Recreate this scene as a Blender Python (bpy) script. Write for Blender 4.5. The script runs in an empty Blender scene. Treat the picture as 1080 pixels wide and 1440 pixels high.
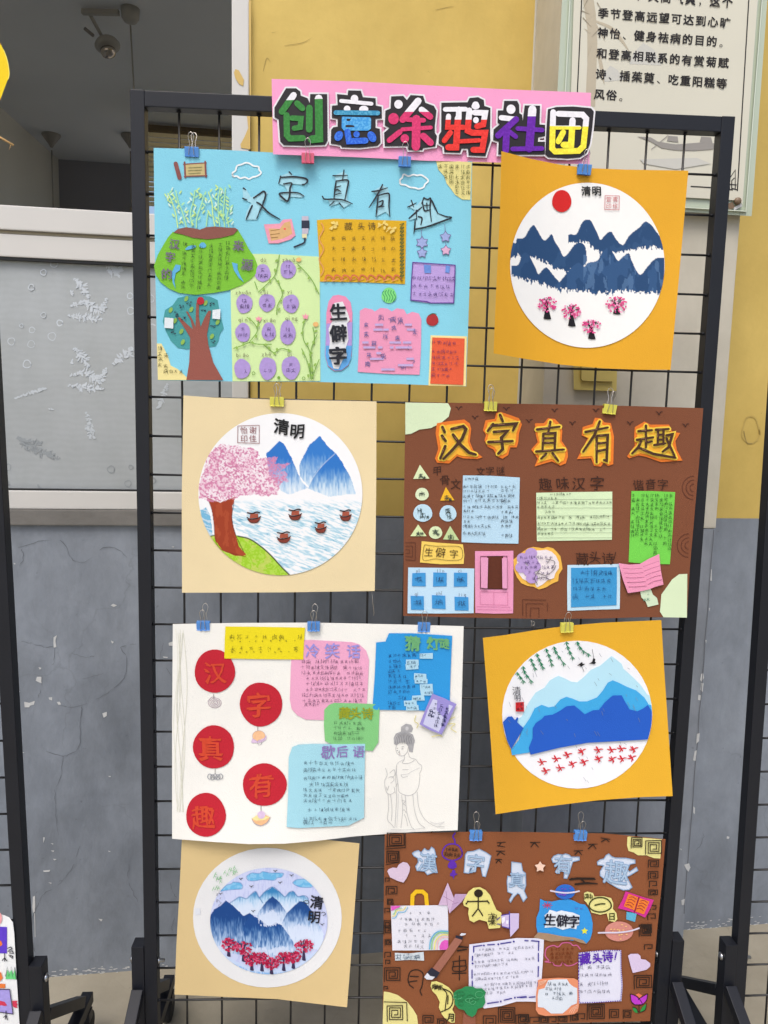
import bpy, bmesh, math, random
import numpy as np
from mathutils import Vector, Matrix
random.seed(7); rng = np.random.default_rng(5)
R = math.radians
scene = bpy.context.scene
col = scene.collection

# ------------------------------------------------------------------ camera
F, CX, CY, CZ, YAW, PIT, ROL = 1065.175, 0.299135, -1.399475, 1.85 - 0.447552, 0.0514980, 0.1236122, 0.0239083
_fw = np.array([math.sin(YAW) * math.cos(PIT), math.cos(YAW) * math.cos(PIT), -math.sin(PIT)])
_r0 = np.array([math.cos(YAW), -math.sin(YAW), 0]); _u0 = np.cross(_r0, _fw)
_r = math.cos(ROL) * _r0 + math.sin(ROL) * _u0
_u = -math.sin(ROL) * _r0 + math.cos(ROL) * _u0
_c = np.array([CX, CY, CZ])
cam = bpy.data.cameras.new('camera'); camo = bpy.data.objects.new('camera', cam); col.objects.link(camo)
cam.sensor_fit = 'VERTICAL'; cam.sensor_height = 24; cam.lens = F / 1440 * 24
cam.clip_start = 0.02; cam.clip_end = 500
camo.matrix_world = Matrix([[_r[0], _u[0], -_fw[0], _c[0]], [_r[1], _u[1], -_fw[1], _c[1]], [_r[2], _u[2], -_fw[2], _c[2]], [0, 0, 0, 1]])
scene.camera = camo

# ------------------------------------------------------------------ world, sun, exposure (overcast daylight)
w = bpy.data.worlds.new('World'); scene.world = w; w.use_nodes = True
nt = w.node_tree; nt.nodes.clear()
sky = nt.nodes.new('ShaderNodeTexSky'); sky.sky_type = 'NISHITA'; sky.sun_disc = False
sky.sun_elevation = R(58); sky.sun_rotation = R(200); sky.air_density = 1.0; sky.dust_density = 4.0; sky.ozone_density = 1.0
bg = nt.nodes.new('ShaderNodeBackground'); bg.inputs[1].default_value = 0.13
wo = nt.nodes.new('ShaderNodeOutputWorld')
nt.links.new(sky.outputs[0], bg.inputs[0]); nt.links.new(bg.outputs[0], wo.inputs[0])
sun = bpy.data.lights.new('sun', 'SUN'); suno = bpy.data.objects.new('sun', sun); col.objects.link(suno)
sun.energy = 1.1; sun.angle = R(25); sun.color = (1.0, 0.985, 0.96)
_sd = Vector((math.sin(R(200)) * math.cos(R(58)), math.cos(R(200)) * math.cos(R(58)), math.sin(R(58))))
suno.rotation_euler = _sd.to_track_quat('Z', 'Y').to_euler(); suno.location = (0, -4, 6)
scene.view_settings.view_transform = 'Standard'; scene.view_settings.look = 'None'
scene.view_settings.gamma = 1; scene.view_settings.exposure = 0.66
scene.view_settings.use_curve_mapping = False

# ------------------------------------------------------------------ geometry of the place: a photo pixel and a surface give a world point
def ray(px, py): return _fw + (px - 540) / F * _r - (py - 720) / F * _u
def at(px, py, Y=0.0):
    d = ray(px, py); return _c + d * ((Y - _c[1]) / d[1])
WA, WB = 0.405, 0.088          # building wall: y = WA + WB * x
def atw(px, py, off=0.0):      # point on the wall surface pulled `off` metres towards the yard
    d = ray(px, py); a = WA - off
    return _c + d * ((a + WB * _c[0] - _c[1]) / (d[1] - WB * d[0]))
def atz(px, py, z):
    d = ray(px, py); return _c + d * ((z - _c[2]) / d[2])
def pxof(P):
    d = np.asarray(P, float) - _c; k = d @ _fw
    return 540 + F * (d @ _r) / k, 720 - F * (d @ _u) / k

# ------------------------------------------------------------------ materials
def lin(c):
    if isinstance(c, str): c = [int(c[i:i + 2], 16) for i in (0, 2, 4)]
    return [((v / 255) / 12.92 if v / 255 <= .04045 else ((v / 255 + .055) / 1.055) ** 2.4) for v in c]
ALB = 0.84
def alb(c): return [v * ALB for v in lin(c)]
_M = {}
def mat(key, c=None, rough=.75, metal=0, bump=0.0, bscale=400, var=0.0, vscale=30, spec=.3, coat=0, fibre=False):
    if key in _M: return _M[key]
    m = bpy.data.materials.new(key); m.use_nodes = True; n = m.node_tree; b = n.nodes['Principled BSDF']
    b.inputs['Base Color'].default_value = (*c, 1); b.inputs['Roughness'].default_value = rough
    b.inputs['Metallic'].default_value = metal; b.inputs['Specular IOR Level'].default_value = spec
    if coat: b.inputs['Coat Weight'].default_value = coat
    if bump or var:
        tc = n.nodes.new('ShaderNodeTexCoord')
        if var:
            ns = n.nodes.new('ShaderNodeTexNoise'); ns.inputs['Scale'].default_value = vscale; ns.inputs['Detail'].default_value = 5
            n.links.new(tc.outputs['Object'], ns.inputs['Vector'])
            mx = n.nodes.new('ShaderNodeMix'); mx.data_type = 'RGBA'
            mx.inputs[6].default_value = (*[v * (1 - var) for v in c], 1); mx.inputs[7].default_value = (*[min(1, v * (1 + var)) for v in c], 1)
            n.links.new(ns.outputs[0], mx.inputs[0]); n.links.new(mx.outputs[2], b.inputs['Base Color'])
        if bump:
            nb = n.nodes.new('ShaderNodeTexNoise'); nb.inputs['Scale'].default_value = bscale; nb.inputs['Detail'].default_value = 4
            n.links.new(tc.outputs['Object'], nb.inputs['Vector'])
            bp = n.nodes.new('ShaderNodeBump'); bp.inputs['Strength'].default_value = bump; bp.inputs['Distance'].default_value = .002
            n.links.new(nb.outputs[0], bp.inputs['Height']); n.links.new(bp.outputs[0], b.inputs['Normal'])
    _M[key] = m; return m
def paper(c):
    k = 'paper_' + str(c); return _M.get(k) or mat(k, alb(c), .78, bump=.35, bscale=650, var=.07, vscale=9)
def ink(c, rough=.55):
    k = 'ink_' + str(c); return _M.get(k) or mat(k, alb(c), rough, var=.2, vscale=180)
def crayon(c, c2=(255, 255, 255), th=.42, sc=700):      # waxy strokes that let the paper show through
    k = 'crayon_%s_%s' % (c, c2)
    if k in _M: return _M[k]
    m = mat(k, alb(c), .8); n = m.node_tree; b = n.nodes['Principled BSDF']
    tc = n.nodes.new('ShaderNodeTexCoord'); ns = n.nodes.new('ShaderNodeTexNoise'); ns.inputs['Scale'].default_value = sc; ns.inputs['Detail'].default_value = 3
    r = n.nodes.new('ShaderNodeValToRGB'); r.color_ramp.elements[0].position = th; r.color_ramp.elements[1].position = th + .12
    r.color_ramp.elements[0].color = (*alb(c2), 1); r.color_ramp.elements[1].color = (*alb(c), 1)
    n.links.new(tc.outputs['Object'], ns.inputs['Vector']); n.links.new(ns.outputs[0], r.inputs[0]); n.links.new(r.outputs[0], b.inputs['Base Color'])
    return m
def attr_mat(key='painted_paper'):
    if key in _M: return _M[key]
    m = mat(key, (.8, .8, .8), .75, bump=.2, bscale=900); n = m.node_tree; b = n.nodes['Principled BSDF']
    a = n.nodes.new('ShaderNodeAttribute'); a.attribute_name = 'paint'
    n.links.new(a.outputs['Color'], b.inputs['Base Color']); return m

# ------------------------------------------------------------------ object helpers
def tag(o, label=None, cat=None, group=None, kind=None):
    if label: o['label'] = label
    if cat: o['category'] = cat
    if group: o['group'] = group
    if kind: o['kind'] = kind
    return o
def empty(name, loc, label, cat, group=None):
    o = bpy.data.objects.new(name, None); col.objects.link(o); o.location = loc; o.empty_display_size = .1
    return tag(o, label, cat, group)
def root_of(o):
    while o.parent: o = o.parent
    return o
def mk(name, V, Fc, mats, parent=None, midx=None, smooth=False, loc=None, flip_to_cam=False):
    """V in world coordinates; a child is stored in the frame of its thing."""
    V = np.asarray(V, float).reshape(-1, 3)
    if parent is not None: o0 = np.array(root_of(parent).location)
    elif loc is not None: o0 = np.array(loc, float)
    else: o0 = (V.min(0) + V.max(0)) / 2 if len(V) else np.zeros(3)
    me = bpy.data.meshes.new(name); me.from_pydata((V - o0).tolist(), [], [tuple(int(i) for i in f) for f in Fc])
    if not isinstance(mats, (list, tuple)): mats = [mats]
    for m in mats: me.materials.append(m)
    if midx is not None: me.polygons.foreach_set('material_index', np.asarray(midx, np.int32))
    if smooth: me.polygons.foreach_set('use_smooth', [True] * len(me.polygons))
    me.update()
    o = bpy.data.objects.new(name, me); col.objects.link(o)
    if parent is not None: o.parent = parent
    else: o.location = o0
    return o
def from_bm(name, bm, m, parent=None, smooth=False, loc=None):
    bmesh.ops.recalc_face_normals(bm, faces=bm.faces[:])
    bm.verts.index_update()
    V = [tuple(v.co) for v in bm.verts]; Fc = [[v.index for v in f.verts] for f in bm.faces]; bm.free()
    return mk(name, V, Fc, m, parent, smooth=smooth, loc=loc)
def box_bm(bm, P0, ax, ay, az, bevel=0.0):
    """box with corner P0 and edge vectors ax, ay, az"""
    P0, ax, ay, az = (Vector(v) for v in (P0, ax, ay, az))
    vs = [bm.verts.new(P0 + ax * i + ay * j + az * k) for k in (0, 1) for j in (0, 1) for i in (0, 1)]
    fs = [bm.faces.new([vs[i] for i in f]) for f in ((0, 2, 3, 1), (4, 5, 7, 6), (0, 1, 5, 4), (2, 6, 7, 3), (0, 4, 6, 2), (1, 3, 7, 5))]
    if bevel:
        es = list({e for f in fs for e in f.edges})
        bmesh.ops.bevel(bm, geom=es, offset=bevel, segments=2, profile=.7, affect='EDGES')
def box(name, P0, P1, m, parent=None, bevel=0.0, loc=None):
    bm = bmesh.new(); P0 = Vector(P0); P1 = Vector(P1); d = P1 - P0
    box_bm(bm, P0, (d.x, 0, 0), (0, d.y, 0), (0, 0, d.z), bevel)
    return from_bm(name, bm, m, parent, loc=loc)
def bar(name, A, B, wx, wy, m, parent=None, bevel=.0015, side=(1, 0, 0)):
    """square tube from A to B"""
    A = Vector(A); B = Vector(B); d = B - A; s = Vector(side).normalized(); t = d.normalized().cross(s).normalized(); s = t.cross(d.normalized()).normalized()
    bm = bmesh.new(); box_bm(bm, A - s * wx / 2 - t * wy / 2, s * wx, t * wy, d, bevel)
    return from_bm(name, bm, m, parent)
def tube_vf(pts, r, n=6, closed=False):
    pts = [Vector(p) for p in pts]; V, Fc = [], []; N = len(pts); up = None
    for i, p in enumerate(pts):
        if closed: d = pts[(i + 1) % N] - pts[i - 1]
        else: d = pts[min(i + 1, N - 1)] - pts[max(i - 1, 0)]
        d.normalize()
        if up is None: up = d.orthogonal().normalized()
        up = (up - d * up.dot(d)); up = up.normalized() if up.length > 1e-6 else d.orthogonal().normalized()
        s = d.cross(up); rr = r[i] if isinstance(r, (list, tuple)) else r
        for k in range(n):
            a = 2 * math.pi * k / n; V.append(p + (up * math.cos(a) + s * math.sin(a)) * rr)
    for i in range(N if closed else N - 1):
        j = (i + 1) % N
        for k in range(n): Fc.append((i * n + k, j * n + k, j * n + (k + 1) % n, i * n + (k + 1) % n))
    if not closed: Fc += [tuple(range(n))[::1], tuple((N - 1) * n + k for k in reversed(range(n)))]
    return [tuple(v) for v in V], Fc
def tube(name, pts, r, m, parent=None, n=6, closed=False, smooth=True):
    V, Fc = tube_vf(pts, r, n, closed); return mk(name, V, Fc, m, parent, smooth=smooth)
def lathe(name, C, axis, prof, m, parent=None, n=20, smooth=True):
    """profile of (distance along axis, radius) turned round the axis through C"""
    C = Vector(C); ax = Vector(axis).normalized(); u = ax.orthogonal().normalized(); v = ax.cross(u); V, Fc = [], []
    for (h, r) in prof:
        for k in range(n):
            a = 2 * math.pi * k / n; V.append(tuple(C + ax * h + (u * math.cos(a) + v * math.sin(a)) * r))
    for i in range(len(prof) - 1):
        for k in range(n): Fc.append((i * n + k, i * n + (k + 1) % n, (i + 1) * n + (k + 1) % n, (i + 1) * n + k))
    Fc += [tuple(reversed(range(n))), tuple((len(prof) - 1) * n + k for k in range(n))]
    return mk(name, V, Fc, m, parent, smooth=smooth)

# ------------------------------------------------------------------ glyphs of the built-in font (flat outlines)
def build_glyphs(chars, offset=0.0):
    obs = []
    for ch in chars:
        cu = bpy.data.curves.new('g', 'FONT'); cu.body = ch; cu.size = 1; cu.resolution_u = 2; cu.offset = offset; cu.fill_mode = 'FRONT'
        o = bpy.data.objects.new('g', cu); col.objects.link(o); obs.append((ch, o, cu))
    bpy.context.view_layer.update(); dg = bpy.context.evaluated_depsgraph_get(); out = {}
    for ch, o, cu in obs:
        me = bpy.data.meshes.new_from_object(o.evaluated_get(dg))
        V = np.array([v.co[:2] for v in me.vertices]) if len(me.vertices) else np.zeros((0, 2))
        out[ch] = (V, [tuple(p.vertices) for p in me.polygons]); bpy.data.meshes.remove(me)
    for ch, o, cu in obs: bpy.data.objects.remove(o); bpy.data.curves.remove(cu)
    return out
LEG = '创意涂鸦社团汉字真有趣的来源藏头诗生僻冷笑话歇后语甲骨文谜味谐音清明谢佳怡印青萱佺一日月二心人喜好同四非上猜灯日来漢'
PRT = '，天高气爽这个季节登高远望可达到心旷神怡、健身祛病的目的。和相联系有赏菊赋诗插茱萸吃重阳糕等风俗'
PIN = 'miǎodùyǎshúguīcuìyìzhǐqínlíxīnliánjiāngbǎozhēbiāoèqí!'
CJK = sorted(set(LEG + PIN))
G = build_glyphs(sorted(set(LEG + PIN + PRT)), 0.0); GB = G
_ref = G['真'][0]
GH = float(_ref[:, 1].max() - _ref[:, 1].min()); GC = (float((_ref[:, 0].max() + _ref[:, 0].min()) / 2), float((_ref[:, 1].max() + _ref[:, 1].min()) / 2))

# ------------------------------------------------------------------ 2D drawing in a sheet's own plane
def smooth_line(pts, n=5):
    if len(pts) < 3: return [tuple(map(float, p)) for p in pts]
    P = [np.array(p, float) for p in pts]; P = [2 * P[0] - P[1]] + P + [2 * P[-1] - P[-2]]; out = []
    for i in range(1, len(P) - 2):
        for k in range(n):
            t = k / n; out.append(tuple(.5 * ((2 * P[i]) + (-P[i - 1] + P[i + 1]) * t + (2 * P[i - 1] - 5 * P[i] + 4 * P[i + 1] - P[i + 2]) * t * t + (-P[i - 1] + 3 * P[i] - 3 * P[i + 1] + P[i + 2]) * t ** 3)))
    out.append(tuple(P[-2])); return out
def ribbon(pts, wd, smooth=True, taper=0.0, cap=True):
    """outline strip of width wd along pts -> (verts, faces)"""
    p = np.array(smooth_line(pts) if smooth else pts, float); N = len(p)
    d = np.gradient(p, axis=0); L = np.hypot(d[:, 0], d[:, 1]); L[L < 1e-9] = 1; d /= L[:, None]; nrm = np.stack([-d[:, 1], d[:, 0]], 1)
    h = np.full(N, wd / 2.0)
    if taper: t = np.linspace(0, 1, N); h *= 1 - taper * np.abs(2 * t - 1) ** 1.5 * np.where(t > .5, 1, .4)
    V = []; Fc = []
    if not smooth and N > 2:                                   # mitred corners
        for i in range(1, N - 1):
            a = p[i] - p[i - 1]; b = p[i + 1] - p[i]; a /= np.hypot(*a) + 1e-9; b /= np.hypot(*b) + 1e-9
            m_ = a + b; lm = np.hypot(*m_)
            if lm > .5: m_ /= lm; nn = np.array([-m_[1], m_[0]]); c_ = max(.5, abs(nn @ np.array([-a[1], a[0]]))); nrm[i] = nn / c_
    for i in range(N): V += [tuple(p[i] + nrm[i] * h[i]), tuple(p[i] - nrm[i] * h[i])]
    for i in range(N - 1): Fc.append((2 * i, 2 * i + 1, 2 * i + 3, 2 * i + 2))
    if cap and wd > 1.3:
        for e, s in ((0, -1), (N - 1, 1)):
            b0 = len(V); ang = math.atan2(nrm[e][1], nrm[e][0])
            for k in range(1, 4):
                a = ang - s * math.pi * k / 4; V.append((p[e][0] + math.cos(a) * h[e], p[e][1] + math.sin(a) * h[e]))
            Fc.append((2 * e, b0, b0 + 1, b0 + 2, 2 * e + 1))
    return V, Fc
def ell(cx, cy, rx, ry=None, n=24, wob=0.0, rot=0.0, ph=0.0):
    ry = rx if ry is None else ry; out = []
    for k in range(n):
        a = 2 * math.pi * k / n; q = 1 + wob * (math.sin(3 * a + ph) + .6 * math.sin(5 * a + 2 * ph))
        x, y = rx * q * math.cos(a), ry * q * math.sin(a); out.append((cx + x * math.cos(rot) - y * math.sin(rot), cy + x * math.sin(rot) + y * math.cos(rot)))
    return out
def rect(x0, y0, x1, y1, sk=0.0, j=0.0):
    q = lambda: random.uniform(-j, j)
    return [(x0 + q(), y0 + q()), (x1 + q(), y0 + sk + q()), (x1 + q(), y1 + sk + q()), (x0 + q(), y1 + q())]
def T(ox, oy, s):
    return lambda L: [(ox + x / s, oy + y / s) for x, y in L]
def closed(L): return list(L) + [L[0], L[1]]

class Sheet:
    """a hung sheet of paper (or a wall surface): maps drawing coordinates + lift to world"""
    def __init__(s, fn): s.fn = fn
    def W(s, x, y, l): return s.fn(x, y, l)
class Art:
    """marks of one colour family on a sheet, gathered into one mesh"""
    LAY = 5e-5
    def __init__(s, sheet, name, mats, parent, lift, grid=13, thick=0.0):
        s.sh, s.name, s.mats, s.par, s.lift, s.grid, s.thick = sheet, name, mats if isinstance(mats, list) else [mats], parent, lift, grid, thick
        s.bm = bmesh.new(); s.k = 0; s.split = None; s.tris = []
    def add(s, V, Fc, mi=0, zs=None):
        z = (s.k % 24) * s.LAY; s.k += 1
        vs = [s.bm.verts.new((p[0], p[1], z if zs is None else z + zs[i])) for i, p in enumerate(V)]
        s.tris.append((len(vs), len(Fc)))
        for f in Fc: q = s.bm.faces.new([vs[i] for i in f]); q.material_index = mi
    def poly(s, P, mi=0): s.add(P, [tuple(range(len(P)))], mi); return s
    def stroke(s, pts, wd, mi=0, smooth=True, taper=0.0): s.add(*ribbon(pts, wd, smooth, taper), mi); return s
    def strokes(s, L, wd, mi=0, smooth=True, taper=0.0):
        for p in L: s.stroke(p, wd, mi, smooth, taper)
        return s
    def glyph(s, ch, x, y, size, mi=0, rot=0.0, bold=False, jit=0.0, sx=1.0):
        g = (GB if bold else G).get(ch) or G.get(ch)
        if g is None or not len(g[0]): return
        V = (g[0] - np.array(GC)) / GH * size
        if jit:
            ph = rng.uniform(0, 6, 4); V = V + jit * size * np.stack([np.sin(V[:, 1] / size * 4 + ph[0]), np.sin(V[:, 0] / size * 4 + ph[1])], 1)
            rot += rng.uniform(-.08, .08)
        V = V * np.array([sx, 1]); c_, s_ = math.cos(rot), math.sin(rot)
        X = x + V[:, 0] * c_ + V[:, 1] * s_; Y = y - V[:, 1] * c_ + V[:, 0] * s_
        if bold:
            o_ = size * .022
            for ax, ay in ((-o_, -o_), (o_, -o_), (-o_, o_), (o_, o_)): s.add(list(zip(X + ax, Y + ay)), g[1], mi)
        else: s.add(list(zip(X, Y)), g[1], mi)
    def text(s, t, x, y, size, step=None, dy=0.0, mi=0, bold=False, jit=0.0, rot=0.0):
        step = size * 1.08 if step is None else step
        for i, ch in enumerate(t):
            if ch != ' ': s.glyph(ch, x + i * step, y + i * dy, size, mi, rot, bold, jit)
        return s
    def vtext(s, t, x, y, size, step=None, dx=0.0, mi=0, bold=False, jit=0.0):
        step = size * 1.1 if step is None else step
        for i, ch in enumerate(t): s.glyph(ch, x + i * dx, y + i * step, size, mi, 0, bold, jit)
        return s
    def latin(s, t, x, y, size, mi=0, step=None):
        step = size * .62 if step is None else step
        for i, ch in enumerate(t):
            g = G.get(ch)
            if g is None or not len(g[0]): continue
            V = (g[0] - np.array([0, GC[1]])) / GH * size
            s.add([(x + i * step + a, y - b) for a, b in V], g[1], mi)
        return s
    def scrawl(s, x, y, size, wd, mi=0):                      # one small illegible handwritten character
        V, Fc, Z = [], [], []; h = size / 2; R_ = random.random; U = random.uniform
        st = []; wd *= .62
        if R_() < .3:                                          # a left-hand radical
            xr = -h * .62; st += [((xr - h * .25, -h * .5), (xr + h * .22, -h * .6)), ((xr, -h * .95), (xr - U(0, .1) * size, h * .9))]
            if R_() < .5: st.append(((xr - h * .25, h * .35), (xr + h * .25, h * .1)))
            lo, hi = -h * .15, h * .95
        else: lo, hi = -h * .9, h * .9
        n_ = random.choice((1, 2, 2, 3))
        for k in range(n_): yy = -h * .8 + 1.5 * h * (k + U(.1, .6)) / n_; st.append(((lo + U(0, .2) * h, yy + .05 * size), (hi - U(0, .25) * h, yy - .05 * size)))
        m_ = (lo + hi) / 2 + U(-.15, .15) * size; st.append(((m_, -h), (m_ - U(-.05, .08) * size, h * U(.3, 1))))
        if R_() < .6: st.append(((m_, 0), (lo, h))); st.append(((m_, 0), (hi, h * .95)))
        if R_() < .35: st += [((lo + .1 * size, -h * .4), (lo + .1 * size, h * .7)), ((hi - .1 * size, -h * .45), (hi - .1 * size, h * .7))]
        sl = U(-.18, .12)
        for a, b in st:
            a = (a[0] - sl * a[1] + U(-.05, .05) * size, a[1] + U(-.06, .06) * size); b = (b[0] - sl * b[1] + U(-.07, .07) * size, b[1] + U(-.07, .07) * size)
            dx, dy = b[0] - a[0], b[1] - a[1]; q_ = math.hypot(dx, dy) + 1e-6; w_ = wd * U(.65, 1.3); nx, ny = -dy / q_ * w_ / 2, dx / q_ * w_ / 2; k = len(V); bw_ = U(-.12, .12); m_x, m_y = (a[0] + b[0]) / 2 - dy * bw_, (a[1] + b[1]) / 2 + dx * bw_
            V += [(x + a[0] + nx, y + a[1] + ny), (x + a[0] - nx, y + a[1] - ny), (x + m_x - nx, y + m_y - ny), (x + m_x + nx, y + m_y + ny), (x + b[0] - nx * .5, y + b[1] - ny * .5), (x + b[0] + nx * .5, y + b[1] + ny * .5)]; Fc += [(k, k + 1, k + 2, k + 3), (k + 3, k + 2, k + 4, k + 5)]; Z += [len(Fc) * .8e-5] * 6
        s.add(V, Fc, mi, Z); return s
    def lines(s, x0, y0, x1, n, dy, size, wd=.6, mi=0, slope=0.0, ragged=.3, step=None, dense=1.0):
        step = size * .98 if step is None else step
        for r_ in range(n):
            y = y0 + r_ * dy; xe = x1 - (x1 - x0) * random.random() * ragged; x = x0 + random.uniform(0, 1); dr = random.uniform(-.012, .012)
            while x < xe:
                if random.random() < .93 * dense: s.scrawl(x, y + (x - x0) * (slope + dr) + random.uniform(-.6, .6), size * random.uniform(.62, 1.08), wd, mi)
                x += step * random.uniform(.8, 1.2)
        return s
    def columns(s, x0, y0, y1, n, dx, size, wd=.6, mi=0, ragged=.3, lean=0.0):
        for c_ in range(n):
            y = y0; ye = y1 - (y1 - y0) * random.random() * ragged
            while y < ye:
                if random.random() < .93: s.scrawl(x0 + c_ * dx + (y - y0) * lean + random.uniform(-.4, .4), y, size, wd, mi)
                y += size * random.uniform(1.0, 1.2)
        return s
    def spiral(s, cx, cy, sz, turns=3, wd=1.1, mi=0, sk=0.0, rx=1.0, j=.4):
        P = []; h = sz / 2; st = h / (turns + .4)
        for t in range(turns):
            a = h - t * st; q = lambda: random.uniform(-j, j)
            P += [(cx - a * rx + q(), cy + a + q()), (cx - a * rx + q(), cy - a + q()), (cx + a * rx + q(), cy - a + sk + q()), (cx + a * rx + q(), cy + a - st * .8 + sk + q())]
            P += [(cx - (a - st) * rx, cy + a - st * .8)]
        s.stroke(P, wd, mi, smooth=False); return s
    def done(s, kind=None, label=None, each=False):
        bm = s.bm
        if each:                                               # marks that stand apart (bounding boxes farther than `each` px) are parts of their own
            gap = 0.0 if each is True else float(each); bm.verts.index_update(); vs = list(bm.verts); fs = list(bm.faces); G_ = []; v0 = f0 = 0
            for nv, nf in s.tris:
                X = [v.co.x for v in vs[v0:v0 + nv]]; Y = [v.co.y for v in vs[v0:v0 + nv]]; G_.append([min(X), min(Y), max(X), max(Y), [(v0, nv, f0, nf)]]); v0 += nv; f0 += nf
            if each is not True:
                again = True
                while again:
                    again = False
                    for a in range(len(G_)):
                        for b in range(len(G_) - 1, a, -1):
                            A, B = G_[a], G_[b]
                            if A[0] - gap < B[2] and B[0] - gap < A[2] and A[1] - gap < B[3] and B[1] - gap < A[3]:
                                A[:] = [min(A[0], B[0]), min(A[1], B[1]), max(A[2], B[2]), max(A[3], B[3]), A[4] + B[4]]; del G_[b]; again = True
            out = []
            for g in G_:
                V, Fc, mi = [], [], []
                for v0, nv, f0, nf in g[4]:
                    o_ = len(V) - v0; V += [s.sh.W(v.co.x, v.co.y, s.lift + v.co.z) for v in vs[v0:v0 + nv]]
                    for f in fs[f0:f0 + nf]: Fc.append([v.index + o_ for v in f.verts]); mi.append(f.material_index)
                out.append(mk(s.name, V, Fc, s.mats, s.par, mi))
            bm.free(); return out
        if not bm.verts: bm.free(); return None
        xs = [v.co.x for v in bm.verts]; ys = [v.co.y for v in bm.verts]
        if s.grid and len(bm.faces) < 2500:
            if max(xs) - min(xs) > s.grid * 1.2:
                x = math.ceil(min(xs) / s.grid) * s.grid
                while x < max(xs): bmesh.ops.bisect_plane(bm, geom=bm.verts[:] + bm.edges[:] + bm.faces[:], plane_co=(x, 0, 0), plane_no=(1, 0, 0)); x += s.grid
            if max(ys) - min(ys) > s.grid * 1.2:
                y = math.ceil(min(ys) / s.grid) * s.grid
                while y < max(ys): bmesh.ops.bisect_plane(bm, geom=bm.verts[:] + bm.edges[:] + bm.faces[:], plane_co=(0, y, 0), plane_no=(0, 1, 0)); y += s.grid
        if s.split:
            for (ya, slope, frm, to) in s.split:
                n_ = Vector((-slope, 1, 0)).normalized()
                bmesh.ops.bisect_plane(bm, geom=bm.verts[:] + bm.edges[:] + bm.faces[:], plane_co=(0, ya, 0), plane_no=n_)
                for f in bm.faces:
                    c_ = f.calc_center_median()
                    if f.material_index == frm and c_.y < ya + slope * c_.x: f.material_index = to
        if s.thick:
            be = [e for e in bm.edges if e.is_boundary]
            r_ = bmesh.ops.extrude_edge_only(bm, edges=be)
            for v in r_['geom']:
                if isinstance(v, bmesh.types.BMVert): v.co.z -= s.thick
        bm.verts.index_update()
        V = [s.sh.W(v.co.x, v.co.y, s.lift + v.co.z) for v in bm.verts]
        Fc = [[v.index for v in reversed(f.verts)] if f.normal.z > 0 else [v.index for v in f.verts] for f in bm.faces]; mi = [f.material_index for f in bm.faces]; bm.free()
        o = mk(s.name, V, Fc, s.mats, s.par, mi)
        if kind: o['kind'] = kind
        if label: o['label'] = label
        return o
def card(sheet, name, P, c, parent, lift, label=None, thick=.0004, grid=13):
    return Art(sheet, name, paper(c) if not isinstance(c, bpy.types.Material) else c, parent, lift, grid, thick).poly(P).done(label=label)
def hung(name, outline, c, depth, label, cat, group, bend=None, thick=.0007, wave=.0012):
    """a poster: paper mesh (front, rim, back) as the thing; returns (object, Sheet)"""
    ph = random.uniform(0, 6)
    def dep(x, y): return depth - (bend(x, y) if bend else 0) + wave * math.sin(x / 47 + ph) * math.cos(y / 61 + ph)
    sh = Sheet(lambda x, y, l: tuple(at(x, y, dep(x, y) - l * 1.7)))
    bm = bmesh.new(); vs = [bm.verts.new((x, y, 0)) for x, y in outline]; bm.faces.new(vs)
    xs = [p[0] for p in outline]; ys = [p[1] for p in outline]; g = 13
    x = math.ceil(min(xs) / g) * g
    while x < max(xs): bmesh.ops.bisect_plane(bm, geom=bm.verts[:] + bm.edges[:] + bm.faces[:], plane_co=(x, 0, 0), plane_no=(1, 0, 0)); x += g
    y = math.ceil(min(ys) / g) * g
    while y < max(ys): bmesh.ops.bisect_plane(bm, geom=bm.verts[:] + bm.edges[:] + bm.faces[:], plane_co=(0, y, 0), plane_no=(0, 1, 0)); y += g
    be = [e for e in bm.edges if e.is_boundary]; front = list(bm.faces)
    dup = bmesh.ops.duplicate(bm, geom=bm.verts[:] + bm.edges[:] + bm.faces[:]); vm = dup['vert_map']
    for v in [q for q in dup['geom'] if isinstance(q, bmesh.types.BMVert)]: v.co.z = -thick
    for e in be:
        a, b = e.verts; bm.faces.new((a, b, vm[b], vm[a]))
    bm.verts.index_update()
    for v in bm.verts: v.co = Vector(sh.W(v.co.x, v.co.y, v.co.z))
    o = from_bm(name, bm, paper(c) if not isinstance(c, bpy.types.Material) else c, None, smooth=False)
    tag(o, label, cat, group); return o, sh

# ------------------------------------------------------------------ painted discs: colour per vertex on a fine grid (the pigment of a child's painting)
def vnoise(X, Y, sx, sy=None, seed=0, octv=3):
    sy = sy or sx; out = np.zeros_like(X); a = 1; tot = 0
    for o_ in range(octv):
        r_ = np.random.default_rng(seed * 17 + o_); g_ = r_.random((97, 97)); x = X / sx * 2 ** o_ + 13.7 * seed; y = Y / sy * 2 ** o_ + 7.1 * seed
        xi = np.floor(x).astype(int); yi = np.floor(y).astype(int); fx = x - xi; fy = y - yi; fx = fx * fx * (3 - 2 * fx); fy = fy * fy * (3 - 2 * fy)
        q = lambda i, j: g_[(xi + i) % 97, (yi + j) % 97]
        out += a * (q(0, 0) * (1 - fx) * (1 - fy) + q(1, 0) * fx * (1 - fy) + q(0, 1) * (1 - fx) * fy + q(1, 1) * fx * fy); tot += a; a *= .5
    return out / tot
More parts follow.
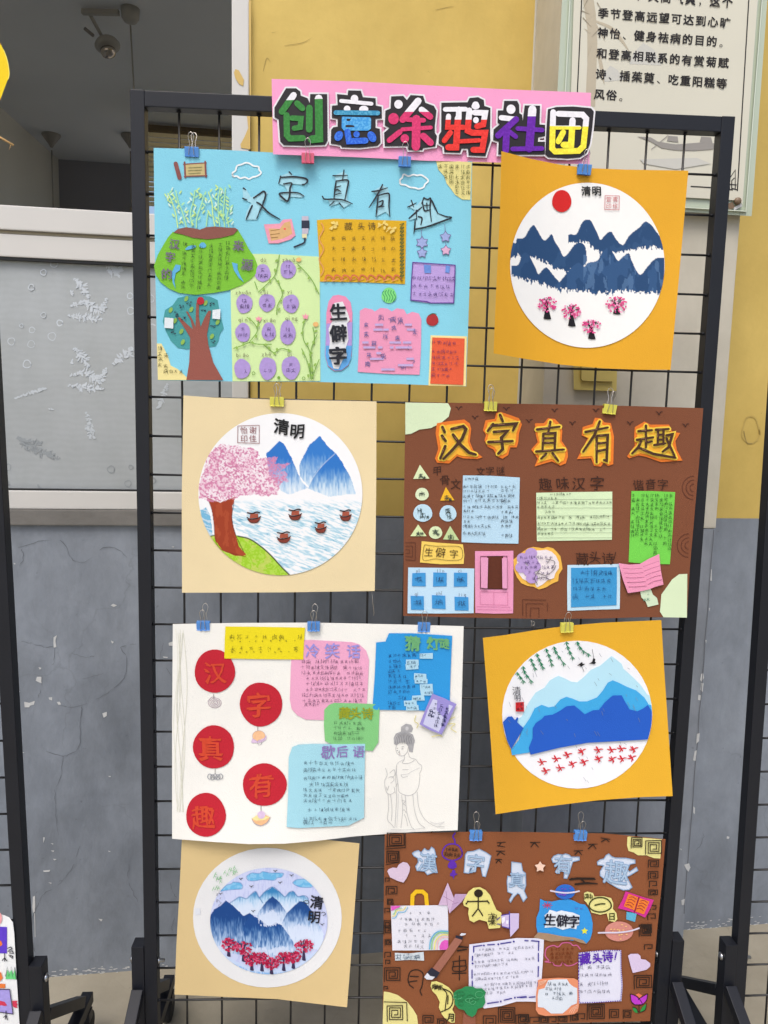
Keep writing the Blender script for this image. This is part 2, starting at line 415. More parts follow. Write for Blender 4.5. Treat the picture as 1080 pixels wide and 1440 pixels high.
class Canvas:
    def __init__(s, cx, cy, rx, ry, base=(250, 250, 248), res=.85, rot=0.0):
        s.cx, s.cy, s.rx, s.ry = cx, cy, rx, ry
        xs = np.arange(cx - rx - 2, cx + rx + 2, res); ys = np.arange(cy - ry - 2, cy + ry + 2, res); s.X, s.Y = np.meshgrid(xs, ys)
        s.C = np.ones(s.X.shape + (3,)) * np.array(alb(base)); s.C *= (1 + .03 * (vnoise(s.X, s.Y, 9, seed=3) - .5))[..., None]
    def inside(s, P, jit=0, js=4, seed=1, jx=None):
        X = s.X + (vnoise(s.X, s.Y, js, seed=seed) - .5) * 2 * jit; Y = s.Y + (vnoise(s.X, s.Y, js, seed=seed + 5) - .5) * 2 * jit
        m = np.zeros(X.shape, bool); n = len(P)
        for i in range(n):
            x1, y1 = P[i]; x2, y2 = P[(i + 1) % n]
            if y1 == y2: continue
            c_ = ((y1 > Y) != (y2 > Y)) & (X < (x2 - x1) * (Y - y1) / (y2 - y1) + x1); m ^= c_
        return m
    def near(s, pts, smooth=True):
        P = smooth_line(pts) if smooth else pts; D = np.full(s.X.shape, 1e9)
        for (x1, y1), (x2, y2) in zip(P[:-1], P[1:]):
            dx, dy = x2 - x1, y2 - y1; L = dx * dx + dy * dy + 1e-9; t = np.clip(((s.X - x1) * dx + (s.Y - y1) * dy) / L, 0, 1)
            D = np.minimum(D, np.hypot(s.X - x1 - t * dx, s.Y - y1 - t * dy))
        return D
    def put(s, m, c, a=1.0):
        m = np.clip(m.astype(float) * a, 0, 1)[..., None]; s.C = s.C * (1 - m) + np.array(alb(c)) * m
    def line(s, pts, wd, c, a=1.0, smooth=True): s.put(np.clip(wd / 2 + .4 - s.near(pts, smooth), 0, 1), c, a)
    def ridge(s, pts):      # y of a ridge line for every column
        p = np.array(smooth_line(pts, 4)); o_ = np.argsort(p[:, 0]); return np.interp(s.X, p[o_, 0], p[o_, 1], left=1e4, right=1e4)
    def obj(s, name, sheet, parent, lift, label=None):
        X, Y = s.X.copy(), s.Y.copy(); q = np.hypot((X - s.cx) / s.rx, (Y - s.cy) / s.ry); dl = 1.35 * (X[0, 1] - X[0, 0]) / min(s.rx, s.ry)
        ok = q < 1 + dl; k = np.where(q > 1, 1 / np.maximum(q, 1e-6), 1); X = s.cx + (X - s.cx) * k; Y = s.cy + (Y - s.cy) * k
        idx = -np.ones(X.shape, int); fo = ok[:-1, :-1] & ok[1:, :-1] & ok[:-1, 1:] & ok[1:, 1:]
        use = np.zeros(X.shape, bool); use[:-1, :-1] |= fo; use[1:, :-1] |= fo; use[:-1, 1:] |= fo; use[1:, 1:] |= fo
        idx[use] = np.arange(use.sum()); V = [sheet.W(x, y, lift) for x, y in zip(X[use], Y[use])]
        a, b, c_, d = idx[:-1, :-1][fo], idx[1:, :-1][fo], idx[1:, 1:][fo], idx[:-1, 1:][fo]
        o = mk(name, V, np.stack([a, b, c_, d], 1), attr_mat(), parent)
        at_ = o.data.color_attributes.new('paint', 'FLOAT_COLOR', 'POINT'); Cc = np.concatenate([s.C[use], np.ones((use.sum(), 1))], 1)
        at_.data.foreach_set('color', Cc.astype(np.float32).ravel())
        if label: o['label'] = label
        return o
# ================================================================== SETTING
def rough_wall(key, c, c2, sc=2.2, bump=.35, rough=.75, streak=0.0, c3=None, spec=.3):
    if key in _M: return _M[key]
    m = bpy.data.materials.new(key); m.use_nodes = True; n = m.node_tree; b = n.nodes['Principled BSDF']; b.inputs['Roughness'].default_value = rough
    b.inputs['Specular IOR Level'].default_value = spec; L = n.links.new
    tc = n.nodes.new('ShaderNodeTexCoord'); mp = n.nodes.new('ShaderNodeMapping'); mp.inputs['Scale'].default_value = (1, 1, .55 if streak else 1); L(tc.outputs['Object'], mp.inputs[0])
    n1 = n.nodes.new('ShaderNodeTexNoise'); n1.inputs['Scale'].default_value = sc; n1.inputs['Detail'].default_value = 9; n1.inputs['Roughness'].default_value = .62; L(mp.outputs[0], n1.inputs['Vector'])
    r1 = n.nodes.new('ShaderNodeValToRGB'); r1.color_ramp.elements[0].position = .3; r1.color_ramp.elements[1].position = .7
    r1.color_ramp.elements[0].color = (*c, 1); r1.color_ramp.elements[1].color = (*c2, 1); L(n1.outputs[0], r1.inputs[0]); cur = r1.outputs[0]
    if c3 is not None:                                        # hair cracks and scuffs: thin lines of a warped cell pattern
        wv = n.nodes.new('ShaderNodeTexNoise'); wv.inputs['Scale'].default_value = 5; wv.inputs['Detail'].default_value = 6; L(tc.outputs['Object'], wv.inputs['Vector'])
        ad = n.nodes.new('ShaderNodeMix'); ad.data_type = 'VECTOR'; ad.inputs[0].default_value = .22; L(tc.outputs['Object'], ad.inputs[4]); L(wv.outputs['Color'], ad.inputs[5])
        vo = n.nodes.new('ShaderNodeTexVoronoi'); vo.feature = 'DISTANCE_TO_EDGE'; vo.inputs['Scale'].default_value = 3.1; L(ad.outputs[1], vo.inputs['Vector'])
        cr = n.nodes.new('ShaderNodeValToRGB'); cr.color_ramp.elements[0].position = .0; cr.color_ramp.elements[1].position = .006
        cr.color_ramp.elements[0].color = (1, 1, 1, 1); cr.color_ramp.elements[1].color = (0, 0, 0, 1); L(vo.outputs['Distance'], cr.inputs[0])
        n2 = n.nodes.new('ShaderNodeTexNoise'); n2.inputs['Scale'].default_value = 3; L(tc.outputs['Object'], n2.inputs['Vector'])
        r2 = n.nodes.new('ShaderNodeValToRGB'); r2.color_ramp.elements[0].position = .5; r2.color_ramp.elements[1].position = .62; r2.color_ramp.elements[1].color = (.22, .22, .22, 1); L(n2.outputs[0], r2.inputs[0])
        mu = n.nodes.new('ShaderNodeMath'); mu.operation = 'MULTIPLY'; L(cr.outputs[0], mu.inputs[0]); L(r2.outputs[0], mu.inputs[1])
        mx = n.nodes.new('ShaderNodeMix'); mx.data_type = 'RGBA'; L(mu.outputs[0], mx.inputs[0]); L(cur, mx.inputs[6]); mx.inputs[7].default_value = (*c3, 1); cur = mx.outputs[2]
        n4 = n.nodes.new('ShaderNodeTexNoise'); n4.inputs['Scale'].default_value = 60; n4.inputs['Detail'].default_value = 3; L(tc.outputs['Object'], n4.inputs['Vector'])
        r4 = n.nodes.new('ShaderNodeValToRGB'); r4.color_ramp.elements[0].position = .72; r4.color_ramp.elements[1].position = .76; r4.color_ramp.elements[1].color = (.35, .35, .35, 1); L(n4.outputs[0], r4.inputs[0])
        m4 = n.nodes.new('ShaderNodeMix'); m4.data_type = 'RGBA'; L(r4.outputs[0], m4.inputs[0]); L(cur, m4.inputs[6]); m4.inputs[7].default_value = (*[v * .55 for v in c], 1); cur = m4.outputs[2]
    n5 = n.nodes.new('ShaderNodeTexNoise'); n5.inputs['Scale'].default_value = 7; n5.inputs['Detail'].default_value = 10; n5.inputs['Roughness'].default_value = .7; n5.inputs['Distortion'].default_value = .3
    mp5 = n.nodes.new('ShaderNodeMapping'); mp5.inputs['Scale'].default_value = (1.3, 1.3, .8); mp5.inputs['Location'].default_value = (3, 1, 5); L(tc.outputs['Object'], mp5.inputs[0]); L(mp5.outputs[0], n5.inputs['Vector'])
    r5 = n.nodes.new('ShaderNodeValToRGB'); r5.color_ramp.elements[0].position = .36; r5.color_ramp.elements[1].position = .66; g_ = 1 - streak * .4 - .16; r5.color_ramp.elements[0].color = (g_, g_, g_ * .98, 1); r5.color_ramp.elements[1].color = (1.05, 1.05, 1.06, 1); L(n5.outputs[0], r5.inputs[0])
    m5 = n.nodes.new('ShaderNodeMix'); m5.data_type = 'RGBA'; m5.blend_type = 'MULTIPLY'; m5.inputs[0].default_value = .42 if c3 is not None else .45; L(cur, m5.inputs[6]); L(r5.outputs[0], m5.inputs[7]); cur = m5.outputs[2]
    L(cur, b.inputs['Base Color'])
    n3 = n.nodes.new('ShaderNodeTexNoise'); n3.inputs['Scale'].default_value = 26; n3.inputs['Detail'].default_value = 8; L(mp.outputs[0], n3.inputs['Vector'])
    bp = n.nodes.new('ShaderNodeBump'); bp.inputs['Strength'].default_value = bump; bp.inputs['Distance'].default_value = .01; L(n3.outputs[0], bp.inputs['Height']); L(bp.outputs[0], b.inputs['Normal'])
    _M[key] = m; return m
M_YEL = rough_wall('yellow_wall_paint', lin((188, 160, 84)), lin((213, 186, 106)), 1.6, .12)
M_CREAM = rough_wall('cream_wall_paint', lin((182, 177, 162)), lin((204, 199, 184)), 2.5, .12)
M_GREY = rough_wall('grey_dado_paint', lin((112, 119, 128)), lin((152, 159, 168)), 2.0, .35, .6, 1, lin((84, 86, 90)))
M_PGREY = rough_wall('pilaster_grey_paint', lin((130, 136, 144)), lin((156, 162, 170)), 2.4, .3, .6, 1, lin((92, 94, 98)))
M_LEDGE = rough_wall('ledge_render', lin((104, 102, 98)), lin((128, 125, 120)), 4, .3)
M_FLOOR = rough_wall('concrete_floor', lin((136, 129, 112)), lin((172, 164, 146)), 1.8, .25, .6, 0, lin((84, 78, 68)))
M_WHITE = mat('white_window_paint', lin((204, 202, 197)), .45, bump=.05, bscale=60, var=.05, vscale=6)
M_CHIP = mat('bare_plaster', lin((196, 197, 196)), .9, var=.2, vscale=90)
M_BLACK = mat('rack_enamel', lin((25, 27, 33)), .42, bump=.04, bscale=300, var=.2, vscale=12, spec=.3)
M_WIRE = mat('wire_enamel', lin((26, 26, 27)), .4, spec=.5)
M_RUBB = mat('caster_rubber', lin((34, 34, 35)), .7)
M_STEEL = mat('zinc_steel', lin((190, 192, 196)), .3, 1)

def wl(x, off, z): return (x, WA + WB * x - off, z)
def wbox(name, x0, x1, z0, z1, of, ob, m, parent=None, bevel=0.0):
    """block standing in the wall's own direction, front face `of` metres proud of the wall surface, back face at ob"""
    bm = bmesh.new(); A = Vector(wl(x0, of, z0)); box_bm(bm, A, (x1 - x0, WB * (x1 - x0), 0), (0, of - ob, 0), (0, 0, z1 - z0), bevel)
    return from_bm(name, bm, m, parent)
def wxz(px, py, off=0.0): p = atw(px, py, off); return float(p[0]), float(p[2])

S = 40.0
gnd = mk('ground', [(-S, -S, 0), (S, -S, 0), (S, S, 0), (-S, S, 0)], [(0, 1, 2, 3)], M_FLOOR); tag(gnd, kind='structure')

bld = empty('school_building', wl(0.3, 0, 0), 'yellow school wall with grey painted lower half and a window behind the racks', 'building')
PROT = 0.23
xj1 = wxz(353, 60)[0]; xj0 = wxz(327, 60)[0]
zw_top = wxz(100, 295)[1]; zw_g0 = wxz(100, 367)[1]; zw_g1 = wxz(100, 689)[1]; zw_b1 = wxz(100, 716)[1]; z_led = wxz(100, 738)[1]
zb = wxz(1045, 729)[1]; xp0 = wxz(764, 540, PROT)[0]; xp1 = wxz(1006, 745, PROT)[0]; zp = wxz(1000, 743, PROT)[1]
XL, XR, ZT = -2.4, 6.0, 3.5
wbox('lower_wall', -7, xj1, 0, z_led, 0, -.24, M_GREY, bld)
wbox('lower_wall', xj1, XR, 0, zb, 0, -.24, M_GREY, bld)
wbox('ledge', XL, xj1 - .002, z_led, zw_b1, .012, -.24, M_LEDGE, bld, .003)
xs_ = wxz(750, 60)[0]
wbox('upper_wall', xj1, xs_, zb, ZT, 0, -.24, M_YEL, bld)
wbox('upper_wall', xs_, xp1 - .02, zb, ZT, 0.0, -.24, M_CREAM, bld)
wbox('upper_wall', xp1 - .02, XR, zb, ZT, 0, -.24, M_YEL, bld)
wbox('lintel', XL, xj1, 2.75, ZT, 0, -.24, M_YEL, bld)
wbox('pilaster', xp0, xp1, 0, zp, PROT, .001, M_PGREY, bld, .004)
wbox('pilaster', xp0, xp1, zp, ZT, PROT + .002, .001, M_CREAM, bld, .004)
# window: lower leaves glazed with frosted film, upper part open to the room
win = empty('window', (0, 0, 0), None, None); win.parent = bld
wbox('side_jamb', xj0, xj1 - .003, zw_b1, 2.75, .014, -.12, M_WHITE, win, .003)
wbox('middle_rail', XL, xj0 - .002, wxz(100, 329)[1], zw_top, .01, -.09, M_WHITE, win, .003)
wbox('middle_rail', XL, xj0 - .002, zw_g0 + .002, wxz(100, 334)[1], .004, -.09, M_WHITE, win, .003)
wbox('rail_groove', XL, xj0 - .002, wxz(100, 333.5)[1], wxz(100, 329.5)[1], .001, -.08, mat('groove_beige', lin((170, 160, 138)), .6), win)
wbox('gasket', XL, xj0 - .002, zw_g0 - .004, zw_g0 + .002, .0, -.05, M_WIRE, win)
wbox('gasket', XL, xj0 - .002, zw_g1 - .002, zw_g1 + .002, .0, -.05, M_WIRE, win)
wbox('bottom_rail', XL, xj0 - .002, zw_b1 + .001, zw_g1 - .002, .008, -.09, M_WHITE, win, .003)
m = rough_wall('frosted_film', lin((158, 163, 164)), lin((176, 181, 183)), 1.3, .02, .28, 0, None, .5)
n = m.node_tree; b = n.nodes['Principled BSDF']                                     # faint horizontal ripple of the film
wv = n.nodes.new('ShaderNodeTexWave'); wv.bands_direction = 'Z'; wv.inputs['Scale'].default_value = 21; wv.inputs['Distortion'].default_value = 5; wv.inputs['Detail'].default_value = 3; wv.inputs['Detail Scale'].default_value = 1.4
tc = n.nodes.new('ShaderNodeTexCoord'); n.links.new(tc.outputs['Object'], wv.inputs['Vector'])
src = b.inputs['Base Color'].links[0].from_socket; mx = n.nodes.new('ShaderNodeMix'); mx.data_type = 'RGBA'; mx.blend_type = 'MULTIPLY'; mx.inputs[0].default_value = .035
n.links.new(src, mx.inputs[6]); n.links.new(wv.outputs['Color'], mx.inputs[7]); n.links.new(mx.outputs[2], b.inputs['Base Color'])
pane = wbox('pane', XL, xj0 - .002, zw_g1 + .002, zw_g0 - .004, -.012, -.02, m, win)
wall_sheet = Sheet(lambda x, y, l: tuple(atw(x, y, l)))
M_FR = mat('frost_print', lin((197, 204, 210)), .5, var=.08, vscale=40); M_FRD = mat('frost_print_dark', lin((150, 156, 159)), .5)
fr = Art(wall_sheet, 'frost_pattern', [M_FR, M_FRD, mat('frost_print_soft', lin((192, 199, 204)), .5)], win, -.01185, grid=0)
def fern(a, pts, L0, mi, n=16, wd=1.2):
    p = smooth_line(pts, 8)
    for i in range(0, len(p) - 1):
        x, y = p[i]; dx, dy = p[i + 1][0] - x, p[i + 1][1] - y; q = math.atan2(dy, dx); f = math.sin(math.pi * (i + 1.5) / (len(p) + 1)) * L0
        for s_ in (-1, 1):
            for e in (0, 1):
                t = q + s_ * random.uniform(.3, 1.6); l_ = f * random.uniform(.3, 1.15); xx = x + random.uniform(-1.5, 1.5); a.poly(ell(xx + math.cos(t) * l_ * .5, y + math.sin(t) * l_ * .5, max(1.2, l_ * .5), random.uniform(.7, 1.5), 9, .1, t, x), mi)
for dy_ in (0, 98):
    fern(fr, [(105, 392 + dy_), (116, 404 + dy_), (125, 420 + dy_)], 9, 0); fern(fr, [(100, 412 + dy_), (112, 408 + dy_)], 6, 0)
    fern(fr, [(100, 430 + dy_), (120, 426 + dy_), (140, 436 + dy_), (150, 418 + dy_)], 9, 0); fern(fr, [(97, 444 + dy_), (122, 447 + dy_), (146, 449 + dy_)], 8, 0)
fern(fr, [(122, 580), (127, 600), (126, 618)], 7, 2); fern(fr, [(130, 612), (145, 610)], 6, 2)
fern(fr, [(150, 372), (162, 383), (172, 374)], 10, 0); fern(fr, [(165, 376), (170, 400)], 5, 0); fern(fr, [(160, 512), (176, 500), (186, 488)], 10, 0)
fern(fr, [(235, 540), (228, 560), (222, 575)], 6, 2); fern(fr, [(212, 455), (216, 470)], 6, 2)
fern(fr, [(25, 615), (40, 625), (60, 622)], 11, 1); fern(fr, [(38, 632), (62, 636), (84, 646)], 9, 1); fern(fr, [(30, 622), (42, 646)], 5, 1); fern(fr, [(10, 680), (28, 674)], 6, 1); fern(fr, [(55, 686), (72, 672)], 6, 1)
fern(fr, [(22, 560), (50, 550), (66, 546)], 4, 2); fern(fr, [(72, 576), (80, 556)], 4, 2)
for (x, y, r_, mi) in ((76, 371, 5, 0), (61, 383, 4, 0), (44, 404, 4, 2), (61, 443, 3.5, 2), (84, 454, 4, 0), (73, 473, 5.5, 0), (45, 464, 4, 2), (44, 484, 5, 2), (16, 480, 5, 2), (38, 512, 5.5, 0), (183, 416, 4, 0), (184, 437, 5, 0), (212, 420, 5, 0), (11, 657, 4.5, 1), (156, 660, 5, 1), (184, 657, 3, 1), (180, 680, 4.5, 1), (215, 676, 4, 1), (30, 458, 2.5, 2)):
    fr.stroke(closed(ell(x, y, r_, n=14, wob=.06, ph=x)), random.uniform(.9, 1.7), mi, False)
fr.done(kind='stuff')
# worn paint: chips, cracks, salt line along the foot of the wall
chips = [[(52, 952), (58, 952), (59, 961), (50, 957)], [(54, 938), (58, 939), (56, 942)], [(25, 970), (28, 972), (27, 975)], [(34, 987), (41, 988), (49, 986), (48, 991), (42, 992), (41, 995), (35, 995)], [(68, 981), (73, 980), (73, 985), (69, 984)],
         [(80, 987), (84, 987), (86, 991), (82, 991)], [(75, 896), (80, 893), (78, 901), (79, 910), (76, 911), (75, 904)], [(156, 851), (159, 849), (165, 851), (160, 854)], [(144, 1003), (150, 1001), (150, 1007), (146, 1009)], [(156, 901), (160, 903), (158, 905)],
         [(237, 904), (243, 902), (243, 908), (238, 908)], [(229, 923), (236, 924), (235, 925.5), (230, 925)], [(214, 1016), (218, 1019), (218, 1024), (214, 1027)], [(46, 1261), (49, 1260), (50, 1270), (49, 1282), (47, 1284), (45, 1276)], [(48, 1284), (49, 1284), (50, 1318), (49.3, 1318)],
         [(61, 1177), (63, 1178), (61, 1186)], [(71, 1186), (75, 1186), (74, 1188)], [(71, 1196), (76, 1196), (75, 1198)], [(74, 1208), (80, 1208), (77, 1210)], [(61, 1224), (71, 1223), (69, 1226), (62, 1226)], [(68, 1241), (73, 1241), (72, 1243)], [(152, 1091), (156, 1091), (155, 1093)], [(152, 1196), (156, 1197), (153, 1198)],
         [(19, 792), (22, 792), (21, 794)], [(29, 1057), (34, 1058), (33, 1059)], [(241, 768), (245, 768), (244, 770)], [(138, 1292), (144, 1293), (142, 1296)], [(1022, 1176), (1026, 1177), (1025, 1180), (1022, 1179)]]
ch = Art(wall_sheet, 'paint_chip', M_CHIP, bld, .0008, grid=0)
for P in chips: ch.poly([(x + random.uniform(-.4, .4), y + random.uniform(-.4, .4)) for x, y in P])
for k in range(150):
    x = random.uniform(56, 240); y = 1372 - (x - 55) * .045 - random.random() ** 3 * 12 + 3; ch.poly([(x, y), (x + random.uniform(1, 7), y - random.uniform(0, 1.2)), (x + random.uniform(1, 6), y + random.uniform(.4, 1.6)), (x - 1, y + .8)])
for k in range(90):
    x = random.uniform(962, 1076); y = 1309 - (x - 962) * .07 - random.random() ** 2 * 13; ch.poly([(x, y), (x + random.uniform(1, 5), y - random.uniform(0, 1)), (x + random.uniform(1, 4), y + random.uniform(.4, 1.3)), (x - 1, y + .7)])
ch.done(kind='stuff')
ck = Art(wall_sheet, 'hair_crack', mat('crack_dark', lin((100, 104, 110)), .9), bld, .0006, grid=0)
for L_ in ([(112, 1190), (104, 1215), (95, 1230), (80, 1246), (62, 1257), (55, 1270), (46, 1290), (44, 1318), (50, 1340)], [(76, 911), (76, 930), (73, 935)], [(59, 950), (57, 970), (52, 984)], [(85, 993), (104, 994), (135, 984), (160, 968), (176, 950), (178, 925), (170, 912), (178, 908), (192, 905)],
           [(115, 993), (113, 1015), (111, 1050), (96, 1062), (84, 1062), (60, 1055)], [(30, 902), (45, 905), (62, 910), (76, 910)], [(88, 1062), (86, 1090), (78, 1110)], [(25, 770), (60, 760), (88, 762), (100, 785), (120, 790), (145, 770), (165, 772), (180, 785)], [(30, 772), (33, 785), (28, 795)],
           [(100, 918), (120, 924), (134, 922)], [(182, 1215), (180, 1235), (186, 1252), (193, 1268)], [(134, 1180), (142, 1200)], [(77, 1110), (78, 1140), (82, 1175)], [(66, 1040), (70, 1046)], [(240, 1240), (243, 1255), (248, 1262)], [(245, 1290), (242, 1305), (245, 1315)], [(125, 1320), (126, 1335)],
           [(115, 955), (140, 948), (150, 945)], [(980, 1196), (988, 1182), (990, 1172)], [(225, 975), (218, 990), (222, 1005)], [(230, 905), (226, 925), (240, 950)]):
    p = [(x + random.uniform(-1, 1), y + random.uniform(-.8, .8)) for x, y in smooth_line(L_, 5)]; i = 0
    while i < len(p) - 2: k = random.randint(3, 8); ck.stroke(p[i:i + k], random.uniform(.35, .85), 0, False, .7); i += k - (1 if random.random() < .7 else -1)
ck.done(kind='stuff')
ps = Sheet(lambda x, y, l: tuple(atw(x, y, PROT + l)))
pc = Art(ps, 'paint_chip', M_CHIP, bld, .001, grid=0)
for P in ([(999, 800), (1001, 801), (1001, 817), (998, 816)], [(997, 855), (998.5, 855), (998, 860)], [(986, 948), (989, 946), (990, 953), (987, 959), (984.5, 956)], [(986, 960), (989.5, 961), (988, 973), (985, 970)], [(982, 977), (986, 978), (985, 985), (981.5, 984)], [(980, 1032), (984, 1031), (983, 1042), (979, 1046)], [(977, 1056), (980, 1055), (978, 1070), (974.5, 1069)], [(975, 1134), (977.5, 1136), (977, 1145), (975, 1143)],
          [(962, 1216), (969, 1214), (971, 1220), (968, 1226), (965, 1222)], [(958, 1266), (963, 1264), (962, 1272), (959, 1273)], [(992, 900), (993.5, 900), (993, 905)], [(956, 1193), (959, 1194), (958, 1196)]): pc.poly(P)
pc.done(kind='stuff')
pk = Art(ps, 'edge_crack', mat('crack_dark', None), bld, .0012, grid=0)
P_ = [(1003.5, 745 + 20 * k) for k in range(30)]
pk.strokes([[(1004 - (y - 745) * .0775 + random.uniform(-.9, .3), y) for _, y in P_[:28]]], 1.0, 0, False)
pk.done(kind='stuff')
# worn patches of yellow on the cream jamb and smudges on the yellow wall
yp = Art(wall_sheet, 'worn_patch', [mat('ochre_patch', lin((206, 176, 108)), .85), mat('smudge_grey', lin((168, 148, 96)), .85)], win, .0152, grid=0)
yp.poly([(331, 97), (336, 99), (343, 112), (342, 121), (336, 118), (331, 110), (329, 102)]); yp.poly([(352, 132), (352, 210), (339, 208), (338, 203), (344, 192), (349, 180), (347, 160), (350, 148)]); yp.poly([(350, 0), (353, 0), (353, 140), (351, 140)])
yp.done(kind='stuff')
sm = Art(wall_sheet, 'smudge', [mat('smudge_olive', lin((186, 160, 90)), .85), mat('smudge_dark', lin((150, 130, 78)), .85)], bld, .001, grid=0)
for L_ in ([(370, 100), (375, 82), (381, 88)], [(612, 14), (630, 10), (640, 9)], [(400, 64), (425, 60), (440, 52)], [(1070, 582), (1074, 577)], [(602, 100), (606, 103)], [(382, 46), (392, 44)]): sm.stroke(L_, .7, 1, True, 1.0)
sm.stroke(closed(ell(1056, 605, 12, 19, 20, .06)), 2.2, 0); sm.stroke([(1046, 606), (1050, 622), (1058, 624)], 1.3, 1)
sm.done(kind='stuff')

# ---- the room behind the window
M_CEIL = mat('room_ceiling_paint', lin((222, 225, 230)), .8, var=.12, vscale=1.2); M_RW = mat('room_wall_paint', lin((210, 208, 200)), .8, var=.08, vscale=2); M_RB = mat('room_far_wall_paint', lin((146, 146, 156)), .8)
ZC = 3.2
pl = atz(0, 150, ZC); pf = atz(82, 224, ZC); depth_in = pf[1] - WA
p0 = (pl[0], WA + WB * pl[0] + .24)
dv = np.array([pf[0] - pl[0], pf[1] - pl[1]]); dv /= np.hypot(*dv)
A_ = np.array([pl[0], pl[1]]) - dv * (pl[1] - p0[1]) / dv[1]; B_ = np.array(pf[:2])
Ex = np.array([3.1, WA + WB * 3.1 + .24]); Fx = B_ + np.array([1, WB]) * (3.1 - B_[0])
tag(mk('room_ceiling', [(A_[0], A_[1], ZC), (Ex[0], Ex[1], ZC), (Fx[0], Fx[1], ZC), (B_[0], B_[1], ZC), (A_[0], A_[1], ZC + .1), (Ex[0], Ex[1], ZC + .1), (Fx[0], Fx[1], ZC + .1), (B_[0], B_[1], ZC + .1)], [(0, 1, 2, 3), (7, 6, 5, 4), (0, 4, 5, 1), (1, 5, 6, 2), (2, 6, 7, 3), (3, 7, 4, 0)], M_CEIL), kind='structure')
tag(mk('room_wall', [(A_[0], A_[1], 0), (B_[0], B_[1], 0), (B_[0], B_[1], ZC), (A_[0], A_[1], ZC)], [(0, 1, 2, 3)], M_RW), kind='structure')
AF = B_[1] - WB * B_[0]
def atf(px, py, off=0.0): d = ray(px, py); return _c + d * ((AF - off + WB * _c[0] - _c[1]) / (d[1] - WB * d[0]))      # far wall of the room
Mx = np.array(atf(203, 230)[:2])
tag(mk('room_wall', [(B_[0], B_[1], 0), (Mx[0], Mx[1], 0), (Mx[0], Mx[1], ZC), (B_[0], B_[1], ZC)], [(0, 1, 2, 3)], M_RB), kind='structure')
for za, zb_ in ((0, .5), (3.12, ZC)): tag(mk('room_wall', [(Mx[0], Mx[1], za), (Fx[0], Fx[1], za), (Fx[0], Fx[1], zb_), (Mx[0], Mx[1], zb_)], [(0, 1, 2, 3)], M_RB), kind='structure')  # hidden stretch of far wall: opening added so daylight reaches ceiling and blind
for za, zb_ in ((0, .5), (3.12, ZC)):      # unseen side wall left open between two strips, a gap added to brighten the room
    tag(mk('room_wall', [(Fx[0], Fx[1], za), (Ex[0], Ex[1], za), (Ex[0], Ex[1], zb_), (Fx[0], Fx[1], zb_)], [(0, 1, 2, 3)], M_RW), kind='structure')
tag(mk('room_floor', [(A_[0], A_[1], .004), (Ex[0], Ex[1], .004), (Fx[0], Fx[1], .004), (B_[0], B_[1], .004)], [(0, 1, 2, 3)], M_FLOOR), kind='structure')

XA = min(A_[0], -1.0)
wbox('upper_wall', -7, XA, z_led + .001, ZT, .016, -.24, M_YEL, bld)
M_FIT = mat('fitting_paint', lin((170, 168, 164)), .5); M_FITD = mat('fitting_dark', lin((150, 146, 142)), .5)
def hook_fan(px, py, drop, label):
    P = atz(px, py, ZC); t = empty('ceiling_rod', P, label, 'ceiling fitting', 'fittings hanging from the room ceiling')
    lathe('canopy', (P[0], P[1], ZC - .001), (0, 0, -1), [(0, .06), (.01, .058), (.06, .02), (.08, .008)], M_FITD, t, 14)
    tube('rod', [(P[0], P[1], ZC - .1), (P[0], P[1], ZC - drop)], .005, M_FITD, t)
    lathe('bracket', (P[0], P[1], ZC - drop), (0, 0, -1), [(0, .008), (.03, .018), (.08, .02), (.1, .008)], M_FITD, t, 10)
hook_fan(72, 189, .5, 'small rod with dark canopy hanging from the room ceiling, left one of two')
hook_fan(183, 190, .45, 'small rod with dark canopy hanging in the room beside the rack corner')
P1 = atz(183, 12, ZC); P0_ = atz(115, 10, ZC)
t = empty('ceiling_conduit', P1, 'pale conduit and round junction box on the room ceiling with a cord hanging down', 'conduit')
lathe('junction_box', (P1[0], P1[1], ZC - .001), (0, 0, -1), [(0, .042), (.04, .038), (.055, .028), (.06, .015)], M_FIT, t, 18)
bar('conduit', (P0_[0], P0_[1], ZC - .02), (P1[0] - .05, P1[1], ZC - .02), .022, .02, M_FIT, t)
tube('cord', [(P1[0], P1[1], ZC - .07), (P1[0] + .01, P1[1] + .03, ZC - .5), (P1[0] + .01, P1[1] + .05, ZC - 1.2)], .004, M_FIT, t)
Pa = atz(124, 16, ZC); Pb = at(146, 56, Pa[1] + .1); Pc = at(150, 64, Pa[1] + .1)
t = empty('ceiling_fan', Pc, 'round grey ceiling fan hub on a slanted rod in the dark room', 'fan')
tube('rod', [tuple(Pa), tuple(Pb)], .008, M_FIT, t)
lathe('hub', Pc + np.array([0, 0, .02]), (.25, -.3, -1), [(0, .02), (.01, .05), (.025, .058), (.035, .04)], M_FIT, t, 20)
lathe('hub_cap', Pc + np.array([.01, -.015, -.03]), (.25, -.3, -1), [(0, .036), (.015, .032), (.025, .014)], mat('hub_chrome', lin((200, 190, 180)), .25, .8), t, 16)
tube('hook', [tuple(Pc + np.array([-.06, 0, .04])), tuple(Pc + np.array([-.1, 0, .07]))], .008, M_FITD, t)

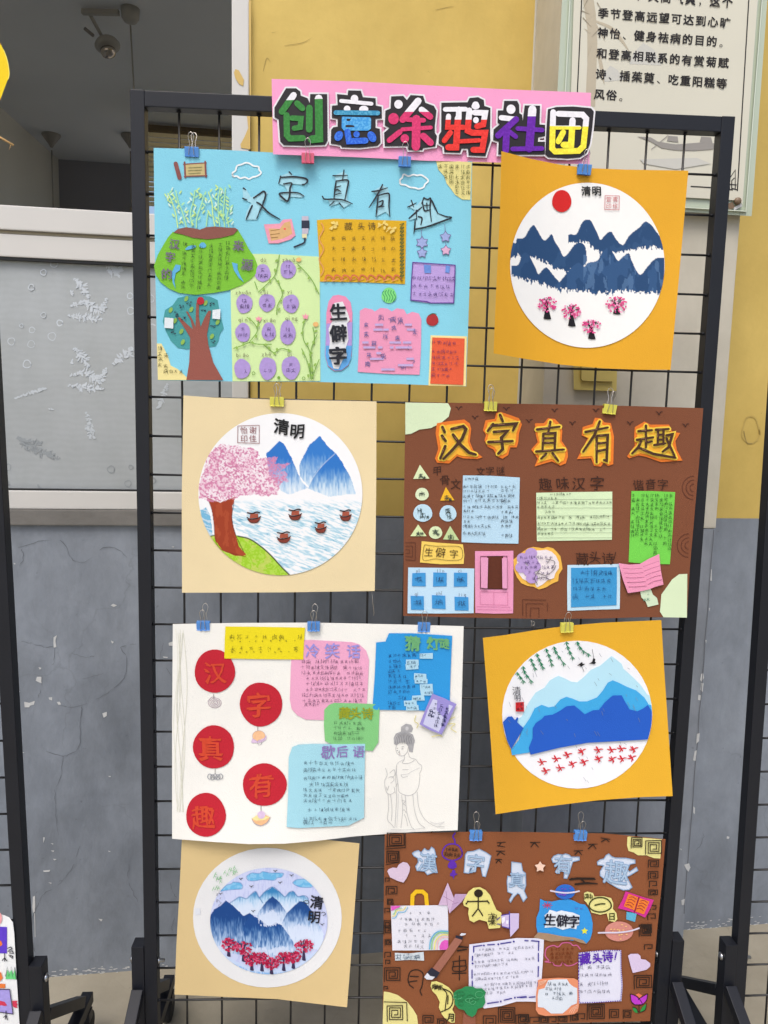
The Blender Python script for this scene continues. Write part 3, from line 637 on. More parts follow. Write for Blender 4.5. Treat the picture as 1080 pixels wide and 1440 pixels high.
# slatted blind inside, behind the upper left corner of the middle rack
_p = atz(207, 178, ZC - .02); AF = _p[1] - WB * _p[0]          # the blind hangs from the ceiling at this depth
q0 = atf(197, 179, 0); q1 = atf(352, 221, 0)
t = empty('slatted_blind', q0, 'cream slatted blind under a brown valance inside the room, seen above the blue poster', 'blind')
def fbox(name, x0, x1, z0, z1, of, ob, m, par):
    bm = bmesh.new(); box_bm(bm, (x0, AF + WB * x0 - of, z0), (x1 - x0, WB * (x1 - x0), 0), (0, of - ob, 0), (0, 0, z1 - z0)); return from_bm(name, bm, m, par)
fbox('valance', q0[0], q1[0] + .8, q0[2] - .02, q0[2] + .012, .03, -.03, mat('valance_brown', lin((110, 96, 76)), .6), t)
ms = mat('blind_slat_cream', lin((240, 234, 214)), .6, var=.2, vscale=60)
n_ = ms.node_tree; tb = n_.nodes.new('ShaderNodeBsdfTranslucent'); tb.inputs[0].default_value = (*lin((245, 238, 215)), 1); mxs = n_.nodes.new('ShaderNodeMixShader'); mxs.inputs[0].default_value = .85
n_.links.new(n_.nodes['Principled BSDF'].outputs[0], mxs.inputs[1]); n_.links.new(tb.outputs[0], mxs.inputs[2]); n_.links.new(mxs.outputs[0], n_.nodes['Material Output'].inputs[0])
sl0 = None
for k in range(15):
    z = q0[2] - .022 - k * .03
    if sl0 is None:
        bm = bmesh.new(); x0, x1 = q0[0] + .02, q1[0] + .8; box_bm(bm, (x0, AF + WB * x0, z - .029), (x1 - x0, WB * (x1 - x0), 0), (0, .012, .028), (0, -.002, .0015)); sl0 = from_bm('slat', bm, ms, t)
    else: c_ = sl0.copy(); col.objects.link(c_); c_.parent = t; c_.location = (0, 0, -k * .03)

# ---- sign board on the pilaster
so = PROT + .028
sg = empty('notice_board', tuple(atw(930, 303, so)), 'glass covered notice board with black printed Chinese text about a festival on the cream pilaster', 'sign')
sgs = Sheet(lambda x, y, l: tuple(atw(x, y, so + l)))
M_GLS = mat('acrylic_edge', lin((178, 188, 168)), .2, spec=.6)
def line_x(x0, y0, x1, y1): return lambda y: x0 + (x1 - x0) * (y - y0) / (y1 - y0)
Lo = line_x(790, 0, 781, 160); Ro = line_x(1078, 0, 1056, 303)
Art(sgs, 'acrylic_backing', M_GLS, sg, -.004, 40, .014).poly([(Lo(-70), -70), (Ro(-70), -56), (1057, 304), (776, 286)]).done()
Art(sgs, 'acrylic_rim', mat('acrylic_rim_pale', lin((206, 214, 196)), .2, spec=.6), sg, .001, 40, .004).strokes([[(Ro(-60) - 6, -60), (1049, 297), (781, 280)]], 1.3, 0, False).strokes([[(Lo(-60) + 11, -60), (795, 130)]], 1.5, 0, False).done()
mp_ = mat('board_print', lin((206, 203, 186)), .5, var=.06, vscale=5)
prt = Art(sgs, 'printed_panel', mp_, sg, .0006, 40, .0016).poly([(809, -70), (1070, -56), (1044, 288), (1041, 282), (791, 268), (803, 128)]).done()
dec = Art(sgs, 'printed_scene', [mat('print_bamboo', lin((182, 172, 150)), .5), mat('print_leaf', lin((150, 140, 120)), .5), mat('print_mist', lin((194, 193, 184)), .5), mat('print_olive', lin((206, 204, 160)), .5), mat('print_boat', lin((146, 142, 136)), .5)], sg, .0008, 40)
dec.poly([(890, 75), (905, 60), (920, 70), (930, 92), (885, 90)], 2); dec.poly([(848, 105), (858, 92), (868, 98), (880, 112), (850, 115)], 2)
dec.poly([(820, 0), (832, -20), (838, 20), (840, 60), (839, 90), (837, 150), (823, 150), (826, 90), (826, 40)], 0)
for L_ in ([(838, 30), (860, 40), (875, 58), (886, 74)], [(838, 35), (852, 60)], [(836, 20), (822, 30)], [(840, 70), (846, 95), (850, 120)], [(829, 45), (821, 40)], [(822, 5), (828, 20)], [(838, -10), (850, -20)], [(832, 60), (826, 80)]): dec.stroke(L_, 5, 0, True, 1.0)
for L_ in ([(820, 25), (832, 38)], [(818, 15), (830, 20)], [(826, 0), (820, 12)], [(840, 4), (846, 14)], [(843, 40), (832, 52)]): dec.stroke(L_, 2.2, 1, True, .9)
dec.poly([(896, 192), (915, 193), (925, 199), (950, 203), (990, 200), (1010, 202), (1024, 202), (1008, 206), (1002, 210), (975, 212), (948, 211), (930, 208), (915, 199)], 4)
dec.poly([(938, 198), (940, 191), (953, 192), (954, 200)], 4); dec.poly([(984, 200), (986, 192), (1000, 193), (1002, 201)], 4); dec.stroke([(916, 210), (940, 190)], 1.0, 4, False); dec.poly([(900, 224), (980, 222), (1000, 230), (950, 238), (905, 230)], 2)
dec.done()
bk = mat('print_black', lin((34, 30, 30)), .5)
Art(sgs, 'border_line', bk, sg, .001, 40).strokes([[(819.5, -70), (818, 0), (812, 128), (808, 200)], [(1057, -60), (1053, 0), (1037, 268)], [(1030, 265), (1037, 267)], [(972, 262), (1004, 264), (1030, 267)]], 1.6, 0, False).strokes([[(1026, 266), (1026, 251), (1034, 239), (1034, 266)], [(1029, 266), (1029, 254), (1033, 250)], [(1025, 259), (1036, 260)]], 1.3, 0, False).done(each=1)
tx = Art(sgs, 'printed_text', bk, sg, .0011, 0)
rows = [('，天高气爽，这个', 902, -6, None), ('季节登高远望可达到心旷', 848.5, 18.5, 17.15), ('神怡、健身祛病的目的。', 848, 46, 17.0), ('和登高相联系的有赏菊赋', 846.5, 75, 17.1), ('诗、插茱萸、吃重阳糕等', 845, 104, 17.0), ('风俗。', 843, 132.5, 17.0)]
for (t_, x, y, st) in rows:
    st = st or 17.3
    for i, ch_ in enumerate(t_):
        dx = -4 if ch_ in '，。、' else 0; dyy = 5 if ch_ in '，。、' else 0
        g_ = G[ch_]
        if ch_ in '，。、':
            V = g_[0]; c0 = (V.max(0) + V.min(0)) / 2; V = (V - c0) / GH * 13.5; tx.add([(x + i * st + dx + a, y + i * st * .078 + dyy - b_) for a, b_ in V], g_[1])
        else: tx.glyph(ch_, x + i * st, y + i * st * .078, 14.2, 0, R(4.4), True)
tx.done()
rk = mat('screw_cap_brown', lin((120, 100, 80)), .35)
Pm = np.array(atw(1037, 283, so + .001)); lathe('screw_cap', Pm, (0, -1, 0), [(0, .008), (.004, .007), (.006, .002)], rk, sg, 14)
Art(sgs, 'corner_print', [rk, M_CHIP], sg, .0006, 0).poly([(1022, 287), (1030, 284), (1034, 292), (1026, 295)], 0).poly([(1032, 292), (1042, 286), (1044, 290), (1032, 296)], 1).done()
# double wall plate on the pilaster
pt = [(806, 500), (868, 502), (867, 550), (807, 548)]
pls = Sheet(lambda x, y, l: tuple(atw(x, y, PROT + l)))
M_SW = mat('switch_plastic', lin((198, 180, 104)), .45, bump=.03, bscale=80)
swp = empty('wall_switch', tuple(atw(837, 548, PROT)), 'yellowed square light switch on the cream pilaster, below the sun painting', 'switch')
Art(pls, 'switch_plate', M_SW, swp, .016, 0, .014).poly(pt).done()
Art(pls, 'rocker', M_SW, swp, .021, 0, .005).poly([(817, 504), (862, 505), (861, 537), (817, 536)]).done()
Art(pls, 'rocker_gap', mat('switch_gap', lin((112, 96, 44)), .6), swp, .0213, 0).strokes([[(817, 504), (817, 533), (819, 536), (861, 537)]], 1.1, 0, False).done()
# ================================================================== DISPLAY RACKS
PX, PZ, ZR = 0.0688, 0.07, 1.85
rack = empty('display_rack', (.449, 0, 0), 'middle black metal mesh display rack hung with the posters and the pink banner', 'display rack', 'black mesh display racks side by side')
zt = ZR + .0966
XLp, XRp = -.0795, .9775
box('post', (XLp, -.012, .05), (XLp + .024, .013, zt + .0008), M_BLACK, rack, .0015)
box('post', (XRp - .024, -.012, .05), (XRp, .013, zt + .0008), M_BLACK, rack, .0015)
box('top_bar', (XLp + .0242, -.0117, zt - .026), (XRp - .0242, .0127, zt), M_BLACK, rack, .0015)
box('bottom_bar', (XLp + .0242, -.0117, .10), (XRp - .0242, .0127, .124), M_BLACK, rack, .0015)
def wire(A, B, r_, bow_):      # rod with the slight bow of real mesh
    A = Vector(A); B = Vector(B); ph = random.uniform(0, 6); d = Vector((0, 0, 1)) if abs(A.z - B.z) < .1 else Vector((1, 0, 0)); P = []
    for k in range(13): t = k / 12; P.append(tuple(A.lerp(B, t) + d * bow_ * math.sin(math.pi * t) * math.sin(4 * t + ph) + Vector((0, bow_ * .5 * math.sin(math.pi * t) * math.cos(3 * t + ph), 0))))
    return P
for i in range(25): tube('cross_wire', wire((XLp + .022, -.0022, ZR - i * PZ), (XRp - .022, -.0022, ZR - i * PZ), 0, random.uniform(.0003, .0014)), .0021, M_WIRE, rack, 7)
for j in range(14): tube('upright_wire', wire((j * PX, .0022, .12), (j * PX, .0022, zt - .02), 0, random.uniform(.0004, .0016)), .0021, M_WIRE, rack, 7)
V, Fc = [], []
def blob(c_, r_):
    k0 = len(V)
    for (dx, dy, dz) in ((1, 0, 0), (-1, 0, 0), (0, 1, 0), (0, -1, 0), (0, 0, 1), (0, 0, -1)): q_ = r_ * random.uniform(.75, 1.25); V.append((c_[0] + dx * q_ * 1.3, c_[1] + dy * q_, c_[2] + dz * q_))
    for f in ((0, 2, 4), (2, 1, 4), (1, 3, 4), (3, 0, 4), (2, 0, 5), (1, 2, 5), (3, 1, 5), (0, 3, 5)): Fc.append(tuple(k0 + a for a in f))
for i in range(25):
    for x in (XLp + .0255, XRp - .0255): blob((x, -.002, ZR - i * PZ), .0036)
for j in range(14): blob((j * PX, .002, zt - .0275), .0036)
tag(mk('weld_bead', V, Fc, M_BLACK, rack, smooth=True), kind='stuff')
def leg(sx, xin):
    """side stand: short tube beside the post, two raking braces, base tube with casters"""
    x0, x1 = (xin - .0245, xin - .0005) if sx < 0 else (xin + .0005, xin + .0245); xm = (x0 + x1) / 2
    box('bracket', (x0, -.014, .10), (x1, .015, .364), M_BLACK, rack, .0015)
    bar('brace', (xm, -.016, .27), (xm, -.30, .112), .022, .022, M_BLACK, rack)
    bar('brace', (xm, .016, .24), (xm, .20, .112), .022, .022, M_BLACK, rack)
    box('base_tube', (x0, -.34, .075), (x1, .245, .0998), M_BLACK, rack, .0015)
    for y in (-.315, .22):
        fk = box('caster', (xm - .014, y - .012, .052), (xm + .014, y + .012, .0745), M_BLACK, rack, .002)
        lathe('wheel', (xm - .011, y + .008, .031), (1, 0, 0), [(0, .02), (.002, .029), (.005, .031), (.017, .031), (.02, .029), (.022, .02)], M_RUBB, fk, 20)
    s_ = sx
    lathe('bolt', (x0 - .0003 if sx < 0 else x1 + .0003, .0, .33), (s_, 0, 0), [(0, .008), (.003, .0075), (.006, .003)], M_STEEL, rack, 12)
    xi = xin + .0243 if sx < 0 else xin - .0243
    lathe('bolt', (xi, 0, .325), (-s_, 0, 0), [(0, .006), (.002, .006), (.003, .0035), (.012, .0035)], M_STEEL, rack, 12)
leg(-1, XLp); leg(1, XRp)
def copy_tree(o, parent=None):
    c_ = o.copy(); col.objects.link(c_)
    if parent: c_.parent = parent
    for k in list(o.children): copy_tree(k, c_)
    return c_
rl = copy_tree(rack); rl['label'] = 'left neighbouring black mesh display rack, carrying the yellow paper sun and the bird drawing'
rr = copy_tree(rack); rr['label'] = 'right neighbouring black mesh display rack at the picture edge with an empty grid'
# place the neighbours by the post edge that shows
Lq = at(30, 1100, -.06); tl = .016
rl.rotation_euler = (0, -tl, R(0)); rl.location = (0, -.06, 0); bpy.context.view_layer.update()
edge = rl.matrix_world @ Vector((XRp - .449, -.012, float(Lq[2]))); rl.location = (float(Lq[0]) - edge.x, -.06, 0)
Rq = at(1049, 1080, 0); rr.rotation_euler = (0, -.02, 0)
rr.location = (0, 0, 0); bpy.context.view_layer.update()
edge = rr.matrix_world @ Vector((XLp - .449, -.012, float(Rq[2]))); rr.location = (float(Rq[0]) - edge.x, 0, 0)
bpy.context.view_layer.update()

# ================================================================== POSTERS
def bow(cx, amp, wd, cy=None, amp2=0.0, h=1):
    """paper that bows towards the viewer away from the line x = cx"""
    return lambda x, y: amp * ((x - cx) / wd) ** 2 + (amp2 * ((y - cy) / h) ** 2 if cy is not None else 0)
DK = (46, 36, 34)
# ---------------------------------------------------------- blue poster
P1o = [(216, 208), (300, 210), (384, 214.5), (440, 217), (560, 222), (664, 227), (661, 380), (655.5, 543.5), (560, 540), (440, 537), (330, 536.5), (222, 535), (218, 370)]
p1, s1 = hung('wall_poster', P1o, (138, 214, 236), -.012, 'sky blue handmade poster with a green bag shape, a tree and black brush title', 'poster', 'handmade posters hung on the rack', bow(430, .008, 220))
card(s1, 'corner_note', [(613, 225), (663.4, 228), (661.6, 281), (650, 280.5), (640, 274), (633, 264), (628, 258), (625, 248), (616, 238)], (236, 226, 150), p1, .0005)
Art(s1, 'writing', ink((92, 96, 40)), p1, .0011).columns(619, 234, 238, 1, 8, 6.6, .85, ragged=0).columns(627, 234, 254, 1, 8, 6.6, .85, ragged=0).columns(635, 234, 262, 1, 8, 6.6, .85, ragged=0).columns(643, 234, 273, 1, 8, 6.6, .85, ragged=0).columns(651, 235, 276, 1, 8, 6.6, .85, ragged=0).columns(658.5, 235, 276, 1, 8, 6.2, .85, ragged=0).done()
card(s1, 'corner_note', [(220.5, 483), (227, 483), (236, 500), (240, 514), (250, 519), (267, 534.6), (222, 534.4)], (244, 230, 160), p1, .0005)
Art(s1, 'writing', ink((86, 80, 40)), p1, .0011, 0).columns(225, 490, 525, 1, 7, 7, .8, ragged=0).columns(233, 500, 525, 1, 7, 7, .8, ragged=0).lines(240, 523, 258, 1, 8, 7, .8, ragged=0).done()
# green squared note with purple ovals and vines
gn = card(s1, 'green_note', [(323.5, 357), (380, 357), (449.5, 361), (450, 450), (450.5, 535.8), (400, 536), (327, 536.2), (325, 450)], (214, 240, 172), p1, .0006)
gp = Art(s1, 'purple_oval', ink((176, 152, 214)), gn, .0012)
ov = [(369.5, 384, 11, 12.5), (405, 379, 11, 13), (343.5, 427, 11.5, 13.5), (375.5, 425.5, 11.5, 12.5), (409, 427, 11.5, 13), (341.5, 467.5, 10.5, 13.5), (378, 466.5, 10, 13), (404.5, 467.5, 11, 17.5), (340.5, 518.5, 11.5, 14), (376.5, 518, 12, 16), (409, 517, 13, 16.5)]
ov = ov[:2] + ov[2:]
for i, (x, y, a, b_) in enumerate(ov): gp.poly(ell(x, y, a, b_, 20, .035, 0, i))
gp.done(each=True)
gw = Art(s1, 'writing', [ink((92, 72, 120)), ink((120, 120, 90))], gn, .0014, 0)
for i, (x, y, a, b_) in enumerate(ov): gw.scrawl(x, y - 4, 6, .7); gw.scrawl(x - 3.5, y + 4, 6.5, .8); gw.scrawl(x + 4, y + 4, 6.5, .8)
for (t_, x, y) in (('dù', 366, 365), ('zhuǎ', 397, 365), ('zhuān', 331, 411), ('cuì', 366, 411), ('yì', 404, 410), ('qín', 335, 449), ('xiān', 370, 450), ('qíng', 401, 447), ('biāo', 332, 499), ('zhē', 368, 498), ('bí', 404, 498)): gw.latin(t_, x, y, 7, 1, 4.6)
gw.done()
vn = Art(s1, 'vine', [ink((120, 168, 66)), ink((150, 190, 90)), ink((244, 160, 178)), ink((240, 190, 120))], gn, .0016, 0)
V_ = [[(393, 358), (390, 375), (386, 388), (375, 400), (363, 411)], [(386, 390), (394, 403), (397, 415), (390, 430), (389, 443)], [(358, 396), (362, 407)], [(417, 370), (430, 383), (440, 396), (449, 414)], [(328, 490), (340, 486), (350, 482), (363, 484), (382, 484)], [(350, 482), (362, 465), (355, 452), (347, 446)], [(370, 484), (382, 494), (388, 498)], [(386, 496), (396, 490), (410, 494)], [(361, 462), (364, 450)],
      [(430, 448), (426, 460), (427, 478), (434, 490), (438, 505), (440, 533)], [(446, 470), (438, 490), (436, 512), (437, 533)], [(449, 505), (443, 520), (439, 533)], [(424, 490), (431, 505), (435, 520), (438, 534)], [(440, 460), (442, 475), (438, 490)]]
for L_ in V_:
    vn.stroke(L_, 1.1)
    p = smooth_line(L_, 4)
    for i in range(2, len(p) - 1, 4): vn.poly(ell(p[i][0] + random.uniform(-3.5, 3.5), p[i][1] + random.uniform(-2, 2), 2.6, 1.5, 10, 0, random.uniform(0, 3)), 1)
vn.poly([(359, 446), (361, 450), (365, 453), (369, 446), (365, 447), (364, 444), (362, 447)], 2); vn.poly([(425, 442), (427, 448), (432, 449), (434, 442), (431, 444), (430, 440), (428, 444)], 2); vn.poly(ell(444, 456, 4, 3.5, 10), 3); vn.poly(ell(420, 365, 4, 3, 10), 3); vn.stroke(closed(ell(356.5, 525, 2, 2.2, 8)), .8); vn.poly(ell(392, 531, 2.2, 2.2, 8)); vn.stroke(closed(ell(427, 532, 2, 2, 8)), .8)
vn.done()
# green bag shape
bag = card(s1, 'green_cutout', [(243, 326), (262, 328), (285, 334), (310, 334), (334, 322), (343, 337), (350, 350), (358, 362), (362, 373), (361, 384), (352, 393), (340, 401), (322, 408), (300, 412), (275, 414.5), (252, 412), (238, 406), (226, 397), (219, 387), (216.5, 374), (222, 358), (230, 344), (236, 334)], (126, 196, 56), p1, .0012)
card(s1, 'brown_cutout', [(244, 327), (250, 322), (262, 319.5), (273, 321), (281, 323), (290, 319.5), (302, 318.5), (318, 320), (331, 320.5), (334.5, 323), (328, 330), (310, 334.5), (292, 336.5), (272, 334.5), (256, 329.5)], (142, 88, 78), p1, .0018)
bw = Art(s1, 'writing', [ink((52, 84, 30)), ink((118, 106, 128)), ink((96, 180, 224)), ink((150, 60, 180))], bag, .0018, 0)
bw.poly(ell(285, 345, 5, 4, 10, .1), 2); bw.poly([(247, 372), (254, 373), (253, 380), (247, 384), (245, 395), (247, 406), (243, 398), (241, 384)], 2); bw.poly([(326, 369), (334, 371), (334, 379), (338, 388), (343, 397), (336, 391), (329, 380)], 2); bw.poly(ell(268, 348, 8, 2.5, 10, .1, -.3), 2)
for (x, y0, y1) in ((260, 343, 408), (272, 346, 412), (283, 348, 408), (297, 346, 410), (310, 344, 406), (321, 342, 396)): bw.columns(x, y0, y1, 1, 1, 6.2, .7, ragged=.1, lean=-.05)
for ch_, x, y, z_ in (('汉', 245, 343, 14), ('字', 239, 361, 14), ('的', 234, 385, 15), ('来', 335, 345, 15), ('源', 347, 372, 16)): bw.glyph(ch_, x, y, z_, 1, random.uniform(-.2, .2)); bw.glyph(ch_, x + .8, y + .5, z_, 1, 0)
bw.done()
bb = Art(s1, 'bamboo', [ink((178, 232, 168)), ink((206, 240, 150)), ink((214, 244, 226))], p1, .0008, 0)
for L_ in ([(250, 320), (247, 300), (241, 282), (236, 272)], [(262, 319), (257, 300), (251, 285), (247, 268)], [(270, 318), (268, 300), (272, 282), (274, 268)], [(276, 320), (277, 305), (284, 285), (286, 275)], [(302, 318), (299, 300), (298, 285), (293, 270)], [(309, 318), (307, 300), (307, 280), (310, 264)], [(316, 319), (314, 300), (316, 280), (317, 264)], [(322, 319), (319, 305), (322, 292)], [(290, 318), (292, 300)]):
    bb.stroke(L_, 1.5, random.choice((0, 0, 1)))
    p = smooth_line(L_, 4)
    for i in range(1, len(p)): bb.poly(ell(p[i][0] + random.choice((-5, 5)) * random.uniform(.7, 1.2), p[i][1] - 2, 3.1, 1.1, 10, 0, random.choice((-.9, .9)) + random.uniform(-.3, .3)), random.choice((0, 1, 1, 2)))
bb.done()
sc_ = Art(s1, 'scroll_drawing', [ink((138, 78, 74)), ink((202, 184, 126)), ink((120, 128, 80))], p1, .0006, 0)
sc_.poly([(260, 231), (288, 229), (289, 247), (261, 248)], 1).strokes([[(258, 231), (290, 229)], [(259, 248), (291, 247)]], 1.6, 0, False).strokes([[(259.5, 228), (260.5, 249.5)], [(288.5, 227), (289.5, 248.5)]], 2.4, 0, False).stroke([(247, 230), (252.5, 250)], 6, 0, False).strokes([[(265, 236), (284, 235)], [(264, 240), (284, 239)], [(265, 244), (282, 243)]], .8, 2, False).done()
cl_ = Art(s1, 'cloud_outline', ink((246, 250, 250)), p1, .0006, 0)
q = T(200, 200, 4.5); cl_.stroke(closed(q([(575, 215), (570, 195), (590, 180), (600, 150), (630, 140), (655, 130), (680, 135), (705, 150), (735, 155), (740, 175), (752, 195), (725, 215), (700, 220), (675, 232), (650, 222), (620, 228), (600, 215)])), 2.2)
q = T(430, 200, 4.5); cl_.stroke(closed(q([(600, 265), (595, 240), (610, 225), (620, 203), (650, 215), (680, 205), (705, 210), (730, 207), (760, 225), (775, 245), (755, 265), (745, 285), (715, 295), (690, 288), (660, 285), (630, 270)])), 2.2); cl_.done()
hl = Art(s1, 'title_halo', ink((166, 219, 234)), p1, .0007, 0); q = T(200, 200, 4.5)
hl.poly(q([(650, 285), (690, 350), (770, 305), (795, 320), (755, 385), (800, 440), (870, 485), (820, 470), (745, 410), (725, 490), (650, 490), (660, 440), (690, 385), (640, 360), (635, 300)]))
hl.poly(q([(935, 190), (960, 215), (1020, 220), (1050, 245), (1020, 270), (945, 262), (950, 310), (1030, 335), (1010, 350), (940, 345), (915, 380), (870, 360), (865, 320), (920, 310), (900, 275), (860, 260), (870, 215)]))
q = T(430, 200, 4.5); hl.poly(q([(240, 185), (262, 205), (265, 240), (262, 365), (290, 385), (240, 415), (215, 385), (160, 405), (140, 365), (185, 345), (190, 245), (180, 210)])); hl.poly(q([(485, 270), (520, 290), (530, 330), (530, 465), (505, 440), (445, 470), (450, 350), (395, 415), (450, 330), (425, 310)])); hl.poly(q([(670, 370), (700, 400), (750, 350), (800, 370), (815, 430), (880, 470), (910, 475), (800, 525), (690, 550), (700, 480), (655, 495), (690, 430), (650, 405)]))
hl.done(each=True)
tt = Art(s1, 'brush_title', ink((34, 38, 46), .4), p1, .0012, 0); q = T(200, 200, 4.5)
for L_ in ([(640, 290), (655, 300)], [(636, 355), (662, 364)], [(696, 400), (680, 435), (658, 488)], [(705, 352), (740, 328), (768, 311), (780, 330), (765, 390), (724, 482)], [(725, 380), (750, 395), (800, 445), (872, 488)], [(930, 188), (946, 203)], [(876, 215), (864, 260)], [(882, 222), (960, 218), (1030, 228), (1046, 245), (1030, 265), (1012, 266)], [(895, 264), (945, 258), (935, 290), (932, 340), (918, 372), (890, 352), (868, 325), (920, 318), (985, 320), (1024, 340)]): tt.stroke(q(L_), 2.5, taper=.5)
q = T(430, 200, 4.5)
for L_ in ([(172, 212), (266, 209)], [(242, 176), (232, 240)], [(192, 244), (184, 300), (178, 355)], [(192, 246), (266, 240), (262, 290), (246, 368)], [(188, 285), (222, 276)], [(190, 305), (200, 300), (222, 312)], [(190, 330), (225, 322)], [(105, 342), (120, 360), (180, 360), (240, 366), (296, 390)], [(178, 376), (150, 402)], [(212, 384), (240, 418)],
          [(418, 312), (460, 306), (518, 288)], [(486, 268), (460, 320), (400, 414)], [(458, 335), (452, 400), (444, 472)], [(458, 338), (500, 326), (528, 330), (526, 400), (532, 470)], [(465, 378), (488, 370), (482, 398), (460, 410), (496, 406)],
          [(646, 410), (700, 384)], [(668, 368), (682, 408)], [(654, 482), (700, 440), (735, 410)], [(700, 430), (702, 490)], [(712, 470), (735, 480), (728, 524)], [(692, 492), (690, 530), (684, 576)], [(688, 550), (760, 536), (850, 505), (922, 478), (888, 470), (836, 450)], [(748, 350), (732, 388)], [(738, 378), (752, 432), (790, 425)], [(748, 352), (772, 362), (790, 356), (786, 420), (795, 502)], [(766, 385), (768, 430)], [(796, 366), (812, 400), (836, 450)], [(752, 400), (782, 398)]): tt.stroke(q(L_), 2.3, taper=.5)
tt.done(each=.01)
nt_ = Art(s1, 'pink_scrap', [ink((240, 160, 180)), ink((222, 178, 120)), ink((150, 110, 60)), ink((240, 100, 90))], p1, .0008, 0); q = T(200, 200, 4.5)
nt_.poly(q([(770, 520), (870, 515), (890, 490), (945, 485), (970, 590), (940, 615), (860, 640), (800, 640)]), 0).poly(q([(800, 545), (870, 548), (900, 510), (935, 500), (950, 580), (890, 610), (815, 625)]), 1).strokes([q([(812, 560), (870, 552)]), q([(810, 585), (870, 578)]), q([(815, 605), (860, 600)])], .9, 2, False).poly(q(ell(902, 548, 8, 7, 8)), 3).done()
br = Art(s1, 'brush_drawing', [ink((198, 190, 206)), ink((38, 46, 66)), ink((230, 222, 176))], p1, .0008, 0)
br.poly(q([(1010, 468), (1052, 468), (1052, 495), (1010, 495)]), 0).poly(q([(1008, 495), (1058, 495), (1058, 545), (1008, 545)]), 1).poly(q([(1012, 545), (1052, 545), (1050, 580), (1012, 580)]), 0).poly(q([(1010, 580), (1042, 580), (1040, 610), (1012, 605)]), 2).strokes([q([(1030, 608), (1025, 635), (995, 650), (962, 663)])], 2.4, 1).done()
# golden verse card
yc = card(s1, 'golden_card', [(445.5, 309.5), (470, 307.5), (520, 309), (571.5, 310.5), (570.5, 355), (569.5, 399.5), (510, 397), (450, 396), (448, 350)], (226, 178, 34), p1, .0006)
yw = Art(s1, 'writing', [ink((98, 78, 30)), ink((240, 214, 120)), ink((214, 116, 72)), ink((98, 104, 40)), ink((226, 160, 90))], yc, .0012, 0)
yw.text('藏', 490, 318, 11, jit=.03).text('头', 508, 318, 10, jit=.03).text('诗', 523, 318, 11, jit=.03)
for r_ in range(4): 
    for c_ in range(7): yw.scrawl(469 + c_ * 14 + random.uniform(-1, 1), 335 + r_ * 15 + random.uniform(-1, 1), 6.5, .75)
for (x, y) in ((468, 318), (536, 316), (548, 322)): yw.stroke([(x - 5, y + 4), (x, y), (x + 8, y - 2)], 1.2, 1); [yw.poly(ell(x + random.uniform(-6, 8), y + random.uniform(-5, 5), 3, 1.8, 8, 0, random.uniform(0, 3)), 1) for _ in range(5)]
yw.stroke([(452 + 3 * math.sin(k), 314 + k * 4.6) for k in range(17)], 1.8, 4)
for k in range(15): yw.stroke([(562, 316 + k * 5.2), (568, 314 + k * 5.2), (563, 320 + k * 5.2), (567, 322 + k * 5.2)], 1.1, 3)
for k in range(9): yw.stroke([(457 + k * 12, 393), (460 + k * 12, 387), (466 + k * 12, 389), (469 + k * 12, 394)], 2.0, 2); yw.stroke([(455 + k * 12, 395.4), (464 + k * 12, 392)], 1.4, 4)
yw.done()
st = Art(s1, 'hanging_star', [ink((160, 176, 226)), ink((120, 96, 150)), ink((222, 178, 210))], p1, .0009, 0)
def star(cx, cy, r0, r1, n=5, a0=-math.pi / 2): return [(cx + (r0 if k % 2 == 0 else r1) * math.cos(a0 + k * math.pi / n), cy + (r0 if k % 2 == 0 else r1) * math.sin(a0 + k * math.pi / n)) for k in range(2 * n)]
for (x, y, r_, n_, mi) in ((593.5, 341, 9, 6, 0), (593.5, 355.5, 7.5, 5, 0), (626.5, 333, 8, 5, 0), (627, 352, 7.5, 5, 2)):
    P = star(x, y, r_, r_ * .6, n_); st.poly(P, mi); st.stroke(closed(P), .7, 1, False)
st.strokes([[(592.5, 323), (593, 334)], [(625.5, 315), (626, 326)], [(627, 340), (627, 346)]], .6, 1, False); st.done(each=.3)
pcd = card(s1, 'purple_note', [(580, 368), (640.5, 372.5), (640, 398), (638.5, 426.5), (600, 426), (577, 422.5), (578, 395)], (190, 164, 226), p1, .0006)
Art(s1, 'writing', [ink((84, 66, 128)), ink((108, 148, 224)), ink((96, 60, 150))], pcd, .0012, 0).lines(582, 391, 640, 3, 11.2, 7.5, .8, slope=.03, ragged=.05).scrawl(601, 378, 9, 1.1, 1).done()
a_ = Art(s1, 'writing', [ink((108, 148, 224)), ink((96, 60, 150))], pcd, .0012, 0)
a_.poly([(596, 372), (606, 373), (606, 384), (597, 384)], 0).poly([(627, 373), (633, 374), (632, 384), (626, 383)], 0); a_.stroke([(580.5, 369), (640, 372.8), (639.5, 398), (638, 426), (606, 426.2), (600, 424), (577.6, 422), (578.6, 395), (580.5, 369)], 1.4, 1, False); a_.done()
lf = Art(s1, 'leaf_ball', [ink((132, 226, 130)), ink((52, 150, 90))], p1, .0008, 0); lf.poly(ell(547, 415.5, 10.5, 11, 22, .03), 0)
for k in (-7, -3.5, 0, 3.5, 7): lf.stroke([(547 + k, 407 + abs(k) * .3), (545.5 + k * 1.1, 412), (548.5 + k * 1.1, 418), (546.5 + k * .9, 424)], 1.0, 1)
lf.done()
rb = Art(s1, 'red_ball', [ink((176, 44, 48)), ink((40, 90, 50))], p1, .0009, 0); rb.poly(ell(608, 449.8, 8.6, 8.6, 22, .02)); rb.stroke([(603, 444), (608, 441), (614, 442)], 1.2, 1); rb.done()
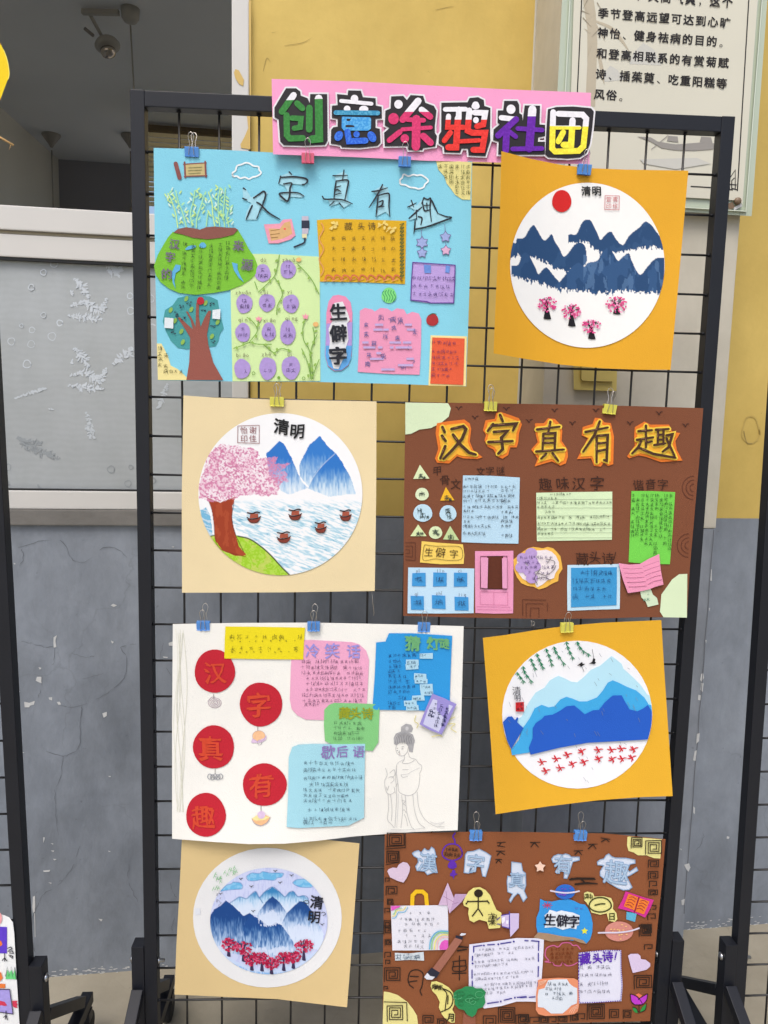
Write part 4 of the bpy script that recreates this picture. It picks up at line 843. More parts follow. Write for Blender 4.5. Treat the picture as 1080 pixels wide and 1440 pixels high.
# capsule title card
cp = card(s1, 'capsule_card', [(476, 414.5), (486, 417), (493, 425), (495.5, 440), (495, 470), (494.5, 500), (490, 514), (480, 521.5), (470, 522), (461, 515), (457, 500), (458.5, 470), (459, 440), (462, 424), (468, 416)], (240, 150, 186), p1, .0008)
Art(s1, 'capsule_colour', [ink((182, 156, 220)), ink((96, 170, 232))], cp, .0013, 0).poly([(459, 455), (495.5, 453), (494.7, 486), (458, 486)], 0).poly([(458, 486), (494.8, 486), (493.5, 504), (489.5, 513.5), (480, 520.8), (470.5, 521), (461.5, 514.5), (457.5, 500)], 1).done()
card(s1, 'white_inset', [(470, 426), (482, 424), (489, 440), (492, 450), (488, 455), (490, 478), (486, 490), (488, 500), (482, 506), (476, 519), (469, 518), (466, 508), (462, 497), (464, 480), (462, 462), (468, 450), (465, 440)], (236, 238, 240), cp, .0018)
a_ = Art(s1, 'lettering', ink((30, 34, 44)), cp, .0026, 0)
for ch_, y, z_ in (('生', 438.5, 23), ('僻', 468.5, 23), ('字', 500, 24)): a_.glyph(ch_, 475.5 if ch_ != '字' else 474.5, y, z_, 0, -.06, True); a_.glyph(ch_, 476, y + .4, z_, 0, -.04, True)
a_.done()
pk_ = card(s1, 'pink_note', [(506, 437), (513, 433), (523, 435), (527, 438), (535, 433), (545, 434), (551, 438), (558, 433.5), (568, 435), (572, 442), (580, 438.5), (589, 441), (592.5, 449), (592, 490), (590, 527), (550, 526), (503, 523), (505, 480)], (240, 158, 192), p1, .0008)
a_ = Art(s1, 'writing', [ink((112, 104, 160)), ink((196, 174, 222))], pk_, .0013, 0)
for _ in range(26): a_.poly(rect(*(lambda x, y: (x, y, x + random.uniform(5, 14), y + 3.2))(random.uniform(509, 574), random.choice((455, 462, 470, 480, 487, 495, 503, 512, 518)))), 1)
for (x, y, z_) in ((536, 447, 9), (553, 449, 9), (563, 451, 10), (515, 457, 7), (515, 470, 8), (554, 461, 8), (542, 473, 8), (559, 475, 7), (584, 467, 9), (526, 483, 8), (519, 499, 7), (539, 501, 8), (517, 512, 8), (567, 517, 9)): a_.scrawl(x, y, z_, .9); a_.scrawl(x, y, z_, .9)
a_.strokes([[(575, 486), (572.5, 489), (575, 492)], [(580, 505), (583, 508), (580, 511)], [(546, 448.5), (549, 448)]], .8, 0); a_.done()
oc = card(s1, 'cream_backing', [(605.5, 471.5), (656.5, 473), (655.8, 508), (655, 543), (602.5, 542), (604, 507)], (250, 232, 160), p1, .0008)
card(s1, 'orange_card', [(608, 474.5), (653.5, 476), (652.5, 508), (651.5, 541.3), (605, 539.5), (606.5, 507)], (234, 98, 62), p1, .0014)
Art(s1, 'writing', ink((140, 60, 92)), p1, .002, 0).lines(610, 482, 645, 1, 8, 7, .8, slope=.02, ragged=.1).lines(609, 494, 651, 5, 8.4, 6.5, .75, slope=.04, ragged=.45).done()
# tree
tr = card(s1, 'tree_crown_cutout', [(250, 419), (262, 416), (277, 415), (295, 417), (306, 422), (309, 440), (313, 455), (314.5, 462), (309, 470), (307, 480), (303, 487), (292, 488), (262, 491), (250, 489), (240, 479), (233, 465), (229, 452), (232, 436), (243, 429)], (74, 160, 162), p1, .0005)
a_ = Art(s1, 'crown_marks', [ink((140, 184, 84)), ink((40, 58, 74))], tr, .001, 0)
for (x, y) in ((262, 420), (240, 436), (269, 435), (289, 426), (255, 466), (298, 473), (257, 481), (306, 453), (246, 451)): a_.poly(ell(x, y, 2.6, 4.2, 10, 0, .5), 0)
for (x, y) in ((266, 427), (255, 432), (249, 441), (259, 447), (287, 437), (299, 427), (300, 460), (243, 468), (299, 482), (250, 444)):
    for k in range(3): a_.poly(ell(x + random.uniform(-3.5, 3.5), y + random.uniform(-3, 3), 1.3, 1, 6), 1)
    a_.stroke([(x - 2, y - 2), (x + 2, y + 1)], .6, 1)
a_.done()
tk = card(s1, 'tree_trunk_cutout', [(262, 534.3), (266, 510), (267, 490), (267.5, 475), (260, 462), (250, 447), (253, 446), (262, 455), (271, 463), (268, 450), (261.5, 438), (264, 438), (271, 450), (275, 460), (275.5, 440), (276, 426), (280, 426), (279.5, 445), (282, 460), (287, 448), (293, 437), (297, 437), (294, 455), (291, 470), (293, 485), (300, 510), (314, 534.6)], (152, 88, 76), p1, .0012)
card(s1, 'red_apple', ell(282, 423, 5.2, 5.5, 16, .03), (190, 40, 54), p1, .0018)
for P in ([(231.5, 446.5), (244, 447.5), (243.5, 462), (231, 461)], [(299, 436), (310, 434.5), (309.5, 449), (298.5, 448)]): card(s1, 'white_flap', P, (232, 240, 244), p1, .0022)

# ---------------------------------------------------------- pink banner
Bo = [(382, 111), (500, 114.5), (600, 120), (720, 126), (831, 130.5), (830, 180), (829, 231), (720, 229), (600, 226), (500, 221), (384, 217), (383, 160)]
bn, sb = hung('title_banner', Bo, (250, 166, 208), -.020, 'long pink banner across the top with six fat outlined Chinese characters', 'banner', None, bow(600, .006, 220), wave=.0008)
def fat(name, T_, sil, fills, c, split, extra=None):
    S_ = T_(sil)
    base = Art(sb, 'character_cutout', [paper((240, 238, 242))], bn, .0014 + fat.k * .00035, 0, .0008); fat.k += 1
    base.poly(S_); base.stroke(closed(S_ + [S_[0]])[:-1], 4.6, 0, False); o = base.done(label=None)
    bl = Art(sb, 'black_outline', ink((34, 28, 32), .45), o, base.lift + .0006, 0); bl.poly(S_); bl.done()
    f = Art(sb, 'colour_fill', [crayon(c, tuple(min(255, int(v * 1.06 + 6)) for v in c), .4, 260), ink((244, 242, 248)), ink((34, 28, 32))], o, base.lift + .0012, 0)
    f.split = [(split[0], split[1], 0, 1)] if split else None
    for kind, pts, wd, mi in fills:
        if kind == 's': f.stroke(T_(pts), wd, mi, False)
        elif kind == 'c': f.stroke(T_(pts), wd, mi, True)
        else: f.poly(T_(pts), mi)
    f.done()
fat.k = 0
A_T = T(380, 110, 6.75); B_T = T(530, 120, 6.75); C_T = T(680, 130, 6.353)
fat('a', A_T, [(150, 95), (245, 95), (285, 125), (290, 165), (355, 190), (375, 235), (380, 150), (540, 150), (545, 590), (520, 632), (330, 640), (130, 635), (95, 600), (80, 390), (40, 370), (40, 280)],
    [('s', [(222, 160), (110, 318)], 9, 0), ('s', [(255, 238), (305, 285)], 8.5, 0), ('s', [(155, 350), (158, 540), (185, 572), (310, 568)], 8.6, 0), ('s', [(205, 378), (292, 382), (285, 465), (228, 475)], 7.5, 0), ('s', [(372, 282), (370, 486)], 9.3, 0), ('s', [(460, 192), (466, 572), (394, 580)], 11, 0)], (58, 134, 62), (157, -.04))
def fat2():
    S_ = A_T([(740, 115), (860, 118), (880, 180), (1000, 190), (1003, 260), (1058, 270), (1060, 380), (1000, 385), (1000, 470), (1040, 480), (1048, 610), (1020, 640), (940, 650), (850, 660), (680, 655), (670, 635), (575, 620), (578, 490), (600, 465), (640, 460), (640, 385), (585, 375), (585, 260), (640, 255), (635, 150), (735, 160)])
    base = Art(sb, 'character_cutout', [paper((240, 238, 242))], bn, .0014 + fat.k * .00035, 0, .0008); fat.k += 1
    base.poly(S_); base.stroke(closed(S_ + [S_[0]])[:-1], 4.6, 0, False); o = base.done()
    Art(sb, 'black_outline', ink((34, 28, 32), .45), o, base.lift + .0006, 0).poly(S_).done()
    f = Art(sb, 'colour_fill', [ink((244, 242, 248)), crayon((56, 146, 190), (96, 180, 214), .4, 260), crayon((66, 158, 228), (104, 188, 240), .42, 260), crayon((44, 102, 220), (70, 130, 235), .4, 260), ink((34, 28, 32))], o, base.lift + .0012, 0)
    f.poly(A_T(ell(800, 195, 36, 38)), 0).stroke(A_T([(672, 215), (962, 242)]), 5.4, 0, False).poly(A_T(ell(730, 292, 32, 32)), 0).poly(A_T(ell(888, 296, 44, 36)), 0).stroke(A_T([(622, 326), (1022, 330)]), 6.6, 1, False)
    f.poly(A_T([(680, 365), (945, 370), (958, 385), (955, 480), (930, 497), (700, 497), (678, 470)]), 2).stroke(A_T([(735, 395), (838, 398), (855, 425), (835, 452), (725, 455)]), 3.3, 4, False)
    f.poly(A_T(ell(650, 548, 38, 50, 16, 0, .5)), 3).stroke(A_T([(732, 505), (748, 598), (905, 592)]), 8.5, 3, False).poly(A_T(ell(820, 532, 30, 30)), 3).poly(A_T(ell(965, 555, 38, 55, 16, 0, -.5)), 3).done()
fat2()
fat('c', B_T, [(135, 105), (250, 100), (285, 140), (320, 92), (440, 100), (460, 165), (540, 195), (565, 240), (550, 380), (550, 450), (570, 480), (555, 580), (440, 595), (430, 615), (300, 615), (290, 575), (75, 578), (68, 450), (120, 405), (75, 380), (80, 240), (130, 220)],
    [('p', ell(205, 180, 40, 42), 0, 1), ('p', ell(158, 317, 50, 54), 0, 0), ('s', [(392, 148), (245, 325)], 9.8, 0), ('s', [(425, 232), (505, 298)], 9, 0), ('s', [(290, 325), (445, 332)], 6.5, 0), ('s', [(242, 418), (512, 400)], 5.6, 0), ('s', [(375, 320), (370, 582)], 12, 0), ('s', [(218, 442), (118, 522)], 7.6, 0), ('p', ell(265, 505, 40, 42), 0, 0), ('s', [(440, 480), (510, 545)], 9.4, 0)], (216, 56, 112), (157.2, 0))
fat('d', B_T, [(612, 165), (860, 160), (880, 120), (960, 112), (1015, 140), (1020, 195), (1078, 215), (1075, 430), (1078, 520), (1030, 672), (870, 665), (865, 600), (805, 600), (790, 640), (640, 635), (635, 580), (585, 550), (590, 470), (610, 440)],
    [('s', [(648, 228), (842, 226)], 6.6, 0), ('s', [(778, 226), (776, 320)], 8, 0), ('s', [(680, 292), (672, 398), (822, 398)], 7.2, 0), ('s', [(770, 310), (752, 588), (678, 588)], 9, 0), ('s', [(698, 448), (640, 525)], 7.4, 0), ('s', [(878, 238), (862, 430), (905, 450), (1028, 450), (1000, 612), (915, 612)], 8.4, 0), ('p', ell(937, 192, 38, 38, 16, .06), 0, 1), ('s', [(925, 258), (1028, 262), (1010, 372), (950, 388)], 8, 0), ('p', ell(940, 330, 27, 30), 0, 1), ('s', [(785, 532), (972, 522)], 6, 0)], (232, 56, 50), (168.2, 0))
fat('e', C_T, [(185, 75), (300, 75), (318, 110), (320, 185), (345, 200), (350, 255), (368, 115), (505, 118), (500, 285), (550, 290), (550, 390), (490, 400), (485, 440), (548, 440), (548, 555), (130, 555), (135, 440), (85, 425), (90, 330), (145, 285), (125, 270), (128, 160), (175, 160)],
    [('p', ell(245, 150, 40, 42), 0, 1), ('s', [(158, 225), (285, 240)], 7.4, 1), ('s', [(290, 240), (130, 385)], 9, 0), ('s', [(205, 340), (198, 515)], 9.5, 0), ('s', [(230, 350), (288, 395)], 6.5, 0), ('s', [(436, 150), (408, 500)], 11.5, 0), ('s', [(305, 322), (525, 336)], 6.4, 0), ('s', [(260, 505), (522, 500)], 6.6, 0)], (104, 34, 168), (163.5, 0))
fat('f', C_T, [(575, 150), (650, 130), (800, 125), (960, 140), (985, 170), (970, 330), (950, 460), (920, 540), (860, 580), (750, 590), (580, 580), (550, 555), (560, 350)],
    [('s', [(622, 175), (612, 500), (640, 528), (850, 522), (892, 480), (918, 235), (885, 198), (668, 190)], 8.2, 0), ('s', [(650, 314), (858, 314)], 5.6, 0), ('s', [(795, 248), (782, 468), (715, 468)], 8.8, 0), ('s', [(712, 355), (668, 438)], 8, 0)], (246, 232, 66), (165.5, .015))
# ---------------------------------------------------------- sun and blue mountains painting (upper right)
GR = 'square Qingming festival paintings hung on the rack'
def chop(v): return np.clip(v, 0, 1)
P2o = [(705, 212.5), (745, 223), (790, 232), (830, 236.5), (880, 238.5), (968, 240), (962, 310), (954, 400), (943, 520), (900, 520), (850, 518), (790, 513), (740, 505), (694, 497), (698, 400), (703, 300)]
p2, s2 = hung('wall_poster', P2o, (233, 172, 42), -.03, 'golden square painting with red sun, dark blue mountains and four pink trees', 'painting', GR, lambda x, y: .05 * max(0, (830 - x) / 125) ** 2 + .012 * max(0, (x - 830) / 138) ** 2 + .004 * ((y - 240) / 280))
cv = Canvas(826, 373, 108.6, 116, (250, 250, 247)); q = T(680, 200, 3.6)
def mist_range(cv, ridge, base, c, seed, c2=None, fade=9):
    rd = cv.ridge(q(ridge)); bs = cv.ridge(q(base)); st = vnoise(cv.X, cv.Y, 2.2, 12, seed, 2); n2 = vnoise(cv.X, cv.Y, 1.6, 5, seed + 3, 2)
    m = (cv.Y > rd) & (cv.Y < bs + fade * (st - .35) * 1.6); t = chop((cv.Y - (bs - fade * .8)) / (fade * 1.7)); keep = m & (n2 > t * .95 - .15)
    cc = vnoise(cv.X, cv.Y, 14, 30, seed + 7)
    cv.put(keep, c); cv.put(keep & (cc > .55), c2 or [min(255, v + 16) for v in c], .5)
BL = (36, 74, 118)
mist_range(cv, [(430, 470), (440, 465), (470, 465), (500, 405), (525, 392), (545, 400), (580, 470), (592, 495), (615, 470), (645, 452), (670, 490), (705, 520), (740, 470), (790, 430), (818, 402), (850, 420), (880, 460), (915, 500)], [(430, 505), (500, 500), (540, 515), (600, 560), (660, 560), (710, 545), (760, 535), (850, 530), (915, 535)], BL, 2)
mist_range(cv, [(130, 505), (165, 510), (170, 488), (205, 484), (232, 440), (254, 420), (275, 450), (305, 497), (330, 480), (345, 465), (360, 500), (385, 540), (405, 578), (430, 560), (460, 520), (490, 508), (515, 530), (525, 600)], [(130, 580), (200, 565), (260, 580), (330, 610), (400, 650), (450, 640), (525, 615)], BL, 4)
mist_range(cv, [(140, 625), (175, 620), (195, 570), (218, 560), (240, 590), (265, 640), (278, 668), (300, 645), (322, 635), (350, 670), (385, 712), (385, 730)], [(140, 670), (220, 690), (300, 715), (385, 740)], BL, 6)
mist_range(cv, [(375, 715), (400, 690), (440, 640), (480, 610), (510, 630), (530, 610), (575, 600), (600, 560), (630, 535), (655, 560), (680, 600), (705, 580), (735, 562), (750, 600), (780, 660), (800, 668), (830, 630), (870, 590), (915, 585)], [(375, 745), (450, 745), (540, 755), (600, 760), (700, 750), (800, 755), (890, 755), (915, 740)], BL, 8, (58, 98, 146))
m_ = (cv.X > 820) & (vnoise(cv.X, cv.Y, 6, 22, 40) > .6) & (cv.Y > 358) & (cv.Y < 408) & (np.abs(cv.C[..., 0] - lin(BL)[0] * ALB) < .06); cv.put(m_, (92, 128, 170), .55)
cv.obj('painted_disc', s2, p2, .0008)
card(s2, 'red_sun', ell(790, 282.8, 13.6, 15.6, 26, .012), (216, 34, 34), p2, .0016)
a_ = Art(s2, 'title_writing', ink((30, 30, 30)), p2, .0018, 0)
for ch_, x in (('清', 824.5), ('明', 839)): a_.glyph(ch_, x, 268.5, 13, 0, 0, True, .03)
a_.done()
def seal(sheet, parent, lift, P, chars, c, z_, wd=1.0, fill=None):
    a_ = Art(sheet, 'seal_mark', [ink(c)] + ([ink(fill)] if fill else []), parent, lift, 0)
    if fill: a_.poly(P, 1)
    a_.stroke(closed(P)[:-1], wd, 0, False); cx = sum(p[0] for p in P) / 4; cy = sum(p[1] for p in P) / 4
    for k, ch_ in enumerate(chars): a_.glyph(ch_, cx + (z_ * .62 if k < 2 else -z_ * .62), cy + (-z_ * .6 if k % 2 == 0 else z_ * .6), z_, 0, 0, False, .02)
    a_.done()
seal(s2, p2, .0018, [(851, 275), (871, 275.5), (870.5, 295), (850.5, 294.5)], '青佺萱印', (206, 112, 116), 7.5, .8)
def blossom(sheet, parent, lift, cx, cy, r_, c, trunk, th, n=60, c2=(250, 170, 205), dark=(24, 20, 26)):
    a_ = Art(sheet, 'painted_tree', [ink(c), ink(c2), ink(dark)], parent, lift, 0)
    a_.poly([(cx - th, trunk), (cx - th * .35, cy + 2), (cx + th * .2, cy + 1), (cx + th * 1.1, trunk + 1), (cx, trunk + 1.2)], 2)
    B_ = [random.uniform(-2.7, -.5) for _ in range(8)]
    for k, t_ in enumerate(B_): a_.stroke([(cx, cy + 3), (cx + math.cos(t_) * r_ * .4, cy + math.sin(t_) * r_ * .45), (cx + math.cos(t_ + .2) * r_ * .8, cy + math.sin(t_ + .2) * r_ * .8)], .9, 2)
    for _ in range(n):
        t_ = random.uniform(0, 6.28); d_ = math.sqrt(random.random()); x = cx + math.cos(t_) * d_ * r_ * 1.0; y = cy - r_ * .1 + math.sin(t_) * d_ * r_ * .8
        a_.poly(ell(x, y, random.uniform(.9, 2.0), random.uniform(.9, 1.7), 7, .15, 0, x), 0 if random.random() < .72 else 1)
    a_.done()
for (x, y, r_, tb) in ((769.5, 429, 13.5, 448), (804, 439, 13.5, 458), (832, 460, 13, 476), (867, 430, 15, 441)): blossom(s2, p2, .0016, x, y, r_, (232, 72, 142), tb, 5.2, 64)

# ---------------------------------------------------------- beige painting with pink tree and boats
P3o = [(258, 556), (300, 559), (390, 562), (529.5, 564.5), (529, 700), (527, 831), (400, 833), (256, 833.5), (255.5, 700)]
p3, s3 = hung('wall_poster', P3o, (238, 219, 174), -.012, 'beige square painting with a pink blossom tree, two blue peaks and small brown boats', 'painting', GR, bow(390, .007, 140))
cv = Canvas(394.3, 695, 115.3, 114, (248, 249, 250)); q = T(240, 540, 3.6); X, Y = cv.X, cv.Y
def peak(P, top, bot, c, c2, seed):
    m = cv.inside(q(P), .8, 4, seed); t = chop((Y - top) / (bot - top)); n_ = vnoise(X, Y, 2, 10, seed, 3); k = chop(1.4 - t * 1.15 + (n_ - .5) * .8 * t)
    for a, cc in ((1, (246, 250, 252)),): cv.put(m, cc)
    cv.put(m, c2, k); cv.put(m, c, chop(k * 1.6 - .75))
peak([(485, 350), (520, 320), (550, 287), (575, 305), (610, 370), (640, 440), (660, 490), (695, 525), (600, 560), (560, 540), (500, 460), (490, 400)], 620, 694, (28, 104, 196), (96, 176, 228), 3)
peak([(650, 420), (660, 390), (700, 310), (755, 263), (800, 320), (835, 350), (760, 430), (700, 520), (655, 470)], 613, 686, (30, 110, 200), (106, 182, 230), 5)
peak([(695, 530), (730, 450), (790, 390), (835, 350), (870, 400), (910, 470), (938, 555), (800, 570)], 636, 699, (26, 104, 196), (96, 180, 228), 7)
cv.line(q([(835, 350), (780, 400), (730, 460), (700, 515)]), .8, (240, 246, 250), .8)
w1 = (Y > 702 + 6 * (vnoise(X, Y, 30, seed=9) - .5)) & cv.inside([(325, 690), (520, 690), (520, 820), (404, 815), (395, 795), (380, 775), (360, 762), (335, 750), (320, 720)])
st = vnoise(X + .6 * Y, Y * 1.0 - .35 * X, 10, 1.7, 12, 3); sw = vnoise(X, Y, 24, 9, 15, 2)
cv.put(w1, (178, 220, 236), chop((st - .42) * 5) * .8); cv.put(w1, (134, 194, 218), .75 * chop((st - .56) * 5) * chop(.2 + sw)); cv.put(w1, (80, 160, 198), .6 * chop((st - .68) * 8) * (vnoise(X, Y, 6, seed=31) > .6))
cv.put(cv.inside(q([(150, 640), (180, 625), (200, 660), (215, 770), (190, 770), (160, 700)]), .8), (120, 186, 220), .5 + .5 * (st > .5))
cv.put(w1 & (Y < 712), (248, 250, 252), chop((712 - Y) / 12 + .3 * (st - .5)))
g_ = cv.inside(q([(195, 770), (215, 765), (330, 765), (400, 785), (460, 825), (510, 870), (560, 925), (610, 975), (560, 990), (400, 990), (250, 900)]), .4); gn_ = vnoise(X, Y, 2, 2, 21, 2)
cv.put(g_, (160, 208, 44)); cv.put(g_ & (gn_ > .55), (188, 224, 90), .7); cv.put(g_ & (vnoise(X, Y, 10, seed=22) > .62), (206, 210, 110), .6)
cv.line(q([(198, 772), (225, 765)]), 1.6, (40, 50, 40)); cv.line(q([(340, 770), (400, 785), (460, 825), (510, 870), (560, 925), (603, 968)]), 2.0, (38, 50, 38))
tk_ = cv.inside(q([(185, 575), (250, 600), (328, 570), (312, 620), (310, 680), (325, 750), (345, 820), (385, 868), (330, 872), (260, 840), (225, 790), (218, 700), (205, 620)]), .3)
cv.put(tk_, (160, 62, 32)); cv.put(tk_ & (vnoise(X, Y, 5, 14, 26) > .58), (178, 78, 44), .7); cv.line(q([(190, 585), (212, 650), (220, 720), (228, 795), (262, 842), (380, 875)]), 1.0, (120, 36, 20)); cv.line(q([(320, 600), (310, 680), (328, 760), (370, 850)]), 1.1, (70, 22, 14))
cr = cv.inside(q([(140, 540), (145, 490), (170, 440), (180, 370), (215, 330), (250, 305), (320, 310), (400, 325), (445, 335), (440, 380), (500, 370), (545, 375), (520, 410), (605, 400), (560, 440), (595, 455), (590, 490), (545, 510), (550, 565), (480, 565), (400, 560), (330, 575), (270, 595), (190, 590), (150, 580)]), 3.2, 5, 27)
f1 = vnoise(X, Y, 1.7, seed=28, octv=2); f2 = vnoise(X, Y, 11, seed=29)
cv.put(cr & (f1 > .56 - .12 * f2), (214, 132, 172), .85); cv.put(cr & (f1 > .68 - .12 * f2), (190, 92, 140), .9); cv.put(cr, (236, 176, 204), .28); cv.put(cr & (f2 > .5), (224, 142, 180), .3)
for L_ in ([(240, 540), (330, 440), (300, 400)], [(330, 450), (380, 520)], [(300, 560), (400, 470), (500, 420)], [(260, 500), (230, 380)], [(420, 540), (540, 560)]): cv.line(q(L_), 1.0, (190, 96, 136), .6)
cv.obj('painted_disc', s3, p3, .0008)
a_ = Art(s3, 'painted_boat', [ink((132, 58, 44)), ink((52, 24, 22)), ink((168, 84, 62))], p3, .0014, 0)
for (x, y, k) in ((357, 728, 1.0), (415, 724, .95), (486, 725, .85), (451, 742, .85), (399, 756, 1.0)):
    a_.poly([(x - 10 * k, y - 1), (x - 7 * k, y + 5), (x - 3 * k, y + 7), (x + 4 * k, y + 7), (x + 8 * k, y + 4), (x + 10 * k, y - 2), (x + 4 * k, y + 1.5), (x - 5 * k, y + 1.5)], 0)
    a_.poly([(x - 6 * k, y + 1), (x - 5 * k, y - 5), (x + 6 * k, y - 6), (x + 6 * k, y)], 2); a_.stroke([(x - 9 * k, y - 7), (x - 2, y - 6), (x + 4, y - 8), (x + 8 * k, y - 7)], 1.8, 1); a_.stroke([(x - 10 * k, y - 1), (x - 5 * k, y + 2), (x + 4 * k, y + 1), (x + 10 * k, y - 2)], 1.2, 1); a_.stroke([(x - 9 * k, y + 2), (x - 4, y + 7), (x + 4, y + 7), (x + 8 * k, y + 3)], .8, 1)
a_.done(each=1)
a_ = Art(s3, 'title_writing', ink((28, 28, 30)), p3, .0016, 0)
for ch_, x, y, z_ in (('清', 396, 600, 21), ('明', 418, 606, 20)): a_.glyph(ch_, x, y, z_, 0, .05, True, .03)
a_.done()
seal(s3, p3, .0016, [(334.5, 599), (364.5, 598), (364.5, 623.5), (334, 622.5)], '谢佳怡印', (150, 90, 96), 10, .8)

# ---------------------------------------------------------- brown poster with glowing orange characters
P4o = [(570, 565.5), (650, 566.5), (780, 568.5), (890, 571), (989, 574), (984, 640), (977, 720), (970, 800), (966, 868), (900, 868), (840, 870), (757, 870.5), (660, 868.5), (567, 866), (568, 720)]
p4, s4 = hung('wall_poster', P4o, (128, 76, 50), -.012, 'brown handmade poster with five glowing orange title characters and pale notes', 'poster', 'handmade posters hung on the rack', bow(775, .009, 205))
for P in ([(570, 566), (630, 567), (634, 574), (631, 586), (620, 595), (606, 602), (590, 604), (578, 610), (570, 611)], [(966.5, 807), (955, 807.5), (945, 815), (938, 825), (930, 836), (929, 850), (928, 860), (933, 868), (966, 868.5)]): card(s4, 'pale_corner', P, (222, 240, 200), p4, .0008)
bd = Art(s4, 'drawn_bird', ink((64, 34, 26)), p4, .0004, 0)
for (x, y) in ((645, 574), (668, 587), (712, 575), (744, 592), (780, 577), (805, 595), (838, 577), (886, 595), (927, 581), (964, 598)): bd.stroke([(x - 4.5, y - 2), (x - 2, y - 1), (x, y + 2), (x + 2, y - 1.5), (x + 5, y - 2)], 1.1)
bd.done(each=True)
qa = T(560, 550, 4.909); qb = T(770, 550, 4.696); I_ = lambda L: L
halos = [qa([(270, 225), (345, 212), (455, 200), (490, 225), (500, 260), (490, 350), (515, 410), (575, 455), (545, 465), (450, 460), (405, 445), (350, 495), (270, 490), (258, 465), (280, 400), (262, 290)]),
         qa([(605, 205), (670, 195), (680, 155), (710, 148), (760, 165), (830, 190), (850, 230), (830, 290), (825, 350), (815, 385), (770, 385), (755, 440), (720, 462), (690, 450), (660, 400), (620, 380), (600, 340), (610, 300), (590, 270)]),
         [(753, 596), (765, 596), (771, 589), (780, 590), (788, 598), (790, 606), (789, 620), (797, 632), (798, 642), (795, 651), (788, 654), (776, 648), (762, 652), (753, 655), (757, 645), (748, 632), (757, 622), (754, 610)],
         qb([(235, 240), (300, 220), (315, 180), (350, 183), (375, 210), (415, 215), (435, 300), (430, 480), (400, 490), (370, 465), (350, 495), (310, 490), (290, 440), (200, 445), (240, 370), (270, 310), (230, 290)]),
         qb([(580, 240), (640, 205), (680, 225), (800, 225), (820, 270), (870, 280), (840, 330), (850, 390), (885, 455), (750, 465), (650, 430), (600, 420), (540, 440), (530, 430), (580, 360), (575, 300)])]
stk = [[qa(L) for L in ([(305, 248), (322, 285)], [(302, 308), (328, 345)], [(325, 380), (290, 465)], [(368, 262), (450, 242), (468, 262), (440, 330), (370, 410), (312, 468)], [(378, 300), (430, 370), (490, 425), (535, 438)])],
       [qa(L) for L in ([(703, 165), (722, 208)], [(655, 228), (618, 275)], [(645, 238), (815, 225), (792, 272)], [(660, 282), (755, 274), (712, 322), (722, 400), (690, 432)], [(622, 352), (790, 345)])],
       [[(755, 604), (787, 600)], [(774, 593), (771, 608)], [(764, 610), (763, 632)], [(764, 610), (781, 609), (780, 633)], [(765, 616.5), (780, 616)], [(765, 623), (780, 622.5)], [(754, 635), (793, 632)], [(768, 638), (761, 645)], [(777, 637), (785, 648)]],
       [qb(L) for L in ([(250, 270), (398, 240)], [(345, 200), (310, 290), (235, 400)], [(325, 300), (324, 470)], [(330, 295), (398, 290), (390, 460), (372, 455)], [(335, 345), (388, 340)], [(335, 395), (388, 385)])],
       [qb(L) for L in ([(600, 265), (690, 258)], [(650, 228), (650, 300)], [(590, 322), (698, 305)], [(650, 300), (650, 372)], [(655, 338), (690, 332)], [(618, 330), (600, 370), (558, 412)], [(600, 372), (700, 415), (845, 440)], [(715, 255), (800, 250)], [(730, 255), (728, 352)], [(766, 255), (766, 350)], [(730, 288), (766, 288)], [(730, 320), (766, 320)], [(705, 356), (778, 345)], [(785, 292), (825, 285), (800, 370), (760, 400)], [(785, 310), (840, 430)])]]
for k, (h, S_) in enumerate(zip(halos, stk)):
    b_ = Art(s4, 'title_cutout', [paper((240, 128, 44))], p4, .001, 0, .0006).poly(h).stroke(closed(h)[:-1], 1.6, 0, False).done()
    cx = sum(x for x, y in h) / len(h); cy = sum(y for x, y in h) / len(h)
    f = Art(s4, 'yellow_glow', [ink((250, 182, 52)), ink((252, 214, 74))], b_, .0015, 0); f.poly([(cx + (x - cx) * .88, cy + (y - cy) * .88) for x, y in h], 0)
    for s_ in S_: f.stroke(s_, 7.5, 1, False)
    f.done()
    f = Art(s4, 'lettering', [ink((74, 46, 28)), ink((150, 108, 84))], b_, .0030, 0); wd = 4.6 if k < 2 else 4.0
    for s_ in S_: f.stroke(s_, wd, 0, False, .25)
    for s_ in S_: f.stroke([(s_[0][0] * .75 + s_[1][0] * .25 - .5, s_[0][1] * .75 + s_[1][1] * .25 - .5), (s_[0][0] * .45 + s_[1][0] * .55 - .5, s_[0][1] * .45 + s_[1][1] * .55 - .5)], .9, 1, False)
    f.done()
a_ = Art(s4, 'writing', ink((62, 34, 24)), p4, .0006, 0)
for ch_, x, y, z_ in (('甲', 615, 662, 13), ('骨', 626, 675, 14), ('文', 641, 681, 14), ('文', 676, 663, 12), ('字', 689, 662, 12), ('谜', 704, 662, 12), ('趣', 767, 681, 18), ('味', 791, 680, 18), ('汉', 814, 680, 18), ('字', 840, 680, 20), ('谐', 898, 682, 15), ('音', 915, 681, 15), ('字', 932, 681, 15), ('藏', 819, 786, 18), ('头', 837, 784, 17), ('诗', 855, 785, 17)): a_.glyph(ch_, x, y, z_, 0, 0, False, .03)
a_.stroke([(866, 776), (863, 788)], 1, 0).poly(ell(862, 791, 1, 1, 6)); a_.done(each=1.5)
cc_ = Art(s4, 'drawn_spiral', ink((92, 48, 34)), p4, .0004, 0)
